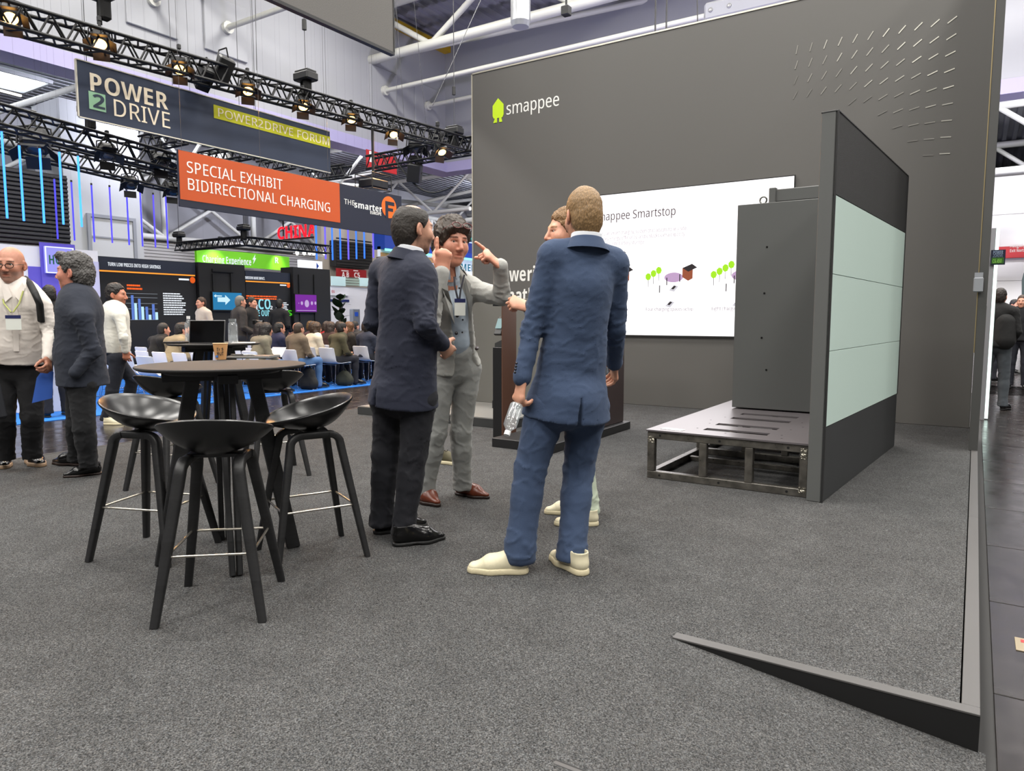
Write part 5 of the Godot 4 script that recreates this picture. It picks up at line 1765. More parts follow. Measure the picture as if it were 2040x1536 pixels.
func china_sign():
	var red := glow("neon_red", Color(1.0, 0.04, 0.12), 1.8)
	var z := -25.0
	var p := gz(552, 473, z)
	var t := thing("red_letter_sign", "glowing red CHINA letters on a high black frame", "sign", p)
	var q := gz(628, 462, z)
	var o := text(t, "CHINA", gz(552, 449, z).y - p.y, Vector3(0, (gz(590, 462, z).y - p.y), 0.0), red, q.x - p.x, true, "red_letters")
	o.scale.z = 1.5
	var b := B.new()
	b.span(Vector3(0, -0.16, -0.1), Vector3(q.x - p.x, -0.1, -0.3)); b.span(Vector3(0, 0.95, -0.15), Vector3(q.x - p.x, 1.0, -0.3))
	b.span(Vector3(q.x - p.x, -0.16, -0.1), Vector3(q.x - p.x + 0.06, 1.0, -6)); b.span(Vector3(0.2, -0.16, -0.2), Vector3(0.26, 1.4, -0.26))
	part("letter_frame", b, M("rig_black"), t)
	b = B.new()
	var r0 := Vector3(q.x - p.x + 0.1, 0.9, -0.3)
	for k in 3: b.span(r0 + Vector3(0, -k * 0.22, -k * 1.0), r0 + Vector3(0.06, -k * 0.22 + 0.1, -5.0 - k * 1.0))
	part("neon_strip", b, red, t)
	hang(t, [Vector3(0.1, 1.0, -0.2), Vector3(q.x - p.x - 0.1, 1.0, -0.2)])
	p = gz(741, 484, -24.0)
	t = thing("red_letter_sign", "glowing red CH letters beside the blue fascia", "sign", p)
	q = gz(790, 470, -24.0)
	o = text(t, "CHIN", gz(741, 462, -24.0).y - p.y, Vector3(0, gz(760, 472, -24.0).y - p.y, 0), red, q.x - p.x + 0.6, true, "red_letters")
	o.scale.z = 1.5
	b = B.new(); b.span(Vector3(-0.1, -0.2, -0.1), Vector3(q.x - p.x, -0.12, -0.3))
	part("letter_frame", b, M("rig_black"), t)
	hang(t, [Vector3(0.1, 0.0, -0.2), Vector3(q.x - p.x - 0.1, 0.0, -0.2)])
	# dark screen block and red direction sign
	var X0 := -26.0
	t = panel_node("dark_louvre_block", "dark louvred block hanging over the red direction sign", "block", gx(668, 478, X0))
	var e := on(t, 742, 536)
	slab(t, "block_body", Vector3(0, e.y, 0), Vector3(e.x, 0, 0), 0.0, M("column_black"), 0.4)
	for k in 9: slab(t, "louvre", Vector3(0.05, e.y + 0.1 + k * 0.15, 0), Vector3(e.x - 0.05, e.y + 0.17 + k * 0.15, 0), 0.03, M("louvre_brown", Color(0.09, 0.08, 0.075), 0.6), 0.03)
	hang(t, [Vector3(0.2, 0, -0.2), Vector3(e.x - 0.2, 0, -0.2)], 9.88)
	t = panel_node("direction_sign", "red overhead direction sign reading A,B and C5", "sign", gx(672, 534, X0 + 0.3))
	e = on(t, 730, 554)
	slab(t, "sign_face", Vector3(0, e.y, 0), Vector3(e.x, 0, 0), 0.0, M("sign_red2", Color(0.5, 0.05, 0.07), 0.5), 0.1)
	hang(t, [Vector3(0.2, 0, -0.05), Vector3(e.x - 0.2, 0, -0.05)], 9.88)
	var p2 := on(t, 681, 547); var wt := glow("sign_white", Color(0.85, 0.82, 0.82), 0.8)
	text(t, "A,B", 0.24, Vector3(p2.x, p2.y, 0.005), wt, on(t, 695, 548).x - p2.x, true)
	p2 = on(t, 705, 548); text(t, "C5", 0.24, Vector3(p2.x, p2.y, 0.005), wt, on(t, 716, 548).x - p2.x, true)
	tiny_print(t, on(t, 680, 540) + Vector3(0, 0, 0.004), on(t, 695, 540).x - on(t, 680, 540).x, 1, 0.08, wt)
	tiny_print(t, on(t, 704, 540) + Vector3(0, 0, 0.004), on(t, 716, 540).x - on(t, 704, 540).x, 1, 0.08, wt)
	# hanging slatted screen column above it in warm grey
	var g := B.new()
	var c0 := gx(640, 470, X0 - 0.5); var c1 := gx(790, 470, X0 - 0.5)
	g.span(Vector3(X0 - 1.0, HALL_Y, c0.z), Vector3(X0 - 0.5, 6.2, c1.z))
	struct("wall_booths", g, M("warm_wall", Color(0.55, 0.52, 0.48), 0.7), "warm grey wall behind the far booths")
	# pale booth with a plant
	X0 = -21.5
	t = panel_node("pale_booth", "pale lit booth with white fascia boards behind the plant", "booth", Vector3(X0, HALL_Y, gx(650, 600, X0).z))
	e = on(t, 745, 556)
	slab(t, "booth_wall", Vector3(0, 0, 0), Vector3(e.x, on(t, 700, 572).y, 0), 0.0, M("booth_white", Color.WHITE), 0.2)
	for f in [[656, 569, 683, 552], [712, 570, 738, 555]]:
		slab(t, "fascia_board", on(t, f[0], f[1]), on(t, f[2], f[3]), 0.15, M("board_aqua", Color(0.74, 0.85, 0.86), 0.5), 0.06)
	slab(t, "name_board", on(t, 656, 588), on(t, 692, 574), 0.1, M("booth_white", Color.WHITE), 0.06)
	p2 = on(t, 657, 581); text(t, "EIG", 0.1, Vector3(p2.x, p2.y, 0.105), M("red_text", Color(0.7, 0.05, 0.15), 0.6), 0.16, true, "lettering", 0, true)
	slab(t, "blue_band", on(t, 656, 601), on(t, 695, 597), 0.02, M("band_blue", Color(0.08, 0.15, 0.4), 0.6), 0.01)
	for k in 3: slab(t, "shelf_board", on(t, 684, 558 + k * 5), on(t, 712, 556 + k * 5), 0.12, M("shelf_green", Color(0.55, 0.62, 0.58), 0.5), 0.1)
	var cb := thing("wall_charger", "grey charger box with a small blue display in the pale booth", "charger", gx(707, 640, X0 + 1.0) - Vector3(0, 0.0, 0))
	var y0 := cb.position.y
	b = B.new(); b.span(Vector3(-0.1, HALL_Y - y0, 0.2), Vector3(0.1, 0.48, -0.2), 0.02)
	part("charger_body", b, M("charger_grey", Color(0.5, 0.52, 0.56), 0.4), cb)
	b = B.new(); b.span(Vector3(0.1, 0.2, 0.1), Vector3(0.11, 0.36, -0.08))
	part("display", b, glow("charger_blue", Color(0.1, 0.25, 0.6), 0.9), cb)
	plant(gx(678, 640, X0 + 2.0))

func plant(top: Vector3):
	var t := thing("potted_plant", "leafy potted plant with broad dark green leaves in front of pale booth", "plant", Vector3(top.x, HALL_Y, top.z))
	t.scale = Vector3.ONE * 1.35
	var b := B.new()
	b.lathe([Vector2(0, 0), Vector2(0.2, 0), Vector2(0.27, 0.55), Vector2(0.24, 0.55), Vector2(0.2, 0.4), Vector2(0, 0.4)], Transform3D.IDENTITY, 20)
	part("pot", b, M("pot_white", Color(0.8, 0.8, 0.8), 0.4), t)
	b = B.new(); b.tube([Vector3(0, 0.4, 0), Vector3(0.02, 1.0, 0.03), Vector3(0, 1.5, 0)], 0.02, 6)
	part("stem", b, M("stem_brown", Color(0.2, 0.14, 0.08), 0.8), t)
	var r := RandomNumberGenerator.new(); r.seed = 11
	var leafm := M("leaf_green", Color(0.09, 0.17, 0.07), 0.4)
	leafm.backlight_enabled = true
	leafm.backlight = Color(0.1, 0.16, 0.04)
	for k in 18:
		b = B.new()
		var yaw := k * 2.4; var el := r.randf_range(0.1, 1.1)
		var base := Vector3(0, 0.75 + 0.045 * k, 0)
		var d := Vector3(cos(yaw) * cos(el), sin(el), sin(yaw) * cos(el))
		var s := d.cross(Vector3.UP).normalized(); var u := s.cross(d)
		var L := r.randf_range(0.3, 0.48); var W := L * 0.3
		var prev := [base, base]
		for q in range(1, 7):
			var f := q / 6.0
			var c := base + d * L * f - Vector3(0, 0.16 * f * f * L, 0)
			var hw := sin(pow(f, 0.8) * PI) * W + 0.002
			var cur := [c - s * hw + u * 0.03 * hw, c + s * hw + u * 0.03 * hw]
			b.quad(prev[0], prev[1], cur[1], cur[0]); b.quad(prev[1] - u * 0.002, prev[0] - u * 0.002, cur[0] - u * 0.002, cur[1] - u * 0.002)
			prev = cur
		part("leaf", b, leafm, t)

func blue_booth():
	# blue fascia and white wall glimpsed beside the dark exhibition wall
	var X0 := -17.0
	var t := panel_node("blue_booth", "white booth with a curved blue fascia and teal lettering", "booth", Vector3(X0, HALL_Y, gx(760, 600, X0).z))
	var e := on(t, 960, 480)
	var blue := M("fascia_blue", Color(0.07, 0.2, 0.52), 0.4)
	slab(t, "blue_fascia", Vector3(0, on(t, 763, 497).y, 0), Vector3(e.x, on(t, 763, 462).y, 0), 0.2, blue, 0.5)
	slab(t, "light_edge", Vector3(0, on(t, 763, 499).y - 0.02, 0), Vector3(e.x, on(t, 763, 496).y, 0), 0.22, glow("edge_mint", Color(0.5, 1.0, 0.85), 1.6), 0.03)
	slab(t, "light_edge", Vector3(0, on(t, 763, 461).y, 0), Vector3(e.x, on(t, 763, 459).y, 0), 0.22, glow("edge_ice", Color(0.75, 0.85, 1.0), 1.4), 0.03)
	slab(t, "white_wall", Vector3(0, 0, 0), Vector3(e.x, on(t, 930, 511).y, 0), 0.0, M("siem_white", Color(0.8, 0.82, 0.85), 0.5), 0.15)
	slab(t, "timber_frame", Vector3(0, on(t, 770, 515).y, 0), Vector3(on(t, 900, 510).x, on(t, 770, 504).y, 0), 0.05, M("timber", Color(0.6, 0.45, 0.28), 0.6), 0.06)
	slab(t, "blue_panel", on(t, 915, 503), on(t, 950, 485), 0.21, M("band_blue"), 0.01)
	var p := on(t, 915, 477)
	text(t, "JD SO", 0.2, Vector3(p.x, p.y, 0.21), glow("teal_glow", Color(0.1, 0.7, 0.65), 0.9), on(t, 943, 478).x - p.x)
	p = on(t, 895, 530)
	text(t, "SIEMENS", 0.26, Vector3(p.x, p.y, 0.005), M("teal_text", Color(0.05, 0.38, 0.45), 0.6), on(t, 955, 527).x - p.x, true)

func right_side():
	# end wall of the right-hand aisle with red exit sign
	var Z := -40.0
	var b := B.new()
	b.span(Vector3(-4, HALL_Y, Z), Vector3(14, 7.6, Z - 0.3))
	var w := struct("wall_aisle", b, M("aisle_white", Color(0.78, 0.77, 0.75), 0.7), "white panelled wall closing the right-hand aisle")
	var pn := B.new(); pn.box(Transform3D.IDENTITY, Vector3(5.97, 1.46, 0.04), 0.01)
	var pm := pn.mesh()
	for ix in 3:
		for iy in 5: part("wall_panel", pm, M("aisle_white"), w, X(Vector3(-1 + ix * 6.0, 0.62 + iy * 1.5, Z + 0.02)))
	var p := gz(1984, 515, Z + 0.3)
	var t := thing("exit_sign", "long red overhead exit sign on the white aisle wall", "sign", p)
	b = B.new(); b.span(Vector3(0, 0, 0), Vector3(3.4, gz(1984, 492, Z + 0.3).y - p.y, -0.2), 0.01)
	part("sign_face", b, M("exit_red", Color(0.62, 0.04, 0.06), 0.5), t)
	var wt := glow("sign_white", Color(0.85, 0.82, 0.82), 0.8)
	text(t, "Ausgang Nord-Ost", 0.16, Vector3(0.5, 0.55, 0.005), wt, 1.25, true)
	text(t, "Exit North East", 0.13, Vector3(0.5, 0.32, 0.005), wt, 0.85, true)
	# white light line on the next booth
	p = gh(1957, 836, HALL_Y)
	t = thing("light_column", "tall thin white light strip on the next booth's corner", "light strip", p)
	var ht := gz(1979, 455, p.z).y - HALL_Y
	b = B.new(); b.span(Vector3(-0.03, 0.0, 0.02), Vector3(0.02, ht, -0.06))
	part("strip_housing", b, M("hall_white"), t)
	b = B.new(); b.span(Vector3(0.02, 0.02, 0.021), Vector3(0.058, ht, -0.04))
	part("glowing_strip", b, glow("white_strip", Color(0.9, 1.0, 0.96), 1.6), t)
	# small stand number sign
	p = gz(1973, 528, p.z + 0.045)
	t = thing("stand_number_sign", "small navy and green stand number sign beside light strip", "sign", p)
	var q := gz(2004, 497, p.z)
	b = B.new(); b.span(Vector3.ZERO, Vector3(q.x - p.x, q.y - p.y, -0.02))
	part("sign_face", b, M("sign_navy", Color(0.06, 0.1, 0.2), 0.5), t)
	b = B.new(); b.span(Vector3(0.01, 0.015, 0.001), Vector3(q.x - p.x - 0.015, (q.y - p.y) * 0.48, 0.003))
	part("green_field", b, M("sign_green", Color(0.2, 0.4, 0.12), 0.5), t)
	var lt := M("sign_pale", Color(0.55, 0.62, 0.72), 0.6)
	text(t, "POWER", 0.04, Vector3(0.02, (q.y - p.y) * 0.83, 0.003), lt, q.x - p.x - 0.05, true)
	text(t, "2DRIVE", 0.04, Vector3(0.02, (q.y - p.y) * 0.62, 0.003), lt, q.x - p.x - 0.05)
	text(t, "C6.450", 0.05, Vector3(0.02, (q.y - p.y) * 0.25, 0.005), M("sign_lime", Color(0.5, 0.75, 0.3), 0.6), q.x - p.x - 0.06, true)
	# dark feather flag and wall notice far down the aisle
	p = gh(2035, 700, HALL_Y)
	t = thing("feather_flag", "grey green feather flag in the right-hand aisle", "flag", p)
	b = B.new(); b.prism(PackedVector2Array([Vector2(0, 0.1), Vector2(0.6, 0.1), Vector2(0.7, 3.0), Vector2(-0.1, 3.1), Vector2(-0.15, 2.8)]), 0.01, Transform3D.IDENTITY)
	part("flag_cloth", b, M("flag_green", Color(0.2, 0.25, 0.24), 0.8), t)
	b = B.new(); b.tube([Vector3(0.6, 0, 0), Vector3(0.7, 3.0, 0)], 0.02, 6); b.box(X(Vector3(0.5, 0.02, 0)), Vector3(0.6, 0.04, 0.4), 0.01)
	part("flag_pole", b, M("rig_black"), t)
	# floor socket cover with a red stripe in the aisle
	p = gh(2034, 1285, HALL_Y)
	t = thing("floor_hatch", "small tan floor hatch with a red mark beside the stand", "hatch", p)
	b = B.new(); b.span(Vector3(-0.02, 0.0, 0.07), Vector3(0.14, 0.004, -0.07), 0.001)
	part("hatch_plate", b, M("hatch_tan", Color(0.5, 0.45, 0.36), 0.5), t)
	b = B.new(); b.span(Vector3(0.0, 0.004, -0.02), Vector3(0.12, 0.005, -0.05))
	part("red_mark", b, M("fascia_red", Color(0.6, 0.05, 0.08), 0.5), t)

# unseen violet-white flood lamps added behind the dark wall to brighten the end wall
func added_flood_lamps():
	for x in [-13.0, -8.0, -2.0, 5.0]:
		var t := thing("added_flood_lamp", "added violet white flood lamp hidden behind the dark exhibition wall", "lamp", Vector3(x, HALL_Y, -19.0), 0.0, "added flood lamps behind the dark wall")
		var b := B.new(); b.tube([Vector3(0, 0, 0), Vector3(0, 2.4, 0)], 0.03, 8); b.lathe([Vector2(0, 0), Vector2(0.3, 0), Vector2(0.3, 0.03), Vector2(0, 0.03)], Transform3D.IDENTITY, 20)
		part("lamp_stand", b, M("rig_black"), t)
		var bs := Basis(Vector3.RIGHT, 0.85)
		b = B.new(); b.box(Transform3D(bs, Vector3(0, 2.5, 0) + bs * Vector3(0, 0, 0.06)), Vector3(0.8, 0.5, 0.1), 0.02)
		part("lamp_body", b, M("rig_black"), t)
		b = B.new(); b.box(Transform3D(bs, Vector3(0, 2.5, 0)), Vector3(0.74, 0.44, 0.02))
		part("diffuser", b, glow("added_flood_glow", Color(0.8, 0.78, 1.0), 3.0), t)
		var l := AreaLight3D.new()
		l.name = "lamp_light"
		l.area_size = Vector2(0.74, 0.44)
		l.light_energy = 42.0
		l.light_color = Color(0.86, 0.84, 1.0)
		l.area_range = 60.0
		l.area_attenuation = 2.0
		l.shadow_enabled = true
		l.basis = bs
		l.position = Vector3(0, 2.5, 0) + bs * Vector3(0, 0, -0.03)
		t.add_child(l)

# ---------------------------------------------------------------- people
# point seen at a pixel, at the given depth ahead of the lens
func jw(u: float, v: float, d: float) -> Vector3:
	var r := ray(u, v)
	var f := Basis(Vector3.UP, YAW) * Vector3(0, 0, -1)
	return Vector3(0, CAM_Y, 0) + r * (d / r.dot(f))
var fold := FastNoiseLite.new()
# cloth folds: pushes the surface along its normals by ridged noise, strongest near the given spots
func folds(g: Array, amp: float, sc: Vector3, spots: Array, base := 0.35, seed_at := 0.0) -> Array:
	var vs: PackedVector3Array = g[0]; var ids: PackedInt32Array = g[1]
	var ns := PackedVector3Array(); ns.resize(vs.size())
	for k in range(0, ids.size(), 3):
		var a := vs[ids[k]]
		var f := (vs[ids[k + 2]] - a).cross(vs[ids[k + 1]] - a)
		ns[ids[k]] += f; ns[ids[k + 1]] += f; ns[ids[k + 2]] += f
	for k in vs.size():
		var p := vs[k]
		var w := base
		for s in spots:
			var q: Vector3 = p - s[0]
			w += s[1] * exp(-q.length_squared() / (s[2] * s[2]))
		var q2 := p * sc + Vector3(seed_at, seed_at * 0.7, 0)
		var n := pow(1.0 - minf(absf(fold.get_noise_3dv(q2)) * 2.6, 1.0), 2.0) * 1.6 - 0.5
		var m := fold.get_noise_3dv(p * sc * 0.4 + Vector3(7, seed_at, 3))
		vs[k] = p + ns[k].normalized() * amp * w * (n * 0.7 + m * 1.2)
	return [vs, ids]
func netted(f: Fld) -> Array:
	return f.net(PackedVector3Array(), PackedInt32Array())
func as_mesh(g: Array) -> ArrayMesh:
	var b := B.new()
	b.raw(g[0], g[1])
	return b.mesh()
func bounds(pts: Array, m: float) -> Array:
	var lo: Vector3 = pts[0]; var hi: Vector3 = pts[0]
	for p in pts:
		lo = lo.min(p); hi = hi.max(p)
	return [lo - Vector3.ONE * m, hi + Vector3.ONE * m]

# ---- head: face looks along -z, centre of the skull at the origin, about 0.24 m from chin to crown
var head_cache := {}
func head_net(cell: float) -> Array:
	if head_cache.has(cell): return head_cache[cell]
	var f := Fld.new(Vector3(-0.1, -0.2, -0.135), Vector3(0.1, 0.135, 0.125), cell)
	f.ell(Vector3(0, 0.032, 0.012), Vector3(0.074, 0.09, 0.096), 0.01)
	f.ell(Vector3(0, -0.02, -0.025), Vector3(0.061, 0.088, 0.068), 0.03)
	f.ell(Vector3(0, -0.075, -0.036), Vector3(0.05, 0.042, 0.05), 0.03)
	f.ell(Vector3(0, -0.102, -0.068), Vector3(0.024, 0.018, 0.02), 0.022)
	f.cap(Vector3(-0.034, 0.026, -0.08), Vector3(0.034, 0.026, -0.08), 0.012, 0.012, 0.018)
	for s in [-1.0, 1.0]:
		f.ell(Vector3(s * 0.04, -0.026, -0.063), Vector3(0.026, 0.03, 0.026), 0.025)
		f.ell(Vector3(s * 0.031, 0.006, -0.1), Vector3(0.02, 0.015, 0.017), 0.012, Basis.IDENTITY, -1.0)
		f.cap(Vector3(s * 0.018, 0.016, -0.088), Vector3(s * 0.044, 0.014, -0.08), 0.0062, 0.006, 0.006)
		f.cap(Vector3(s * 0.02, -0.006, -0.086), Vector3(s * 0.043, -0.006, -0.078), 0.0058, 0.006, 0.008)
	f.cap(Vector3(0, 0.012, -0.094), Vector3(0, -0.03, -0.113), 0.008, 0.0125, 0.014)
	for s in [-1.0, 1.0]: f.ell(Vector3(s * 0.012, -0.036, -0.101), Vector3(0.0095, 0.008, 0.011), 0.007)
	f.cap(Vector3(-0.019, -0.0595, -0.086), Vector3(0.019, -0.0595, -0.086), 0.006, 0.006, 0.007)
	f.cap(Vector3(-0.016, -0.0715, -0.0855), Vector3(0.016, -0.0715, -0.0855), 0.0075, 0.0075, 0.007)
	f.cap(Vector3(-0.024, -0.0655, -0.094), Vector3(0.024, -0.0655, -0.094), 0.0035, 0.0035, 0.005, Vector3.ZERO, 1.0, -1.0)
	# ears: rim with a bowl
	for s in [-1.0, 1.0]:
		var eb := Basis(Vector3.UP, s * 0.45) * Basis(Vector3.RIGHT, -0.18)
		f.ell(Vector3(s * 0.079, -0.002, 0.012), Vector3(0.009, 0.033, 0.019), 0.006, eb)
		f.ell(Vector3(s * 0.089, 0.003, 0.006), Vector3(0.008, 0.018, 0.009), 0.004, eb, -1.0)
		f.ell(Vector3(s * 0.077, -0.03, 0.005), Vector3(0.008, 0.011, 0.01), 0.006)
	f.cap(Vector3(0, -0.06, 0.02), Vector3(0, -0.19, 0.024), 0.052, 0.055, 0.03)
	f.cap(Vector3(0, -0.12, 0.035), Vector3(0, 0.0, 0.062), 0.042, 0.042, 0.03)
	head_cache[cell] = netted(f)
	return head_cache[cell]
# colour of each head vertex: skin, redder lips, ears and nose, dark brows, beard shadow
func head_colors(vs: PackedVector3Array, skin: Color, brow: Color, beard: float, beard_col: Color) -> PackedColorArray:
	var out := PackedColorArray(); out.resize(vs.size())
	var sk := skin.srgb_to_linear(); var br := brow.srgb_to_linear(); var bd := beard_col.srgb_to_linear()
	var red := Color(sk.r * 0.92, sk.g * 0.55, sk.b * 0.52)
	for k in vs.size():
		var p := vs[k]
		var c := sk
		var n := fold.get_noise_3dv(p * 180.0)
		c = c * (1.0 + 0.1 * n); c.a = 1.0
		if p.z < -0.05:
			var lip := exp(-pow((p.y + 0.0655) / 0.0085, 2.0) - pow(p.x / 0.021, 2.0) * 1.1)
			c = c.lerp(red, clampf(lip * 0.85, 0, 0.8))
			c = c.lerp(red, 0.3 * exp(-pow((p.y + 0.03) / 0.018, 2.0) - pow(p.x / 0.016, 2.0)))
			var bx := absf(p.x)
			if bx > 0.014 and bx < 0.05 and p.z < -0.06:
				var by := 0.0275 - pow((bx - 0.03) / 0.03, 2.0) * 0.006
				if absf(p.y - by) < 0.0052: c = c.lerp(br, 0.75)
		if absf(p.x) > 0.076: c = c.lerp(red, 0.25)
		if beard > 0.0 and p.z < 0.03 and p.y < -0.035 and p.y > -0.14:
			var in_lip := exp(-pow((p.y + 0.0655) / 0.01, 2.0) - pow(p.x / 0.024, 2.0))
			var wgt := clampf((-0.035 - p.y) / 0.015, 0, 1) * (1.0 - clampf(in_lip * 1.4, 0, 1)) * clampf((0.03 - p.z) / 0.02, 0, 1)
			c = c.lerp(bd, beard * wgt * (0.7 + 0.5 * n))
		out[k] = c
	return out
func hair_net(kind: String, cell: float) -> Array:
	var key := kind + str(cell)
	if head_cache.has(key): return head_cache[key]
	var lo := Vector3(-0.14, -0.16, -0.16); var hi := Vector3(0.14, 0.17, 0.17)
	if kind == "long": lo = Vector3(-0.15, -0.34, -0.15); hi = Vector3(0.15, 0.17, 0.2)
	var f := Fld.new(lo, hi, cell)
	var C := Vector3(0, 0.032, 0.012)
	var R := Vector3(0.074, 0.09, 0.096)
	var th := 0.008; var up := 0.0
	match kind:
		"short": th = 0.009; up = 0.012
		"crop": th = 0.007; up = 0.01
		"fringe": th = 0.017; up = 0.012
		"curly": th = 0.014; up = 0.012
		"bald_crown": th = 0.0075
		"bob", "long": th = 0.02; up = 0.004
	f.ell(C + Vector3(0, up * 0.5, 0.002), R + Vector3(th, th + up * 0.5, th), 0.01)
	f.ell(Vector3(0, -0.025, 0.045), Vector3(0.069 + th * 0.7, 0.075, 0.064 + th * 0.7), 0.02)
	f.cap(Vector3(0, 0.0, 0.06), Vector3(0, -0.1, 0.04), 0.05 + th, 0.044 + th, 0.02)
	match kind:
		"fringe":
			f.cap(Vector3(-0.045, 0.072, -0.086), Vector3(0.05, 0.062, -0.084), 0.02, 0.02, 0.02)
			f.cap(Vector3(-0.078, 0.05, -0.02), Vector3(-0.08, -0.0, -0.012), 0.02, 0.012, 0.02)
			f.cap(Vector3(0.078, 0.05, -0.02), Vector3(0.08, -0.0, -0.012), 0.02, 0.012, 0.02)
		"curly":
			f.cap(Vector3(-0.03, 0.11, -0.075), Vector3(0.03, 0.11, -0.075), 0.03, 0.03, 0.02)
			f.ell(Vector3(0, -0.02, 0.075), Vector3(0.072, 0.065, 0.04), 0.03)
		"bob":
			for s in [-1.0, 1.0]: f.cap(Vector3(s * 0.08, 0.05, 0.01), Vector3(s * 0.085, -0.11, 0.0), 0.035, 0.03, 0.03)
			f.cap(Vector3(-0.06, -0.08, 0.06), Vector3(0.06, -0.08, 0.06), 0.05, 0.05, 0.03)
		"long":
			for s in [-1.0, 1.0]: f.cap(Vector3(s * 0.075, 0.05, 0.02), Vector3(s * 0.095, -0.26, 0.03), 0.036, 0.03, 0.03)
			f.cap(Vector3(-0.05, -0.05, 0.075), Vector3(-0.05, -0.28, 0.1), 0.055, 0.045, 0.03)
			f.cap(Vector3(0.05, -0.05, 0.075), Vector3(0.05, -0.28, 0.1), 0.055, 0.045, 0.03)
	# hairline, ears and nape
	var front := Vector3(0, 0.078, -0.083)
	var nrm := Vector3(0, 0.585, 0.81)
	if kind in ["bob", "long"]:
		f.ell(Vector3(0, -0.03, -0.12), Vector3(0.068, 0.1, 0.085), 0.01, Basis.IDENTITY, -1.0)
		if kind == "bob": f.cut(Vector3(0, -0.135, 0), Vector3.UP)
	else:
		if kind == "fringe": front = Vector3(0, 0.05, -0.083)
		if kind in ["crop", "bald_crown"]: front = Vector3(0, 0.086, -0.08)
		f.cut(front, nrm)
		f.cut(Vector3(0, -0.1, 0.06), Vector3(0, 1, 0.3))
		for s in [-1.0, 1.0]:
			f.ell(Vector3(s * 0.096, -0.012, 0.004), Vector3(0.04, 0.042, 0.027), 0.006, Basis.IDENTITY, -1.0)
			if kind != "curly": f.ell(Vector3(s * 0.085, -0.07, -0.03), Vector3(0.045, 0.055, 0.045), 0.006, Basis.IDENTITY, -1.0)
			# receding temples
			if kind in ["crop", "bald_crown", "short"]: f.ell(Vector3(s * 0.06, 0.07, -0.085), Vector3(0.026, 0.03, 0.03), 0.008, Basis.IDENTITY, -1.0)
		if kind == "bald_crown": f.ell(Vector3(0, 0.142, 0.0), Vector3(0.066, 0.05, 0.085), 0.012, Basis.IDENTITY, -1.0)
	var g := netted(f)
	# tufts
	var amp := 0.0014; var sc := Vector3(340, 340, 340)
	match kind:
		"curly": amp = 0.006; sc = Vector3(150, 150, 150)
		"fringe": amp = 0.007; sc = Vector3(120, 50, 70)
		"short": amp = 0.0045; sc = Vector3(220, 140, 180)
		"long", "bob": amp = 0.008; sc = Vector3(150, 22, 150)
	g = folds(g, amp, sc, [], 1.0, 3.0)
	head_cache[key] = g
	return g
func hair_mat(c: Color, key: String) -> StandardMaterial3D:
	if mats.has("hair_" + key): return mats["hair_" + key]
	var m := M("hair_" + key, c, 0.6)
	m.albedo_texture = grain("strands", 256, 0.04, 0.5, 1.0, 3, 1.0)
	m.uv1_scale = Vector3(14, 5, 14)
	m.heightmap_enabled = true
	m.heightmap_texture = m.albedo_texture
	m.heightmap_scale = 0.25
	return m
# ---- hand: wrist at the origin, fingers along -z, palm looking down, thumb on +x (a left hand)
var curls := {
	"relax": [[0.55, 0.6, 0.4], [0.5, 0.55, 0.35], [0.42, 0.5, 0.3], [0.3, 0.45, 0.3], 0.35],
	"point": [[1.35, 1.6, 0.9], [1.3, 1.6, 0.9], [1.2, 1.6, 0.9], [0.02, 0.06, 0.05], 0.75],
	"fist": [[1.3, 1.5, 0.9], [1.3, 1.5, 0.9], [1.2, 1.5, 0.9], [1.0, 1.4, 0.8], 0.8],
	"grip": [[0.95, 0.9, 0.5], [0.9, 0.9, 0.5], [0.85, 0.85, 0.5], [0.75, 0.8, 0.5], 0.55]}
func hand_net(pose: String) -> Array:
	if head_cache.has(pose): return head_cache[pose]
	var f := Fld.new(Vector3(-0.075, -0.12, -0.2), Vector3(0.1, 0.05, 0.06), 0.0036)
	f.cap(Vector3(0, 0, 0.018), Vector3(0, 0, -0.005), 0.027, 0.026, 0.015, Vector3.UP, 1.25)
	f.cap(Vector3(-0.004, 0, -0.01), Vector3(-0.002, 0, -0.07), 0.033, 0.041, 0.02, Vector3.UP, 2.3)
	f.cap(Vector3(-0.03, 0, -0.08), Vector3(0.03, 0.002, -0.086), 0.0115, 0.0125, 0.012)
	f.ell(Vector3(0.026, -0.012, -0.035), Vector3(0.016, 0.013, 0.028), 0.015)
	var cu: Array = curls[pose]
	var bx := [-0.033, -0.0115, 0.0105, 0.0325]
	var ln := [0.062, 0.077, 0.083, 0.075]
	var rr := [0.0082, 0.0092, 0.0096, 0.0093]
	for k in 4:
		var p := Vector3(bx[k], 0.001, -0.083 - (0.006 if k in [1, 2] else 0.0))
		var an := 0.0
		var spread: float = (k - 1.6) * 0.06
		for j in 3:
			an += cu[k][j]
			var d := Vector3(sin(spread) * cos(an), -sin(an), -cos(an) * cos(spread))
			var l: float = ln[k] * [0.45, 0.31, 0.26][j]
			var r0: float = rr[k] * [1.05, 0.97, 0.9][j]
			f.cap(p, p + d * l, r0, r0 * 0.93, 0.004)
			p += d * l
	var t := Vector3(0.03, -0.008, -0.03)
	var fo: float = cu[4]
	for j in 3:
		var d := Vector3(0.75 - fo * (0.5 + j * 0.45), -0.25 - fo * 0.45, -0.62 - 0.1 * j).normalized()
		var l: float = [0.038, 0.033, 0.027][j]
		f.cap(t, t + d * l, 0.0125 - 0.0012 * j, 0.0115 - 0.0015 * j, 0.006)
		t += d * l
	head_cache[pose] = netted(f)
	return head_cache[pose]
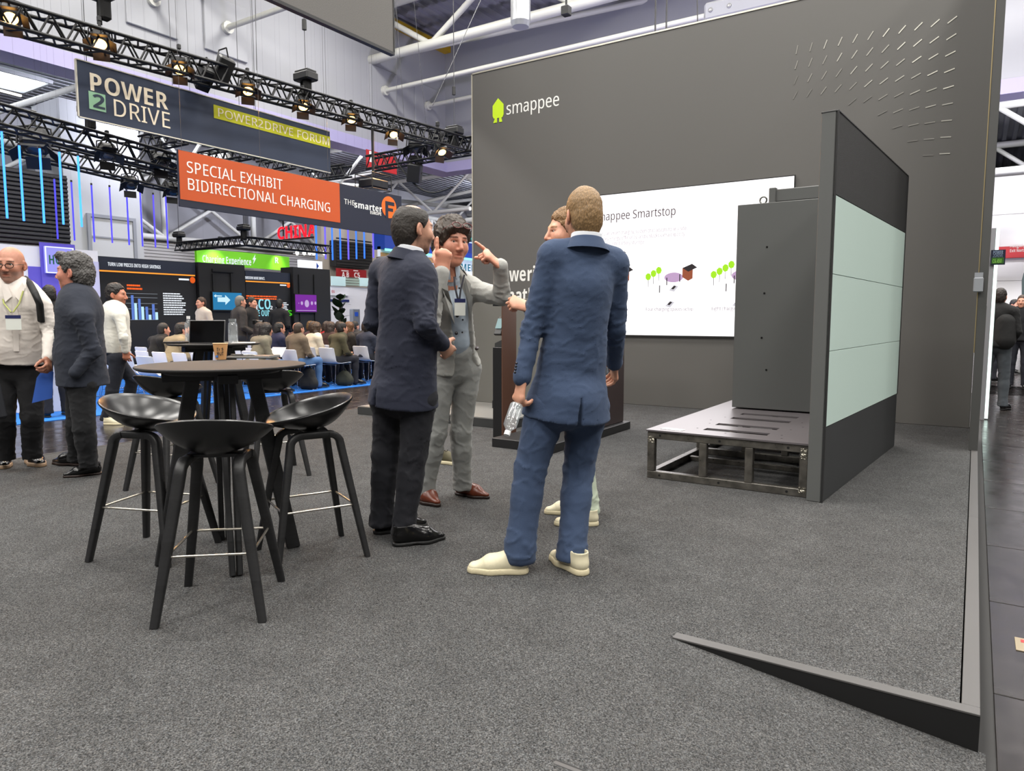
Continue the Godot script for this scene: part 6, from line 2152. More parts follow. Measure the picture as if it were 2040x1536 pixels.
# basis of a hand: fingers along dir, back of the hand towards up
func hand_basis(dir: Vector3, up: Vector3, left: bool) -> Basis:
	var z := -dir.normalized()
	var x := up.cross(z).normalized()
	var b := Basis(x, z.cross(x), z)
	return b if left else b * Basis.from_scale(Vector3(-1, 1, 1))
func add_raw(b: B, g: Array, xf: Transform3D, col: Color, mirrored: bool):
	var ids: PackedInt32Array = g[1]
	if mirrored:
		ids = ids.duplicate()
		for k in range(0, ids.size(), 3):
			var q := ids[k + 1]; ids[k + 1] = ids[k + 2]; ids[k + 2] = q
	var cs := PackedColorArray(); cs.resize(g[0].size()); cs.fill(col.srgb_to_linear())
	var vs := PackedVector3Array(); vs.resize(g[0].size())
	for k in vs.size(): vs[k] = xf * g[0][k]
	b.raw(vs, ids, Transform3D.IDENTITY, cs)
func skin_mat() -> StandardMaterial3D:
	if mats.has("skin"): return mats["skin"]
	var m := M("skin", Color.WHITE, 0.5)
	m.vertex_color_use_as_albedo = true
	m.subsurf_scatter_enabled = true
	m.subsurf_scatter_strength = 0.06
	m.heightmap_enabled = true
	m.heightmap_texture = grain("pores", 256, 0.06, 0.3, 0.7, 3)
	m.heightmap_scale = 0.06
	m.uv1_scale = Vector3.ONE * 9.0
	return m

var last_head := Transform3D.IDENTITY
# ---- a whole person. J holds the joints in the person's own frame (front = -z, left = -x of the person's front view)
# s: skin, hair, tops and trousers settings
func person(label: String, at: Vector3, turn: float, J: Dictionary, s: Dictionary, group := "") -> Node3D:
	var t := thing("person", label, "person", at, turn, group)
	var inv := Transform3D(Basis(Vector3.UP, turn), at).affine_inverse()
	if J.get("world", true):
		for k in J.keys():
			if J[k] is Vector3: J[k] = inv * J[k]
	var fine: float = s.get("cell", 0.009)
	var hs: float = s.get("head", 1.08)
	# head frame
	var hf: Vector3 = s.get("look", Vector3(0, 0, -1))
	if J.get("world", true) and s.has("look_world"): hf = inv.basis * (s.look_world as Vector3)
	var hz := -hf.normalized()
	var hx := Vector3.UP.cross(hz).normalized()
	var hb := Basis(hx, hz.cross(hx), hz)
	hb = hb * Basis(Vector3.BACK, s.get("tilt", 0.0))
	var hx2 := Transform3D(hb.scaled(Vector3.ONE * hs), J.head)
	last_head = hx2
	J.neck = hx2 * Vector3(0, -0.135, 0.022)
	# body: slim core under the clothes, head and hands in one mesh
	var bb := B.new()
	var bo := bounds([J.neck, J.shL, J.shR, J.elL, J.elR, J.wrL, J.wrR, J.hipL, J.hipR, J.knL, J.knR, J.anL, J.anR], 0.1)
	var core := Fld.new(bo[0], bo[1], 0.02 if fine < 0.012 else 0.03)
	var mid: Vector3 = (J.hipL + J.hipR) * 0.5
	core.cap(J.neck, mid, 0.07, 0.09, 0.05)
	for e in [[J.shL, J.shR, 0.05], [J.hipL, J.hipR, 0.07], [J.shL, J.elL, 0.036], [J.elL, J.wrL, 0.03], [J.shR, J.elR, 0.036], [J.elR, J.wrR, 0.03], [J.hipL, J.knL, 0.055], [J.knL, J.anL, 0.04], [J.hipR, J.knR, 0.055], [J.knR, J.anR, 0.04]]:
		core.cap(e[0], e[1], e[2], e[2], 0.03)
	core.cap(J.neck, J.head, 0.04, 0.035, 0.03)
	add_raw(bb, netted(core), Transform3D.IDENTITY, s.skin, false)
	var hn := head_net(s.get("head_cell", 0.0042))
	var cs := head_colors(hn[0], s.skin, s.get("brow", Color(0.2, 0.14, 0.1)), s.get("beard", 0.0), s.get("beard_col", Color(0.25, 0.2, 0.17)))
	var hv := PackedVector3Array(); hv.resize(hn[0].size())
	for k in hv.size(): hv[k] = hx2 * hn[0][k]
	bb.raw(hv, hn[1], Transform3D.IDENTITY, cs)
	for side in ["L", "R"]:
		var pose: String = s.get("hand" + side, "relax")
		if pose == "none": continue
		var wr: Vector3 = J["wr" + side]; var el: Vector3 = J["el" + side]
		var dir: Vector3 = J.get("hd" + side, wr + (wr - el)) - wr
		var up: Vector3 = s.get("up" + side, Vector3(-1 if side == "L" else 1, 0, 0))
		if s.has("upw" + side): up = inv.basis * (s["upw" + side] as Vector3)
		var b3 := hand_basis(dir, up, side == "L")
		add_raw(bb, hand_net(pose), Transform3D(b3 * s.get("hand_scale", 1.03), wr + dir.normalized() * 0.012), s.get("hand_skin", s.skin), side == "R")
	part("body", bb, skin_mat(), t)
	# eyes
	if s.get("eyes", true):
		for sx in [-1.0, 1.0]:
			var eb := B.new()
			eb.ball(hx2 * Vector3(sx * 0.031, 0.0055, -0.0765), Vector3.ONE * 0.0118 * hs, 10)
			var ey := part("eye", eb, M("eye_white", Color(0.8, 0.77, 0.73), 0.2), t)
			eb = B.new()
			var gaze := (hb * Vector3(s.get("gaze", 0.0), 0, -1)).normalized()
			eb.ball(hx2 * Vector3(sx * 0.031, 0.0055, -0.0765) + gaze * 0.0072 * hs, Vector3.ONE * 0.0058 * hs, 8)
			part("iris", eb, M("iris_dark", Color(0.08, 0.06, 0.05), 0.15), ey)
	if s.get("hair", "") != "":
		var g := hair_net(s.hair, s.get("hair_cell", 0.0045))
		var b2 := B.new()
		b2.raw(g[0], g[1], hx2)
		part("hair", b2, hair_mat(s.hair_col, s.get("hair_key", s.hair_col.to_html())), t)
	trousers(t, J, s, fine)
	top(t, J, s, fine)
	shoes(t, J, s, inv)
	return t

func trousers(t: Node3D, J: Dictionary, s: Dictionary, cell: float):
	var k: float = s.get("leg", 1.0)
	var pts := [J.hipL, J.hipR, J.knL, J.knR, J.anL, J.anR]
	var bo := bounds(pts, 0.2)
	bo[1].y = maxf(J.hipL.y, J.hipR.y) + 0.2
	bo[0].y = minf(J.anL.y, J.anR.y) - 0.06
	var f := Fld.new(bo[0], bo[1], cell)
	var mid: Vector3 = (J.hipL + J.hipR) * 0.5
	var spine: Vector3 = (J.neck - mid).normalized()
	f.cap(J.hipL, J.hipR, 0.1 * k, 0.1 * k, 0.03)
	f.cap(mid + spine * 0.02, mid + spine * 0.14, 0.13 * k, 0.145 * k * s.get("waist", 1.0), 0.05, Vector3(0, 0, 1), 1.18)
	f.cap(J.hipL + Vector3(0, -0.01, 0.03), J.hipR + Vector3(0, -0.01, 0.03), 0.092 * k, 0.092 * k, 0.03)
	var cuff: float = s.get("cuff", 1.0)
	for q in ["L", "R"]:
		var h: Vector3 = J["hip" + q]; var n: Vector3 = J["kn" + q]; var a: Vector3 = J["an" + q]
		f.cap(h, n, 0.1 * k, 0.073 * k, 0.018)
		f.cap(n, n.lerp(a, 0.4), 0.073 * k, 0.07 * k, 0.02)
		f.cap(n.lerp(a, 0.3), a + (a - n).normalized() * 0.03, 0.07 * k, 0.06 * k * cuff, 0.02)
		f.cap(a + (n - a).normalized() * 0.05, a + (a - n).normalized() * 0.03, 0.058 * k * cuff, 0.066 * k * cuff, 0.02)
	var low: float = s.get("hem_y", minf(J.anL.y, J.anR.y) - 0.035)
	if s.get("standing", true): f.cut(Vector3(0, low, 0), Vector3.UP, 0.006)
	if s.has("rise"): f.cut(mid + spine * s.rise, -spine, 0.01)
	var g := netted(f)
	var sp := []
	for q in ["L", "R"]:
		sp.append([J["kn" + q], 0.8, 0.12]); sp.append([J["an" + q], 1.1, 0.1]); sp.append([J["hip" + q] + Vector3(0, -0.1, 0), 0.5, 0.12])
	g = folds(g, s.get("crease", 0.0065), Vector3(30, 40, 30), sp, 0.22, J.hipL.x * 9.0)
	part("trousers", as_mesh(g), s.trousers, t)

func top(t: Node3D, J: Dictionary, s: Dictionary, cell: float):
	var kind: String = s.get("top", "jacket")
	var mid: Vector3 = (J.hipL + J.hipR) * 0.5
	var spine: Vector3 = (J.neck - mid)
	var L := spine.length()
	spine /= L
	var side: Vector3 = (J.shR - J.shL); side = (side - spine * side.dot(spine)).normalized()
	var front := spine.cross(side).normalized()      # forward of the chest
	if front.dot(s.get("chest_front", Vector3(0, 0, -1))) < 0.0: front = -front
	var hem: float = s.get("hem", -0.06)               # along the spine, from the hips
	var k: float = s.get("bulk", 1.0)
	var bo := bounds([J.neck, J.shL, J.shR, J.elL, J.elR, J.wrL, J.wrR, mid + spine * hem, J.hipL, J.hipR], 0.2)
	bo[1].y = maxf(J.neck.y, maxf(J.shL.y, maxf(J.wrL.y, J.wrR.y))) + 0.12
	bo[0].y = minf(mid.y + hem - 0.08, minf(J.wrL.y, J.wrR.y) - 0.08)
	var f := Fld.new(bo[0], bo[1], cell)
	var chest := mid + spine * L * 0.72
	var waist := mid + spine * L * 0.32
	var shm: Vector3 = (J.shL + J.shR) * 0.5
	var sw: float = J.shL.distance_to(J.shR)
	f.cap(J.shL.lerp(shm, 0.1) + spine * 0.012, J.shR.lerp(shm, 0.1) + spine * 0.012, 0.07 * k, 0.07 * k, 0.02)
	f.cap(J.neck - spine * 0.02, J.shL.lerp(shm, 0.2) + spine * 0.03, 0.06, 0.05, 0.04)
	f.cap(J.neck - spine * 0.02, J.shR.lerp(shm, 0.2) + spine * 0.03, 0.06, 0.05, 0.04)
	var wr: float = sw * 0.5 * 0.93
	f.cap(chest + spine * 0.04, waist, wr * k, wr * 0.9 * k, 0.06, front, 1.45)
	f.cap(chest - front * 0.015, waist - front * 0.0, 0.12 * k, 0.115 * k, 0.05)
	f.cap(chest + front * 0.03 - spine * 0.04, waist + front * s.get("belly", 0.02), 0.11 * k, 0.115 * k, 0.05)
	var flare: float = s.get("flare", 1.0)
	f.cap(waist, mid + spine * (hem - 0.05), wr * 0.92 * k, 0.2 * k * flare, 0.06, front, 1.3)
	f.cap(mid - front * 0.03 + spine * 0.02, mid - front * 0.03 + spine * (hem - 0.05), 0.14 * k * flare, 0.15 * k * flare, 0.04)
	f.cut(mid + spine * hem, spine, 0.008)
	if s.get("open", 0.0) > 0.0:
		# front edges parted over the shirt
		var o: float = s.open
		var c0 := J.neck as Vector3
		var sh: float = s.get("open_shift", 0.0)
		f.cap(c0 + front * 0.16 - spine * 0.06 + side * sh * 0.3, waist + front * (0.2 + s.get("belly", 0.02)) + side * sh, o * 0.85, o, 0.012, Vector3.ZERO, 1.0, -1.0)
		f.cap(waist + front * (0.2 + s.get("belly", 0.02)) + side * sh, mid + spine * (hem - 0.08) + front * 0.21 + side * sh, o, o * 1.15, 0.012, Vector3.ZERO, 1.0, -1.0)
	if s.get("vent", false):
		f.cap(mid - front * 0.2 + spine * 0.13 + side * s.get("vent_at", 0.0), mid - front * 0.2 + spine * (hem - 0.02) + side * s.get("vent_at", 0.0), 0.012, 0.045, 0.006, side, 3.5, -1.0)
	var sl: float = s.get("sleeve", 1.0)
	for q in ["L", "R"]:
		var a: Vector3 = J["sh" + q]; var e: Vector3 = J["el" + q]; var w: Vector3 = J["wr" + q]
		f.cap(a, e, 0.066 * sl, 0.054 * sl, 0.03)
		f.cap(e, w, 0.054 * sl, 0.041 * sl, 0.012)
		f.cap(w.lerp(e, 0.12), w, 0.04 * sl, 0.0425 * sl, 0.01)
	var g := netted(f)
	var sp := []
	for q in ["L", "R"]:
		sp.append([J["el" + q], 0.9, 0.1]); sp.append([J["sh" + q].lerp(J["el" + q], 0.25), 0.5, 0.09])
	sp.append([waist, 0.35, 0.22])
	g = folds(g, s.get("top_crease", 0.008), Vector3(26, 52, 26), sp, 0.2, J.shL.y * 5.0)
	part(s.get("top_name", "jacket" if kind == "jacket" else kind), as_mesh(g), s.top_mat, t)
	# collar or shirt under a jacket
	if kind == "jacket":
		var bs := bounds([J.neck, J.shL, J.shR, mid + spine * 0.1], 0.16)
		var h := Fld.new(bs[0], bs[1], maxf(cell, 0.009))
		if s.get("open", 0.0) > 0.0:
			h.cap(chest + spine * 0.03, waist, wr * 0.9 * k, wr * 0.84 * k, 0.05, front, 1.5)
			h.cap(chest + front * 0.03 - spine * 0.04, waist + front * s.get("belly", 0.02), 0.095 * k, 0.1 * k, 0.05)
			h.cap(waist + front * s.get("belly", 0.02), mid + spine * 0.14 + front * 0.01, 0.09 * k, 0.095 * k, 0.04)
		h.cap(J.neck - spine * 0.06, J.neck - spine * 0.01, 0.075, 0.066, 0.02)
		h.cut(mid + spine * 0.12, spine)
		var gs := folds(netted(h), 0.003, Vector3(16, 30, 16), [], 0.5, 2.0)
		part("shirt", as_mesh(gs), s.get("shirt_mat", M("shirt_white", Color(0.85, 0.86, 0.88), 0.8)), t)
		band(t, "shirt_collar", J.neck, spine, front, side, 0.064, 0.074, 0.062, 2.9, s.get("shirt_mat", M("shirt_white", Color(0.85, 0.86, 0.88), 0.8)))
		band(t, "collar", J.neck - spine * 0.004, spine, front, side, 0.073, 0.112, 0.05, 2.0, s.top_mat)
	elif s.get("collar", true):
		band(t, "collar", J.neck, spine, front, side, 0.065, 0.085, 0.055, 2.75, s.top_mat)
# folded collar: a band round the neck, open at the throat, its outer leaf spreading downwards
func band(t: Node3D, called: String, n: Vector3, spine: Vector3, front: Vector3, side: Vector3, r0: float, r1: float, h: float, half: float, m: Material):
	var vs := PackedVector3Array(); var ids := PackedInt32Array()
	var na := 40
	for k in na + 1:
		var q := float(k) / na * 2.0 - 1.0
		var a := q * half
		var d := -front * cos(a) * 1.02 + side * sin(a)
		var drop := pow(absf(q), 2.0)
		var top_y := h - drop * 0.032
		var prof := [[r0, top_y - 0.07], [r0, top_y - 0.004], [r0 + 0.003, top_y], [r0 + 0.007, top_y - 0.003], [lerpf(r0, r1, 0.45) + 0.005, top_y - h * 0.55], [r1 + 0.004, top_y - h * 1.05 - drop * 0.012], [r1 - 0.002, top_y - h * 1.05 - drop * 0.012]]
		for e in prof: vs.append(n + d * e[0] + spine * e[1])
	for k in na:
		for j in 6:
			var a := k * 7 + j; var b := a + 7
			ids.append_array([a, a + 1, b, a + 1, b + 1, b])
	var bb := B.new()
	bb.raw(vs, ids)
	part(called, bb, m, t)
# flat piece of cloth lying on a garment: outline given as pixels, depth taken from the garment itself
func patch(t: Node3D, called: String, over: String, px: Array, m: Material, lift := 0.008):
	var g: MeshInstance3D = t.get_node(over)
	var vs: PackedVector3Array = g.mesh.surface_get_arrays(0)[Mesh.ARRAY_VERTEX]
	var xf := t.global_transform
	var inv := xf.affine_inverse()
	var eye := inv * Vector3(0, CAM_Y, 0)
	var pts := []
	var flat := PackedVector2Array()
	for e in px:
		var r := (inv.basis * ray(e[0], e[1])).normalized()
		var best := 1e9
		for v in vs:
			var o := v - eye
			var along := o.dot(r)
			if along < best and (o - r * along).length_squared() < 0.0004: best = along
		if best > 1e8:
			best = (vs[0] - eye).length()
		pts.append(eye + r * (best - lift))
		flat.append(Vector2(e[0], -e[1]))
	var ids := Geometry2D.triangulate_polygon(flat)
	var b := B.new()
	var view: Vector3 = (pts[0] - eye).normalized()
	for k in range(0, ids.size(), 3):
		var a: Vector3 = pts[ids[k]]; var c: Vector3 = pts[ids[k + 1]]; var d: Vector3 = pts[ids[k + 2]]
		if (c - a).cross(d - a).dot(view) > 0.0:
			var q := c; c = d; d = q
		b.tri(a, c, d)
		b.tri(a + view * 0.004, d + view * 0.004, c + view * 0.004)
	for k in pts.size():
		var a: Vector3 = pts[k]; var c: Vector3 = pts[(k + 1) % pts.size()]
		b.quad(a, c, c + view * 0.004, a + view * 0.004)
	part(called, b, m, t)

# ---- shoes, built once per kind: heel at the origin, toe along -z, 0.29 m long
var shoe_cache := {}
func shoe_meshes(kind: String) -> Array:
	if shoe_cache.has(kind): return shoe_cache[kind]
	var f := Fld.new(Vector3(-0.07, -0.005, -0.32), Vector3(0.07, 0.16, 0.03), 0.0055)
	var dress := kind == "dress"
	f.cap(Vector3(0, 0.045, -0.035), Vector3(0, 0.04, -0.18), 0.035, 0.044, 0.02, Vector3.UP, 1.0)
	f.cap(Vector3(0.004, 0.036, -0.18), Vector3(0.0, 0.026, -0.255 if not dress else -0.265), 0.044, 0.033 if not dress else 0.02, 0.03, Vector3.UP, 1.25)
	f.cap(Vector3(0, 0.07, -0.05), Vector3(0, 0.11, -0.045), 0.038, 0.041, 0.03)
	f.cap(Vector3(0, 0.085, -0.08), Vector3(0, 0.055, -0.17), 0.034, 0.028, 0.03)
	f.cap(Vector3(0, 0.09, -0.05), Vector3(0, 0.16, -0.04), 0.033, 0.037, 0.006, Vector3.ZERO, 1.0, -1.0)
	f.cut(Vector3(0, 0.016, 0), Vector3.UP)
	f.cut(Vector3(0, 0.108, 0), Vector3.DOWN)
	var up := as_mesh(folds(netted(f), 0.0015, Vector3(30, 30, 60), [[Vector3(0, 0.06, -0.19), 1.2, 0.04]], 0.3))
	f = Fld.new(Vector3(-0.07, -0.005, -0.32), Vector3(0.07, 0.05, 0.03), 0.005)
	var w := 1.1 if not dress else 1.04
	f.cap(Vector3(0, 0.01, -0.037), Vector3(0.002, 0.01, -0.18), 0.037 * w, 0.047 * w, 0.02)
	f.cap(Vector3(0.002, 0.01, -0.18), Vector3(0, 0.01, -0.255 if not dress else -0.267), 0.047 * w, 0.035 * w if not dress else 0.022, 0.03)
	f.cut(Vector3(0, 0.0, 0), Vector3.UP, 0.003)
	f.cut(Vector3(0, 0.03 if not dress else 0.02, 0), Vector3.DOWN, 0.003)
	if dress: f.ell(Vector3(0, -0.004, -0.115), Vector3(0.08, 0.013, 0.035), 0.004, Basis.IDENTITY, -1.0)
	var so := as_mesh(netted(f))
	var lb := B.new()
	for q in 5:
		var z := -0.1 - q * 0.018; var y := 0.104 - q * 0.0105
		lb.tube([Vector3(-0.026, y - 0.006, z), Vector3(0, y + 0.0035, z - 0.004), Vector3(0.026, y - 0.006, z)], 0.0028, 6)
	var bow := []
	for q in 9: bow.append(Vector3(sin(TAU * q / 8.0) * 0.028, 0.112 + sin(TAU * q / 4.0) * 0.006, -0.098 + cos(TAU * q / 8.0) * 0.012))
	lb.tube(bow, 0.0024, 5, false)
	shoe_cache[kind] = [up, so, lb.mesh()]
	return shoe_cache[kind]
func shoes(t: Node3D, J: Dictionary, s: Dictionary, inv: Transform3D):
	var kind: String = s.get("shoe", "dress")
	var sm := shoe_meshes(kind)
	for q in ["L", "R"]:
		var a: Vector3 = J["an" + q]
		var heel: Vector3 = J.get("heel" + q, Vector3(a.x, a.y - 0.085, a.z + 0.05))
		var toe: Vector3 = J.get("toe" + q, heel + Vector3(-0.05 if q == "L" else 0.05, 0, -0.27))
		var d := toe - heel
		var k := clampf(d.length() / 0.285, 0.85, 1.15) if J.has("toe" + q) else 1.0
		var z := -d.normalized(); var x := Vector3.UP.cross(z).normalized()
		var xf := Transform3D(Basis(x, z.cross(x), z) * k, heel)
		var o := part("shoe", sm[0], s.shoe_mat, t, xf)
		part("sole", sm[1], s.get("sole_mat", M("sole_black", Color(0.03, 0.03, 0.03), 0.6)), o)
		if s.get("laces", true): part("laces", sm[2], s.get("lace_mat", s.shoe_mat), o)

func dirw(dx: float, dd: float, y := 0.0) -> Vector3:
	return Basis(Vector3.UP, YAW) * Vector3(dx, y, -dd)
func people():
	fold.seed = 3
	fold.frequency = 0.25
	fold.fractal_octaves = 2
	blue_suit()
	navy_suit()
	grey_suit()
	blond_man()
	bald_man()
	grey_hair_man()
	walker()
	crowd()
	aisle_people()

func blue_suit():
	var suit := cloth("suit_blue", Color(0.205, 0.27, 0.38), 0.9, 7.0, 0.16, 0.3)
	var J := {"head": jw(1162, 432, 3.40), "neck": jw(1163, 487, 3.42), "shL": jw(1098, 514, 3.36), "shR": jw(1224, 530, 3.44),
		"elL": jw(1062, 648, 3.36), "wrL": jw(1040, 752, 3.30), "elR": jw(1226, 652, 3.52), "wrR": jw(1224, 722, 3.70),
		"hipL": jw(1092, 806, 3.40), "hipR": jw(1168, 806, 3.46), "knL": jw(1056, 935, 3.38), "knR": jw(1152, 938, 3.50), "anL": jw(1036, 1092, 3.33), "anR": jw(1140, 1098, 3.38),
		"heelL": gh(1052, 1141), "toeL": gh(934, 1139), "heelR": gh(1166, 1148), "toeR": gh(1102, 1112), "hdL": jw(1032, 800, 3.30)}
	var s := {"skin": Color(0.76, 0.56, 0.46), "hair": "crop", "hair_col": Color(0.66, 0.52, 0.34), "hair_key": "blond", "look_world": dirw(-0.3, 1.0, -0.06), "head": 1.0,
		"trousers": suit, "top_mat": suit, "hem": -0.06, "flare": 1.12, "bulk": 1.06, "vent": true, "shoe": "sneaker", "cuff": 1.1, "leg": 1.05,
		"shoe_mat": M("leather_cream", Color(0.78, 0.75, 0.64), 0.5), "sole_mat": M("sole_cream", Color(0.74, 0.7, 0.58), 0.6), "lace_mat": M("lace_cream", Color(0.7, 0.66, 0.56), 0.8),
		"handL": "grip", "upwL": dirw(-0.9, -0.5), "handR": "relax", "beard": 0.45, "beard_col": Color(0.5, 0.36, 0.22)}
	var p := ahead(0.24, 3.38)
	var t := person("man in a blue suit and cream sneakers seen from behind with bottle", p, facing(-0.25, 1.0), J, s)
	# cuff buttons
	for k in 4:
		var b := B.new()
		b.ball(t.global_transform.affine_inverse() * jw(1026 + k * 1.0, 742 - k * 6, 3.26), Vector3(0.006, 0.006, 0.006), 8)
		part("cuff_button", b, M("button_dark", Color(0.06, 0.06, 0.08), 0.25), t)
	var bt := bottle("small clear glass bottle held upside down by the blue suited man", jw(1030, 806, 3.27), 0.032, 0.15, 0.42, "held_bottle")
	bt.rotation = Vector3(2.6, YAW, 0.3)

func navy_suit():
	var suit := cloth("suit_navy", Color(0.105, 0.125, 0.2), 0.85, 7.0, 0.12, 0.25)
	var dark := cloth("trouser_navy", Color(0.06, 0.065, 0.1), 0.85, 7.0, 0.12, 0.2)
	var J := {"head": jw(824, 458, 3.80), "neck": jw(808, 500, 3.84), "shL": jw(760, 545, 4.02), "shR": jw(834, 550, 3.70),
		"elL": jw(744, 640, 4.02), "wrL": jw(800, 700, 4.18), "elR": jw(848, 645, 3.62), "wrR": jw(880, 684, 3.78),
		"hipL": jw(778, 792, 3.94), "hipR": jw(834, 792, 3.80), "knL": jw(768, 905, 3.92), "knR": jw(824, 908, 3.80), "anL": jw(760, 1035, 3.93), "anR": jw(804, 1050, 3.78),
		"heelL": gh(744, 1064), "toeL": gh(850, 1048), "heelR": gh(782, 1088), "toeR": gh(886, 1074)}
	var s := {"skin": Color(0.72, 0.54, 0.45), "hair": "bald_crown", "hair_col": Color(0.19, 0.155, 0.125), "hair_key": "dark_brown", "look_world": dirw(0.8, 0.6, -0.03), "head": 1.02,
		"trousers": dark, "top_mat": suit, "hem": -0.03, "flare": 1.08, "bulk": 1.07, "vent": true, "vent_at": 0.02, "shoe": "dress", "leg": 1.0,
		"shoe_mat": M("leather_black", Color(0.035, 0.035, 0.037), 0.22), "laces": false, "handL": "relax", "handR": "relax", "upwR": dirw(0.3, -0.9),
		"beard": 0.55, "beard_col": Color(0.2, 0.16, 0.13), "crease": 0.0065}
	var t := person("man in a dark navy suit and black buckled shoes facing the charger", ahead(-0.58, 3.86), facing(0.72, 0.69), J, s)
	# double monk straps with silver buckles
	var k := 0
	for e in [[823, 1063, 3.74], [846, 1067, 3.76]]:
		var b := B.new()
		var c := t.global_transform.affine_inverse() * jw(e[0], e[1], e[2])
		var pts := []
		for q in 9: pts.append(c + Basis(Vector3.UP, 0.7) * Vector3(0, sin(TAU * q / 8) * 0.012, cos(TAU * q / 8) * 0.01))
		b.tube(pts, 0.0022, 5, false)
		part("shoe_buckle", b, M("buckle", Color(0.7, 0.7, 0.72), 0.2, 1.0), t)

func grey_suit():
	var suit := cloth("suit_grey", Color(0.68, 0.68, 0.66), 0.9, 7.0, 0.16, 0.3)
	var tr := cloth("trouser_grey", Color(0.58, 0.585, 0.575), 0.9, 7.0, 0.16, 0.25)
	var J := {"head": jw(899, 484, 4.34), "neck": jw(896, 550, 4.44), "shL": jw(942, 578, 4.50), "shR": jw(862, 578, 4.36),
		"elL": jw(1000, 592, 4.28), "wrL": jw(997, 530, 4.16), "elR": jw(858, 640, 4.10), "wrR": jw(880, 543, 4.10),
		"hdL": jw(955, 494, 4.10), "hdR": jw(884, 500, 4.09),
		"hipL": jw(930, 735, 4.68), "hipR": jw(880, 735, 4.60), "knL": jw(918, 862, 4.68), "knR": jw(868, 866, 4.58), "anL": jw(921, 962, 4.75), "anR": jw(848, 975, 4.62),
		"heelL": gh(908, 984), "toeL": gh(974, 994), "heelR": gh(826, 990), "toeR": gh(880, 1013)}
	var s := {"skin": Color(0.72, 0.5, 0.41), "hand_skin": Color(0.8, 0.56, 0.46), "hair": "fringe", "hair_col": Color(0.27, 0.215, 0.165), "hair_key": "wavy_brown", "look_world": dirw(0.55, -0.82, -0.08), "head": 1.13, "gaze": 0.25, "tilt": 0.03,
		"trousers": tr, "top_mat": suit, "hem": 0.02, "flare": 1.0, "bulk": 1.0, "open": 0.13, "open_shift": -0.05, "shirt_mat": M("shirt_blue_grey", Color(0.64, 0.69, 0.74), 0.85),
		"shoe": "dress", "shoe_mat": M("leather_tan", Color(0.36, 0.16, 0.085), 0.32), "sole_mat": M("sole_brown", Color(0.12, 0.06, 0.035), 0.5), "lace_mat": M("lace_navy", Color(0.06, 0.05, 0.08), 0.8),
		"handL": "point", "handR": "point", "upwL": dirw(0.2, -0.5, 0.85), "upwR": dirw(0.1, -1.0, 0.0), "leg": 0.96, "brow": Color(0.16, 0.1, 0.07), "hand_scale": 1.12}
	var t := person("man in a light grey suit raising both hands with fingers pointing", ahead(-0.35, 4.66), facing(0.42, -0.9), J, s)
	var inv := t.global_transform.affine_inverse()
	# lapels, belt, lanyard, badge, glasses pushed up into the hair
	patch(t, "lapel", "jacket", [[889, 556], [880, 574], [886, 590], [881, 597], [903, 640], [909, 650], [902, 610], [893, 580]], suit)
	patch(t, "lapel", "jacket", [[926, 552], [938, 566], [936, 585], [942, 592], [938, 640], [934, 610], [928, 580]], suit)
	patch(t, "pocket_flap", "jacket", [[866, 690], [897, 694], [896, 703], [866, 699]], suit)
	var mid: Vector3 = (inv * jw(930, 735, 4.68) + inv * jw(880, 735, 4.60)) * 0.5
	var b := B.new()
	var pts := []
	for q in 25: pts.append(mid + Vector3(cos(TAU * q / 24) * 0.148, 0.135, sin(TAU * q / 24) * 0.128))
	b.tube(pts, 0.016, 8, false, 1.0)
	part("belt", b, M("belt_brown", Color(0.13, 0.05, 0.03), 0.35), t)
	badge(t, inv, [jw(905, 552, 4.30), jw(906, 570, 4.26), jw(913, 600, 4.24)], [jw(925, 548, 4.30), jw(918, 575, 4.25), jw(915, 600, 4.24)], jw(916, 595, 4.22), dirw(0.42, -0.9), 0.068, 0.1, Color(0.1, 0.1, 0.14))
	for e in [[915, 574, 4.28], [922, 637, 4.27], [921, 662, 4.28]]:
		b = B.new(); b.ball(inv * jw(e[0], e[1], e[2]), Vector3.ONE * 0.006, 8)
		part("shirt_button", b, M("button_dark", Color(0.06, 0.06, 0.08), 0.25), t)
	for e in [[911, 629, 4.24], [909, 664, 4.26]]:
		b = B.new(); b.ball(inv * jw(e[0], e[1], e[2]), Vector3.ONE * 0.011, 8)
		part("jacket_button", b, M("button_grey", Color(0.14, 0.13, 0.13), 0.3), t)
	spectacles(t, last_head * Transform3D(Basis(Vector3.RIGHT, 0.55), Vector3(0.0, 0.088, -0.108)), M("glasses_red", Color(0.35, 0.1, 0.09), 0.3), 1.0)

func head_basis(t: Node3D, look: Vector3) -> Basis:
	var hf: Vector3 = t.global_transform.basis.inverse() * look
	var z := -hf.normalized(); var x := Vector3.UP.cross(z).normalized()
	return Basis(x, z.cross(x), z)
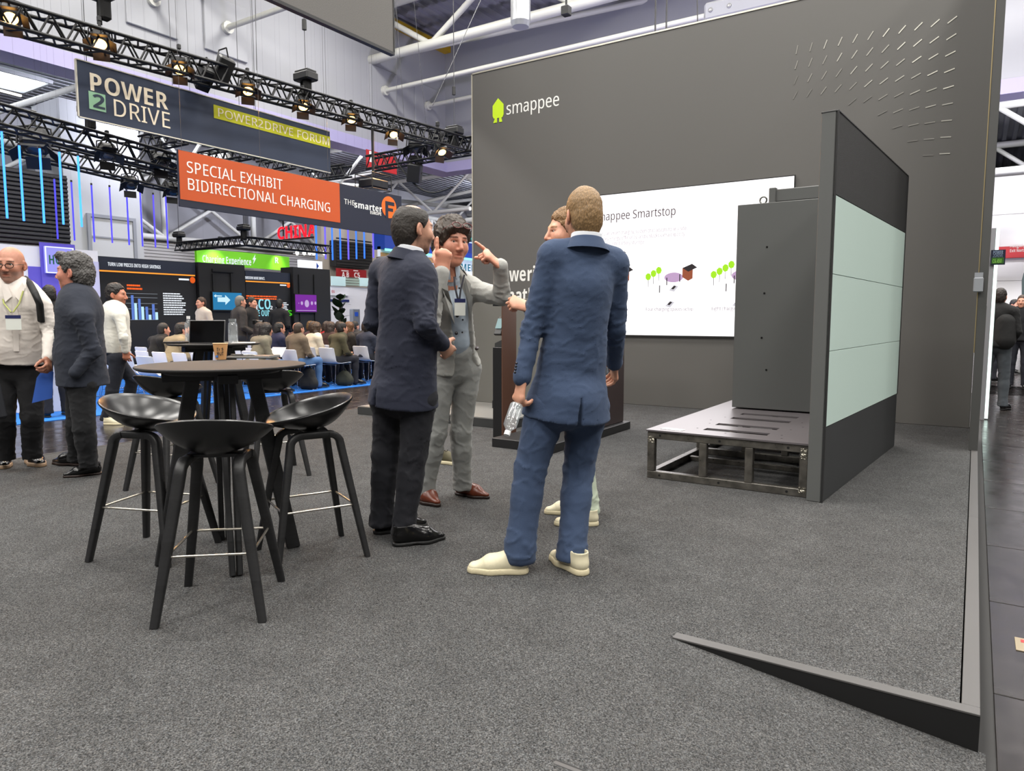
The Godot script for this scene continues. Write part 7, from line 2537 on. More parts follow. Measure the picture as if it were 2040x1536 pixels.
# glasses: origin between the eyes, looking along -z
func spectacles(t: Node3D, xf: Transform3D, m: Material, k: float):
	var b := B.new()
	for sx in [-1.0, 1.0]:
		var pts := []
		for q in 15: pts.append(xf * (Vector3(sx * 0.033 + cos(TAU * q / 14) * 0.025, sin(TAU * q / 14) * 0.017, 0) * k))
		b.tube(pts, 0.0028, 5, false)
		b.tube([xf * (Vector3(sx * 0.058, 0.004, 0) * k), xf * (Vector3(sx * 0.082, 0.006, 0.05) * k), xf * (Vector3(sx * 0.085, 0.004, 0.1) * k)], 0.0018, 5)
	b.tube([xf * (Vector3(-0.009, 0.003, 0) * k), xf * (Vector3(0, 0.006, -0.002) * k), xf * (Vector3(0.009, 0.003, 0) * k)], 0.0018, 5)
	part("glasses", b, m, t)
func badge(t: Node3D, inv: Transform3D, left: Array, right: Array, top_at: Vector3, face: Vector3, w: float, h: float, strap: Color):
	var b := B.new()
	for side in [left, right]:
		var pts := []
		for p in side: pts.append(inv * p)
		b.tube(pts, 0.006, 6)
	part("lanyard", b, M("strap_" + strap.to_html(), strap, 0.8), t)
	var f := (inv.basis * face).normalized()
	var x := Vector3.UP.cross(f).normalized()
	var bs := Basis(x, f.cross(x), f)
	b = B.new(); b.box(Transform3D(bs, inv * top_at - Vector3(0, h * 0.5, 0)), Vector3(w, h, 0.004), 0.001)
	var o := part("badge", b, M("badge_white", Color(0.84, 0.85, 0.82), 0.5), t)
	b = B.new(); b.box(Transform3D(bs, inv * top_at - Vector3(0, h * 0.11, 0) + f * 0.0025), Vector3(w, h * 0.22, 0.002))
	part("badge_band", b, M("badge_navy", Color(0.1, 0.13, 0.32), 0.5), o)

func blond_man():
	var J := {"head": jw(1128, 465, 4.25), "neck": jw(1138, 522, 4.28), "shL": jw(1140, 556, 4.12), "shR": jw(1148, 552, 4.46),
		"elL": jw(1110, 650, 4.08), "wrL": jw(1056, 612, 4.02), "elR": jw(1150, 660, 4.55), "wrR": jw(1130, 700, 4.5),
		"hipL": jw(1152, 738, 4.2), "hipR": jw(1156, 736, 4.4), "knL": jw(1156, 880, 4.15), "knR": jw(1150, 875, 4.4), "anL": jw(1174, 1008, 4.14), "anR": jw(1140, 990, 4.38),
		"heelL": gh(1192, 1046), "toeL": gh(1106, 1046), "heelR": gh(1164, 1022), "toeR": gh(1086, 1023), "hdL": jw(1030, 604, 4.0)}
	var s := {"skin": Color(0.8, 0.58, 0.48), "hair": "short", "hair_col": Color(0.6, 0.44, 0.25), "hair_key": "blond_light", "look_world": dirw(-0.95, -0.3), "head": 1.1,
		"trousers": cloth("trouser_mint", Color(0.72, 0.76, 0.68), 0.9, 7.0, 0.14, 0.1), "top_mat": cloth("top_slate", Color(0.25, 0.27, 0.3), 0.9, 7.0, 0.14, 0.2),
		"hem": -0.04, "shoe": "sneaker", "leg": 0.9, "shoe_mat": M("leather_cream", Color.WHITE), "sole_mat": M("sole_cream", Color.WHITE), "lace_mat": M("lace_cream", Color.WHITE),
		"handL": "fist", "upwL": dirw(-0.1, -0.8, 0.6), "handR": "relax", "brow": Color(0.5, 0.36, 0.2)}
	person("blond man in pale mint trousers mostly hidden behind the blue suit", ahead(0.36, 4.28), facing(-0.95, -0.1), J, s)

func bald_man():
	var J := {"head": jw(22, 528, 5.52), "neck": jw(28, 590, 5.6), "shL": jw(84, 612, 5.58), "shR": jw(-34, 610, 5.55),
		"elL": jw(99, 662, 5.56), "wrL": jw(97, 712, 5.40), "elR": jw(-52, 690, 5.5), "wrR": jw(-36, 752, 5.3),
		"hipL": jw(60, 742, 5.64), "hipR": jw(8, 742, 5.62), "knL": jw(64, 832, 5.58), "knR": jw(8, 834, 5.52), "anL": jw(64, 905, 5.66), "anR": jw(10, 908, 5.6),
		"heelL": gh(58, 920), "toeL": gh(92, 934), "heelR": gh(2, 922), "toeR": gh(14, 942)}
	var s := {"skin": Color(0.66, 0.45, 0.36), "look_world": dirw(0.22, -1.0, -0.1), "head": 1.12, "beard": 0.6, "beard_col": Color(0.55, 0.5, 0.47), "brow": Color(0.25, 0.2, 0.17),
		"trousers": cloth("trouser_dark", Color(0.05, 0.05, 0.065), 0.9, 7.0, 0.14, 0.2), "top": "shirt", "top_mat": M("shirt_ivory", Color(0.82, 0.79, 0.76), 0.85), "hem": 0.09, "belly": 0.06, "bulk": 1.12, "rise": 0.15, "waist": 1.02, "leg": 1.05,
		"shoe": "sneaker", "shoe_mat": M("leather_black", Color.WHITE), "sole_mat": M("sole_tan", Color(0.6, 0.5, 0.4), 0.6), "lace_mat": M("lace_black", Color(0.03, 0.03, 0.03), 0.8), "handL": "grip", "handR": "grip", "top_crease": 0.007}
	var t := person("bald bearded man in glasses, ivory shirt and dark trousers with lanyard", ahead(-3.92, 5.62), facing(0.12, -1.0), J, s)
	var inv := t.global_transform.affine_inverse()
	spectacles(t, last_head * Transform3D(Basis.IDENTITY, Vector3(0, -0.001, -0.108)), M("glasses_black", Color(0.04, 0.03, 0.03), 0.3), 1.0)
	badge(t, inv, [jw(2, 580, 5.46), jw(8, 605, 5.4), jw(22, 622, 5.36)], [jw(46, 580, 5.46), jw(38, 605, 5.4), jw(26, 622, 5.36)], jw(26, 628, 5.35), dirw(0.1, -1.0), 0.11, 0.11, Color(0.6, 0.62, 0.35))
	patch(t, "button_placket", "shirt", [[24, 596], [33, 596], [37, 640], [38, 700], [27, 700], [25, 640]], mats["shirt_ivory"], 0.006)
	patch(t, "collar_wing", "shirt", [[2, 566], [14, 566], [24, 590], [10, 602]], mats["shirt_ivory"], 0.01)
	patch(t, "collar_wing", "shirt", [[44, 562], [50, 572], [40, 602], [30, 590]], mats["shirt_ivory"], 0.01)
	# strap of a rucksack over his shoulder
	var b := B.new()
	var pts := []
	for p in [jw(50, 556, 5.62), jw(60, 566, 5.5), jw(70, 585, 5.44), jw(79, 606, 5.44), jw(82, 640, 5.5)]: pts.append(inv * p)
	b.tube(pts, 0.028, 8, true, 0.25, (inv.basis * dirw(0.1, -1.0)).normalized())
	part("rucksack_strap", b, M("strap_grey", Color(0.13, 0.13, 0.135), 0.9), t)
	var fd := thing("blue_folder", "bright blue paper folder held by the bald man", "folder", jw(84, 776, 5.38), YAW + 0.5)
	b = B.new()
	b.prism(PackedVector2Array([Vector2(-0.07, -0.1), Vector2(0.06, -0.07), Vector2(0.08, 0.13), Vector2(0.03, 0.18), Vector2(-0.03, 0.09)]), 0.008)
	part("folder_sheet", b, M("folder_blue", Color(0.17, 0.34, 0.68), 0.6), fd)
	var bg := thing("dark_bag", "dark bag held low at the bald man's side", "bag", jw(-14, 800, 5.25), YAW)
	b = B.new(); b.box(X(Vector3.ZERO, Vector3(0, 0, 0.15)), Vector3(0.16, 0.28, 0.05), 0.02)
	part("bag_body", b, M("bag_navy", Color(0.06, 0.07, 0.1), 0.8), bg)

func grey_hair_man():
	var suit := cloth("suit_slate", Color(0.13, 0.15, 0.2), 0.9, 7.0, 0.14, 0.25)
	var tr := cloth("trouser_black", Color(0.055, 0.06, 0.075), 0.9, 7.0, 0.14, 0.25)
	var J := {"head": jw(148, 544, 5.38), "neck": jw(156, 602, 5.40), "shL": jw(164, 632, 5.20), "shR": jw(160, 630, 5.62),
		"elL": jw(186, 700, 5.22), "wrL": jw(150, 742, 5.16), "elR": jw(175, 705, 5.68), "wrR": jw(140, 742, 5.62),
		"hipL": jw(162, 762, 5.30), "hipR": jw(160, 760, 5.48), "knL": jw(168, 852, 5.28), "knR": jw(152, 846, 5.46), "anL": jw(176, 922, 5.34), "anR": jw(154, 908, 5.56),
		"heelL": gh(203, 944), "toeL": gh(126, 952), "heelR": gh(172, 928), "toeR": gh(98, 924)}
	var s := {"skin": Color(0.74, 0.5, 0.42), "hair": "curly", "hair_col": Color(0.36, 0.345, 0.335), "hair_key": "grey_curls", "look_world": dirw(-1.0, -0.08, 0.02), "head": 1.1, "brow": Color(0.3, 0.27, 0.25),
		"trousers": tr, "top_mat": suit, "hem": -0.02, "flare": 1.1, "bulk": 1.02, "open": 0.07, "belly": 0.05, "shirt_mat": cloth("shirt_plum", Color(0.16, 0.075, 0.095), 0.9, 7.0, 0.14, 0.15),
		"shoe": "dress", "shoe_mat": M("leather_black", Color.WHITE), "sole_mat": M("sole_brown", Color.WHITE), "handL": "none", "handR": "none", "leg": 1.0}
	var t := person("grey curly haired man in a slate jacket with hands in pockets", ahead(-3.22, 5.4), facing(-1.0, -0.05), J, s)
	var inv := t.global_transform.affine_inverse()
	badge(t, inv, [jw(128, 600, 5.3), jw(116, 632, 5.28), jw(110, 655, 5.28)], [jw(130, 600, 5.45), jw(116, 632, 5.4), jw(108, 655, 5.32)], jw(108, 656, 5.28), dirw(-0.9, -0.45), 0.08, 0.12, Color(0.05, 0.04, 0.05))

func walker():
	var H := HALL_Y
	var J := {"head": jw(232, 588, 9.0), "neck": jw(230, 617, 9.0), "shL": jw(222, 628, 9.2), "shR": jw(238, 630, 8.8),
		"elL": jw(212, 672, 9.25), "wrL": jw(222, 705, 9.3), "elR": jw(246, 672, 8.75), "wrR": jw(250, 698, 8.8),
		"hipL": jw(226, 712, 9.1), "hipR": jw(236, 712, 8.9), "knL": jw(264, 756, 9.2), "knR": jw(224, 778, 8.9), "anL": jw(250, 822, 9.3), "anR": jw(212, 832, 8.95),
		"heelR": gh(207, 846, H), "toeR": gh(234, 846, H), "heelL": gh(246, 838, H), "toeL": gh(276, 836, H)}
	var s := {"skin": Color(0.7, 0.46, 0.36), "hair": "short", "hair_col": Color(0.12, 0.085, 0.07), "hair_key": "dark", "look_world": dirw(1.0, 0.1, -0.05), "head": 1.1, "cell": 0.013, "head_cell": 0.006, "hair_cell": 0.007,
		"trousers": cloth("jeans_dark", Color(0.09, 0.105, 0.15), 0.9, 7.0, 0.14, 0.1), "top": "shirt", "top_mat": M("shirt_cream", Color(0.8, 0.79, 0.75), 0.85), "hem": 0.06, "rise": 0.12,
		"shoe": "sneaker", "shoe_mat": M("leather_cream", Color.WHITE), "sole_mat": M("sole_cream", Color.WHITE), "lace_mat": M("lace_cream", Color.WHITE), "beard": 0.4}
	person("man in a cream shirt and dark jeans walking past the forum", ahead(-4.98, 9.0, HALL_Y), facing(0.95, 0.3), J, s)

# ---- people built once and repeated in other clothes
func seated_joints(lean: float) -> Dictionary:
	return {"world": false, "head": Vector3(0, 1.115, -0.03 - lean * 0.9), "neck": Vector3(0, 1.0, 0.03 - lean * 0.6), "shL": Vector3(-0.19, 0.92, 0.04 - lean * 0.5), "shR": Vector3(0.19, 0.92, 0.04 - lean * 0.5),
		"elL": Vector3(-0.24, 0.68, -0.02 - lean * 0.5), "elR": Vector3(0.24, 0.68, -0.02 - lean * 0.5), "wrL": Vector3(-0.1, 0.6, -0.25 - lean * 0.3), "wrR": Vector3(0.1, 0.6, -0.25 - lean * 0.3),
		"hipL": Vector3(-0.09, 0.53, 0.06), "hipR": Vector3(0.09, 0.53, 0.06), "knL": Vector3(-0.13, 0.52, -0.38), "knR": Vector3(0.13, 0.52, -0.38), "anL": Vector3(-0.13, 0.1, -0.36), "anR": Vector3(0.13, 0.1, -0.36)}
func standing_joints(ph: float) -> Dictionary:
	return {"world": false, "head": Vector3(0, 1.64, -0.03), "neck": Vector3(0, 1.47, 0.02), "shL": Vector3(-0.19, 1.42, 0.02), "shR": Vector3(0.19, 1.42, 0.02),
		"elL": Vector3(-0.25, 1.14, 0.05), "elR": Vector3(0.25, 1.14, 0.05), "wrL": Vector3(-0.16 - 0.08 * ph, 1.02 - 0.1 * ph, -0.18 + 0.1 * ph), "wrR": Vector3(0.16, 1.02, -0.2),
		"hipL": Vector3(-0.09, 0.93, 0.02), "hipR": Vector3(0.09, 0.93, 0.02), "knL": Vector3(-0.11, 0.5, 0.0), "knR": Vector3(0.11, 0.5, -0.02), "anL": Vector3(-0.12, 0.09, 0.03), "anR": Vector3(0.12, 0.09, 0.01)}
func far_settings(kind: int) -> Dictionary:
	return {"skin": Color(0.74, 0.53, 0.44), "cell": 0.017, "head_cell": 0.0085, "hair_cell": 0.009, "hair": "short", "hair_col": Color(0.1, 0.08, 0.07), "hair_key": "dark", "head": 0.96,
		"trousers": M("far_trousers", Color(0.07, 0.075, 0.1), 0.9), "top": "sweater", "top_mat": M("far_top", Color(0.2, 0.2, 0.2), 0.9), "hem": -0.02, "shoe": "dress", "shoe_mat": M("leather_black", Color(0.035, 0.035, 0.037), 0.22), "laces": false, "eyes": true,
		"standing": kind == 1, "handL": "relax", "handR": "relax", "top_crease": 0.008, "crease": 0.0065}
var protos := {}
func dress(proto: Node3D, hairs: Dictionary, label: String, at: Vector3, turn: float, top_c: Color, trouser_c: Color, hair: String, hair_c: Color, group: String, head_turn := 0.0):
	var c := proto.duplicate() as Node3D
	c.name = numbered("person")
	add_child(c)
	c.position = at
	c.rotation.y = turn
	c.visible = true
	tag(c, label, "person", group)
	for ch in c.get_children():
		var nm := String(ch.name)
		if nm.begins_with("sweater") or nm.begins_with("collar"): ch.material_override = M("top_" + top_c.to_html(), top_c, 0.9)
		elif nm.begins_with("trousers"): ch.material_override = M("tr_" + trouser_c.to_html(), trouser_c, 0.9)
		elif nm.begins_with("hair"):
			if hair == "":
				c.remove_child(ch); ch.free()
			else:
				ch.mesh = hairs[hair]
				ch.material_override = hair_mat(hair_c, hair_c.to_html())
func crowd():
	# one sitter upright and one leaning forward, then copies in their own clothes on the chairs
	var base := []
	for k in 2:
		var J := seated_joints(0.0 if k == 0 else 0.17)
		base.append(person("seated visitor", Vector3.ZERO, 0.0, J, far_settings(0), "seated visitors"))
	var hz := []
	for k in 2:
		var J := seated_joints(0.0 if k == 0 else 0.17)
		var d := {}
		for hk in ["short", "curly", "bob", "long", "bald_crown", "crop"]:
			var g := hair_net(hk, 0.009)
			var b := B.new()
			b.raw(g[0], g[1], Transform3D(Basis.IDENTITY.scaled(Vector3.ONE * 0.96), J.head))
			d[hk] = b.mesh()
		hz.append(d)
	var dk := Color(0.1, 0.08, 0.07); var br := Color(0.24, 0.16, 0.1); var bl := Color(0.5, 0.36, 0.18); var jean := Color(0.25, 0.38, 0.55); var nv := Color(0.07, 0.08, 0.12)
	var list := [
		[2, 2, 1, Color(0.52, 0.47, 0.37), nv, "short", dk, "seated visitor in a beige sweater with short dark hair"],
		[2, 3, 1, Color(0.04, 0.04, 0.045), nv, "crop", dk, "seated visitor in a black top beside the beige sweater"],
		[3, 0, 1, Color(0.42, 0.4, 0.34), jean, "long", Color(0.1, 0.07, 0.06), "seated woman with long dark hair reading a paper sheet"],
		[4, 2, 0, Color(0.06, 0.05, 0.06), nv, "long", Color(0.12, 0.07, 0.05), "seated woman with long wavy dark hair in a black top"],
		[6, 5, 0, Color(0.12, 0.12, 0.13), nv, "", dk, "seated bald visitor by the second video wall"],
		[4, 1, 0, Color(0.06, 0.08, 0.2), nv, "short", Color(0.04, 0.035, 0.035), "seated visitor in a navy blazer with black hair"],
		[4, 0, 0, Color(0.38, 0.33, 0.27), jean, "crop", Color(0.26, 0.19, 0.13), "seated man in a taupe sweater and light blue jeans"],
		[5, 2, 0, Color(0.3, 0.2, 0.16), nv, "", dk, "seated bald visitor in a brown top"],
		[7, 5, 0, Color(0.07, 0.07, 0.075), nv, "curly", bl, "seated visitor with tousled blond hair and dark hoodie"],
		[6, 3, 0, Color(0.27, 0.16, 0.15), nv, "short", br, "seated visitor in a reddish checked shirt"],
		[6, 2, 0, Color(0.2, 0.12, 0.1), nv, "long", Color(0.2, 0.12, 0.07), "seated woman with long brown hair"],
		[7, 4, 0, Color(0.62, 0.05, 0.09), nv, "long", br, "seated woman in a bright red top"],
		[5, 1, 0, Color(0.8, 0.76, 0.68), nv, "bob", Color(0.3, 0.21, 0.13), "seated woman with a brown bob and cream top"],
		[5, 0, 1, Color(0.24, 0.225, 0.15), nv, "short", Color(0.13, 0.09, 0.07), "seated woman in an olive jacket and dark trousers"],
		[6, 1, 0, Color(0.13, 0.11, 0.09), nv, "long", Color(0.45, 0.28, 0.12), "seated woman with long golden hair"],
		[8, 4, 0, Color(0.09, 0.09, 0.1), nv, "short", dk, "seated visitor in a black quilted jacket"],
		[7, 2, 1, Color(0.12, 0.12, 0.13), nv, "crop", br, "seated visitor resting chin on hand at the row end"],
		[6, 0, 0, Color(0.14, 0.16, 0.22), nv, "short", dk, "seated visitor in a blue grey jacket next to the navy suit"],
		[8, 5, 0, Color(0.3, 0.18, 0.12), nv, "short", br, "seated visitor with brown hair in the last row"],
		[3, 4, 0, Color(0.05, 0.05, 0.055), nv, "short", dk, "seated visitor in black beneath the bar chart"]]
	for e in list:
		var p := seat_at(e[0], e[1]) + Vector3(0, 0.0, 0.0)
		var k: int = e[2]
		for ch in get_children():
			if String(ch.name).begins_with("forum_chair") and ch.position.distance_to(p) < 0.12: ch.set_meta("label", "white forum chair under the " + String(e[7]).trim_prefix("seated "))
		dress(base[k], hz[k], e[7], p, rng.randf_range(-0.2, 0.12), e[3], e[4], e[5], e[6], "seated visitors")
	for n in base:
		taken["person"] = taken["person"]
		remove_child(n); n.free()
	# standing people by the video walls
	var st := []
	var hs := []
	for k in 2:
		st.append(person("standing visitor", Vector3.ZERO, 0.0, standing_joints(float(k)), far_settings(1), "standing visitors"))
		var d := {}
		for hk in ["short", "crop", "curly"]:
			var g := hair_net(hk, 0.009)
			var b := B.new()
			b.raw(g[0], g[1], Transform3D(Basis.IDENTITY.scaled(Vector3.ONE * 0.96), standing_joints(float(k)).head))
			d[hk] = b.mesh()
		hs.append(d)
	var G := HALL_Y + 0.008
	var sl := [
		[407, 15.2, 0, -0.6, -0.8, Color(0.7, 0.66, 0.62), nv, "crop", br, "standing bearded presenter in a pale striped shirt before the turquoise screen"],
		[480, 14.2, 1, 0.7, 0.7, Color(0.17, 0.155, 0.15), nv, "crop", Color(0.5, 0.48, 0.45), "standing grey haired man in a dark grey jacket"],
		[503, 15.3, 0, 0.9, -0.2, Color(0.07, 0.07, 0.075), nv, "short", dk, "standing photographer in black with a camera"],
		[106, 9.6, 1, -0.8, 0.6, Color(0.05, 0.05, 0.06), nv, "short", dk, "standing visitor in black half hidden behind the grey haired man"],
		[559, 17.0, 0, 0.2, 1.0, Color(0.05, 0.055, 0.075), nv, "short", Color(0.04, 0.035, 0.03), "standing man in a dark jacket before the CO2 screen"]]
	for e in sl:
		var p := ahead((e[0] - 1020.0) / FOCAL * e[1], e[1], G)
		dress(st[e[2]], hs[e[2]], e[9], p, facing(e[3], e[4]), e[5], e[6], e[7], e[8], "standing visitors")
	# their things: camera, paper sheet, bags under the chairs
	var cp := ahead((512.0 - 1020.0) / FOCAL * 14.4, 14.4, 1.12)
	var cm := thing("photo_camera", "black camera held by the photographer in black", "camera", cp, facing(0.9, -0.2))
	var b := B.new(); b.box(X(Vector3.ZERO), Vector3(0.15, 0.1, 0.08), 0.01)
	part("camera_body", b, M("rig_black"), cm)
	b = B.new(); b.tube([Vector3(0, 0, -0.04), Vector3(0, 0, -0.16)], 0.04, 12)
	part("lens", b, M("gloss_black"), cm)
	var ps := thing("paper_page", "white paper page held by the long haired reading woman", "paper", seat_at(3, 0) + Vector3(0.0, 0.72, -0.42), 0.2)
	b = B.new(); b.box(X(Vector3.ZERO, Vector3(0.9, 0, 0)), Vector3(0.3, 0.004, 0.21))
	part("sheet", b, M("paper_white"), ps)
	for e in [[4, 0, Color(0.03, 0.03, 0.032), "black rucksack on the blue carpet under the jeans man's chair", 0.42], [5, 0, Color(0.13, 0.14, 0.1), "olive tote bag on the blue carpet beside the olive jacket", 0.3]]:
		var q := seat_at(e[0], e[1]) + Vector3(0.12, 0, -0.12)
		var bg := thing("bag", e[3], "bag", q, 0.3)
		b = B.new()
		var f := Fld.new(Vector3(-0.2, -0.02, -0.15), Vector3(0.2, 0.45, 0.15), 0.02)
		f.cap(Vector3(-0.07, 0.11, 0), Vector3(0.07, 0.11, 0), 0.12, 0.12, 0.05, Vector3.BACK, 1.4)
		f.cap(Vector3(-0.06, 0.1, 0), Vector3(-0.03, e[4] - 0.1, 0), 0.11, 0.09, 0.05, Vector3.BACK, 1.4)
		f.cap(Vector3(0.06, 0.1, 0), Vector3(0.03, e[4] - 0.1, 0), 0.11, 0.09, 0.05, Vector3.BACK, 1.4)
		f.cut(Vector3(0, 0, 0), Vector3.UP)
		part("bag_body", as_mesh(folds(netted(f), 0.01, Vector3(15, 15, 15), [])), M("bag_" + e[2].to_html(), e[2], 0.8), bg)
		b = B.new(); b.tube([Vector3(-0.05, e[4] - 0.02, 0), Vector3(0, e[4] + 0.06, 0), Vector3(0.05, e[4] - 0.02, 0)], 0.01, 6)
		part("bag_handle", b, M("bag_" + e[2].to_html()), bg)
	# single olive sneaker showing between the grey suited man's legs
	var sm := shoe_meshes("sneaker")
	var sk := thing("canvas_sneaker", "olive canvas sneaker with pale sole behind the grey suited man", "shoe", gh(868, 922), facing(1.0, -0.35))
	part("upper", sm[0], M("canvas_olive", Color(0.3, 0.28, 0.2), 0.8), sk)
	part("sole", sm[1], M("sole_cream", Color.WHITE), sk)
	part("laces", sm[2], M("lace_black", Color(0.03, 0.03, 0.03), 0.8), sk)
	protos = {"st": st, "hs": hs}

func aisle_people():
	var nv := Color(0.07, 0.08, 0.12); var dk := Color(0.1, 0.08, 0.07)
	var st: Array = protos.st; var hs: Array = protos.hs
	var sl := [
		[1985, 10.4, 0, 0.5, 0.5, Color(0.045, 0.045, 0.05), Color(0.25, 0.27, 0.29), "short", Color(0.16, 0.1, 0.07), "man with rucksack in a black shirt and grey jeans in right aisle"],
		[2030, 13.5, 1, -0.7, -0.7, Color(0.05, 0.055, 0.075), nv, "crop", Color(0.3, 0.2, 0.13), "man in a dark navy jacket with lanyard in right aisle"],
		[2013, 17.0, 0, 0.3, -1.0, Color(0.62, 0.68, 0.74), Color(0.13, 0.15, 0.19), "short", dk, "man in a pale blue shirt farther down the right aisle"],
		[1972, 15.0, 1, 1.0, 0.2, Color(0.09, 0.085, 0.09), nv, "short", dk, "man in dark clothes beyond the rucksack man in right aisle"]]
	for e in sl:
		var p := ahead((e[0] - 1020.0) / FOCAL * e[1], e[1], HALL_Y)
		dress(st[e[2]], hs[e[2]], e[9], p, facing(e[3], e[4]), e[5], e[6], e[7], e[8], "visitors in the right aisle")
	for n in st:
		remove_child(n); n.free()
	var rp := ahead((1988.0 - 1020.0) / FOCAL * 10.5, 10.35, 1.02)
	var rk := thing("rucksack", "black rucksack worn by the man in the right aisle", "rucksack", rp, facing(0.5, 0.5))
	var f := Fld.new(Vector3(-0.2, -0.25, -0.05), Vector3(0.2, 0.25, 0.25), 0.018)
	f.cap(Vector3(0, -0.12, 0.13), Vector3(0, 0.12, 0.12), 0.15, 0.13, 0.04, Vector3.BACK, 1.5)
	part("bag_body", as_mesh(folds(netted(f), 0.008, Vector3(15, 15, 15), [])), M("bag_black2", Color(0.03, 0.03, 0.033), 0.8), rk)

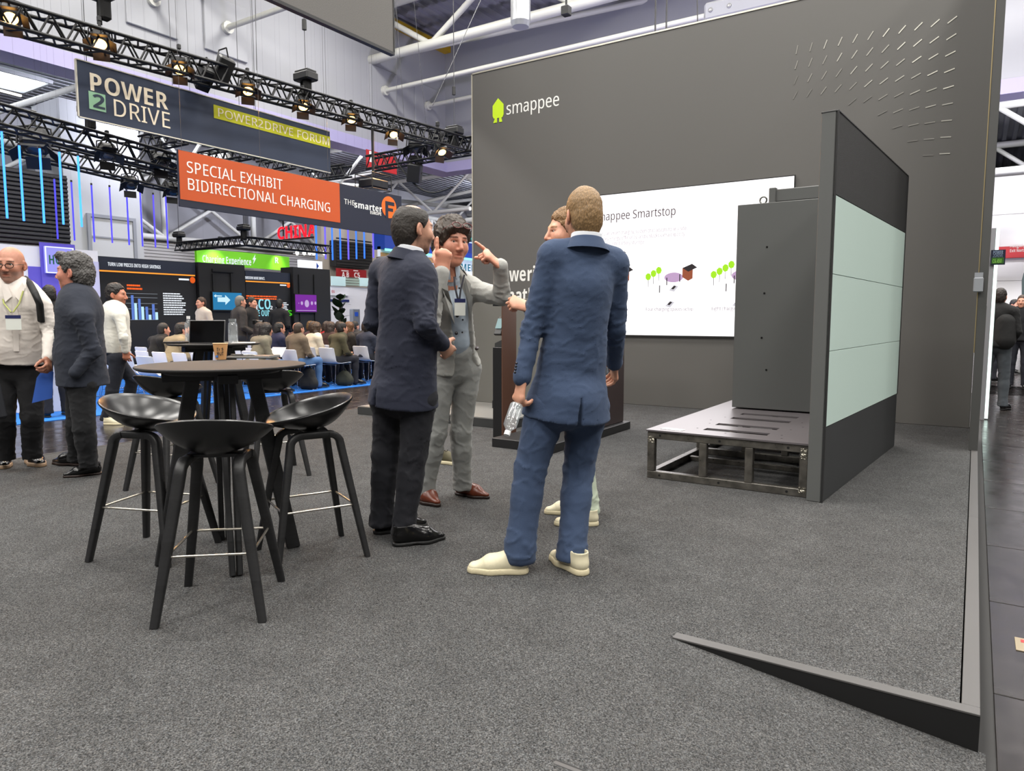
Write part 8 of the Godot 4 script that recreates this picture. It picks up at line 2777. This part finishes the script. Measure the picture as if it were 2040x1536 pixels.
class Fld:
	var o: Vector3
	var h: float
	var nx: int
	var ny: int
	var nz: int
	var d := PackedFloat32Array()
	func _init(mn: Vector3, mx: Vector3, cell: float):
		h = cell
		o = mn - Vector3.ONE * cell * 2.0
		var s := (mx - mn) / cell
		nx = int(s.x) + 6; ny = int(s.y) + 6; nz = int(s.z) + 6
		d.resize(nx * ny * nz)
		d.fill(1000.0)
	# tapered capsule from a to b; q > 1 squeezes it along the unit vector n; sg -1 carves instead of adding
	func cap(a: Vector3, b: Vector3, ra: float, rb: float, k := 0.02, n := Vector3.ZERO, q := 1.0, sg := 1.0):
		var m := maxf(ra, rb) + k + h * 2.5
		var lo := (a.min(b) - Vector3.ONE * m - o) / h
		var hi := (a.max(b) + Vector3.ONE * m - o) / h
		var i0 := maxi(0, int(lo.x)); var i1 := mini(nx - 1, int(hi.x) + 1)
		var j0 := maxi(0, int(lo.y)); var j1 := mini(ny - 1, int(hi.y) + 1)
		var k0 := maxi(0, int(lo.z)); var k1 := mini(nz - 1, int(hi.z) + 1)
		var ab := b - a
		var il := 1.0 / maxf(ab.length_squared(), 1e-9)
		var dr := rb - ra
		var sq := q != 1.0
		var q1 := q - 1.0
		var qs := 1.0 / sqrt(q)
		for kk in range(k0, k1 + 1):
			for jj in range(j0, j1 + 1):
				var p := o + Vector3(i0, jj, kk) * h - a
				var id := (kk * ny + jj) * nx + i0
				for ii in range(i0, i1 + 1):
					var t := clampf(p.dot(ab) * il, 0.0, 1.0)
					var v := p - ab * t
					var e: float
					if sq:
						v += n * (v.dot(n) * q1)
						e = (v.length() - ra - dr * t) * qs
					else:
						e = v.length() - ra - dr * t
					var c := d[id]
					if sg > 0.0:
						var u := k - absf(c - e)
						d[id] = minf(c, e) - (u * u / k * 0.25 if u > 0.0 else 0.0)
					else:
						e = -e
						var u := k - absf(c - e)
						d[id] = maxf(c, e) + (u * u / k * 0.25 if u > 0.0 else 0.0)
					p.x += h
					id += 1
	func ell(c: Vector3, r: Vector3, k := 0.015, bs := Basis.IDENTITY, sg := 1.0):
		var m := maxf(r.x, maxf(r.y, r.z)) + k + h * 2.5
		var lo := (c - Vector3.ONE * m - o) / h
		var hi := (c + Vector3.ONE * m - o) / h
		var i0 := maxi(0, int(lo.x)); var i1 := mini(nx - 1, int(hi.x) + 1)
		var j0 := maxi(0, int(lo.y)); var j1 := mini(ny - 1, int(hi.y) + 1)
		var k0 := maxi(0, int(lo.z)); var k1 := mini(nz - 1, int(hi.z) + 1)
		var inv := bs.transposed()
		var ir := Vector3.ONE / r
		var dx := (inv * Vector3(h, 0, 0)) * ir
		for kk in range(k0, k1 + 1):
			for jj in range(j0, j1 + 1):
				var p := (inv * (o + Vector3(i0, jj, kk) * h - c)) * ir
				var id := (kk * ny + jj) * nx + i0
				for ii in range(i0, i1 + 1):
					var l := p.length()
					var e := l * (l - 1.0) / maxf((p * ir).length(), 1e-5)
					var b := d[id]
					if sg < 0.0: e = -e
					var u := k - absf(b - e)
					if sg > 0.0: d[id] = minf(b, e) - (u * u / k * 0.25 if u > 0.0 else 0.0)
					else: d[id] = maxf(b, e) + (u * u / k * 0.25 if u > 0.0 else 0.0)
					p += dx
					id += 1
	# keeps what lies on the side of the plane that n points to
	func cut(at: Vector3, n: Vector3, k := 0.004):
		n = n.normalized()
		var st := n.x * h
		for kk in nz:
			for jj in ny:
				var e := -(o + Vector3(0, jj, kk) * h - at).dot(n)
				var id := (kk * ny + jj) * nx
				for ii in nx:
					var c := d[id]
					if e > c - k:
						var u := k - absf(c - e)
						d[id] = maxf(c, e) + (u * u / k * 0.25 if u > 0.0 else 0.0)
					e -= st
					id += 1
	func net(vs: PackedVector3Array, ids: PackedInt32Array) -> Array:
		var sy := nx
		var sz := nx * ny
		var mp := PackedInt32Array()
		mp.resize(nx * ny * nz)
		mp.fill(-1)
		var lim := h * 2.6
		var act := PackedInt32Array()
		for kk in nz - 1:
			for jj in ny - 1:
				var id := (kk * ny + jj) * nx
				for ii in nx - 1:
					var a := d[id]
					if a < lim and a > -lim:
						var b := d[id + 1]; var c := d[id + sy]; var e := d[id + sy + 1]
						var f := d[id + sz]; var g := d[id + sz + 1]; var l := d[id + sz + sy]; var m := d[id + sz + sy + 1]
						var neg := int(a < 0.0) + int(b < 0.0) + int(c < 0.0) + int(e < 0.0) + int(f < 0.0) + int(g < 0.0) + int(l < 0.0) + int(m < 0.0)
						if neg > 0 and neg < 8:
							var gx := (b + e + g + m - a - c - f - l)
							var gy := (c + e + l + m - a - b - f - g)
							var gz := (f + g + l + m - a - b - c - e)
							var s := (a + b + c + e + f + g + l + m) * 0.5 / maxf(gx * gx + gy * gy + gz * gz, 1e-9)
							var w := Vector3(clampf(-gx * s, -0.5, 0.5), clampf(-gy * s, -0.5, 0.5), clampf(-gz * s, -0.5, 0.5))
							mp[id] = vs.size()
							vs.append(o + (Vector3(ii + 0.5, jj + 0.5, kk + 0.5) + w) * h)
							act.append(id)
					id += 1
		for id in act:
			var a := d[id] < 0.0
			if a != (d[id + 1] < 0.0) and id - sy - sz >= 0:
				_quad(ids, mp[id], mp[id - sy], mp[id - sy - sz], mp[id - sz], a)
			if a != (d[id + sy] < 0.0) and id - 1 - sz >= 0:
				_quad(ids, mp[id], mp[id - sz], mp[id - sz - 1], mp[id - 1], a)
			if a != (d[id + sz] < 0.0) and id - 1 - sy >= 0:
				_quad(ids, mp[id], mp[id - 1], mp[id - 1 - sy], mp[id - sy], a)
		return [vs, ids]
	func _quad(ids: PackedInt32Array, a: int, b: int, c: int, e: int, flip: bool):
		if a < 0 or b < 0 or c < 0 or e < 0: return
		if flip: ids.append_array([a, c, b, a, e, c])
		else: ids.append_array([a, b, c, a, c, e])
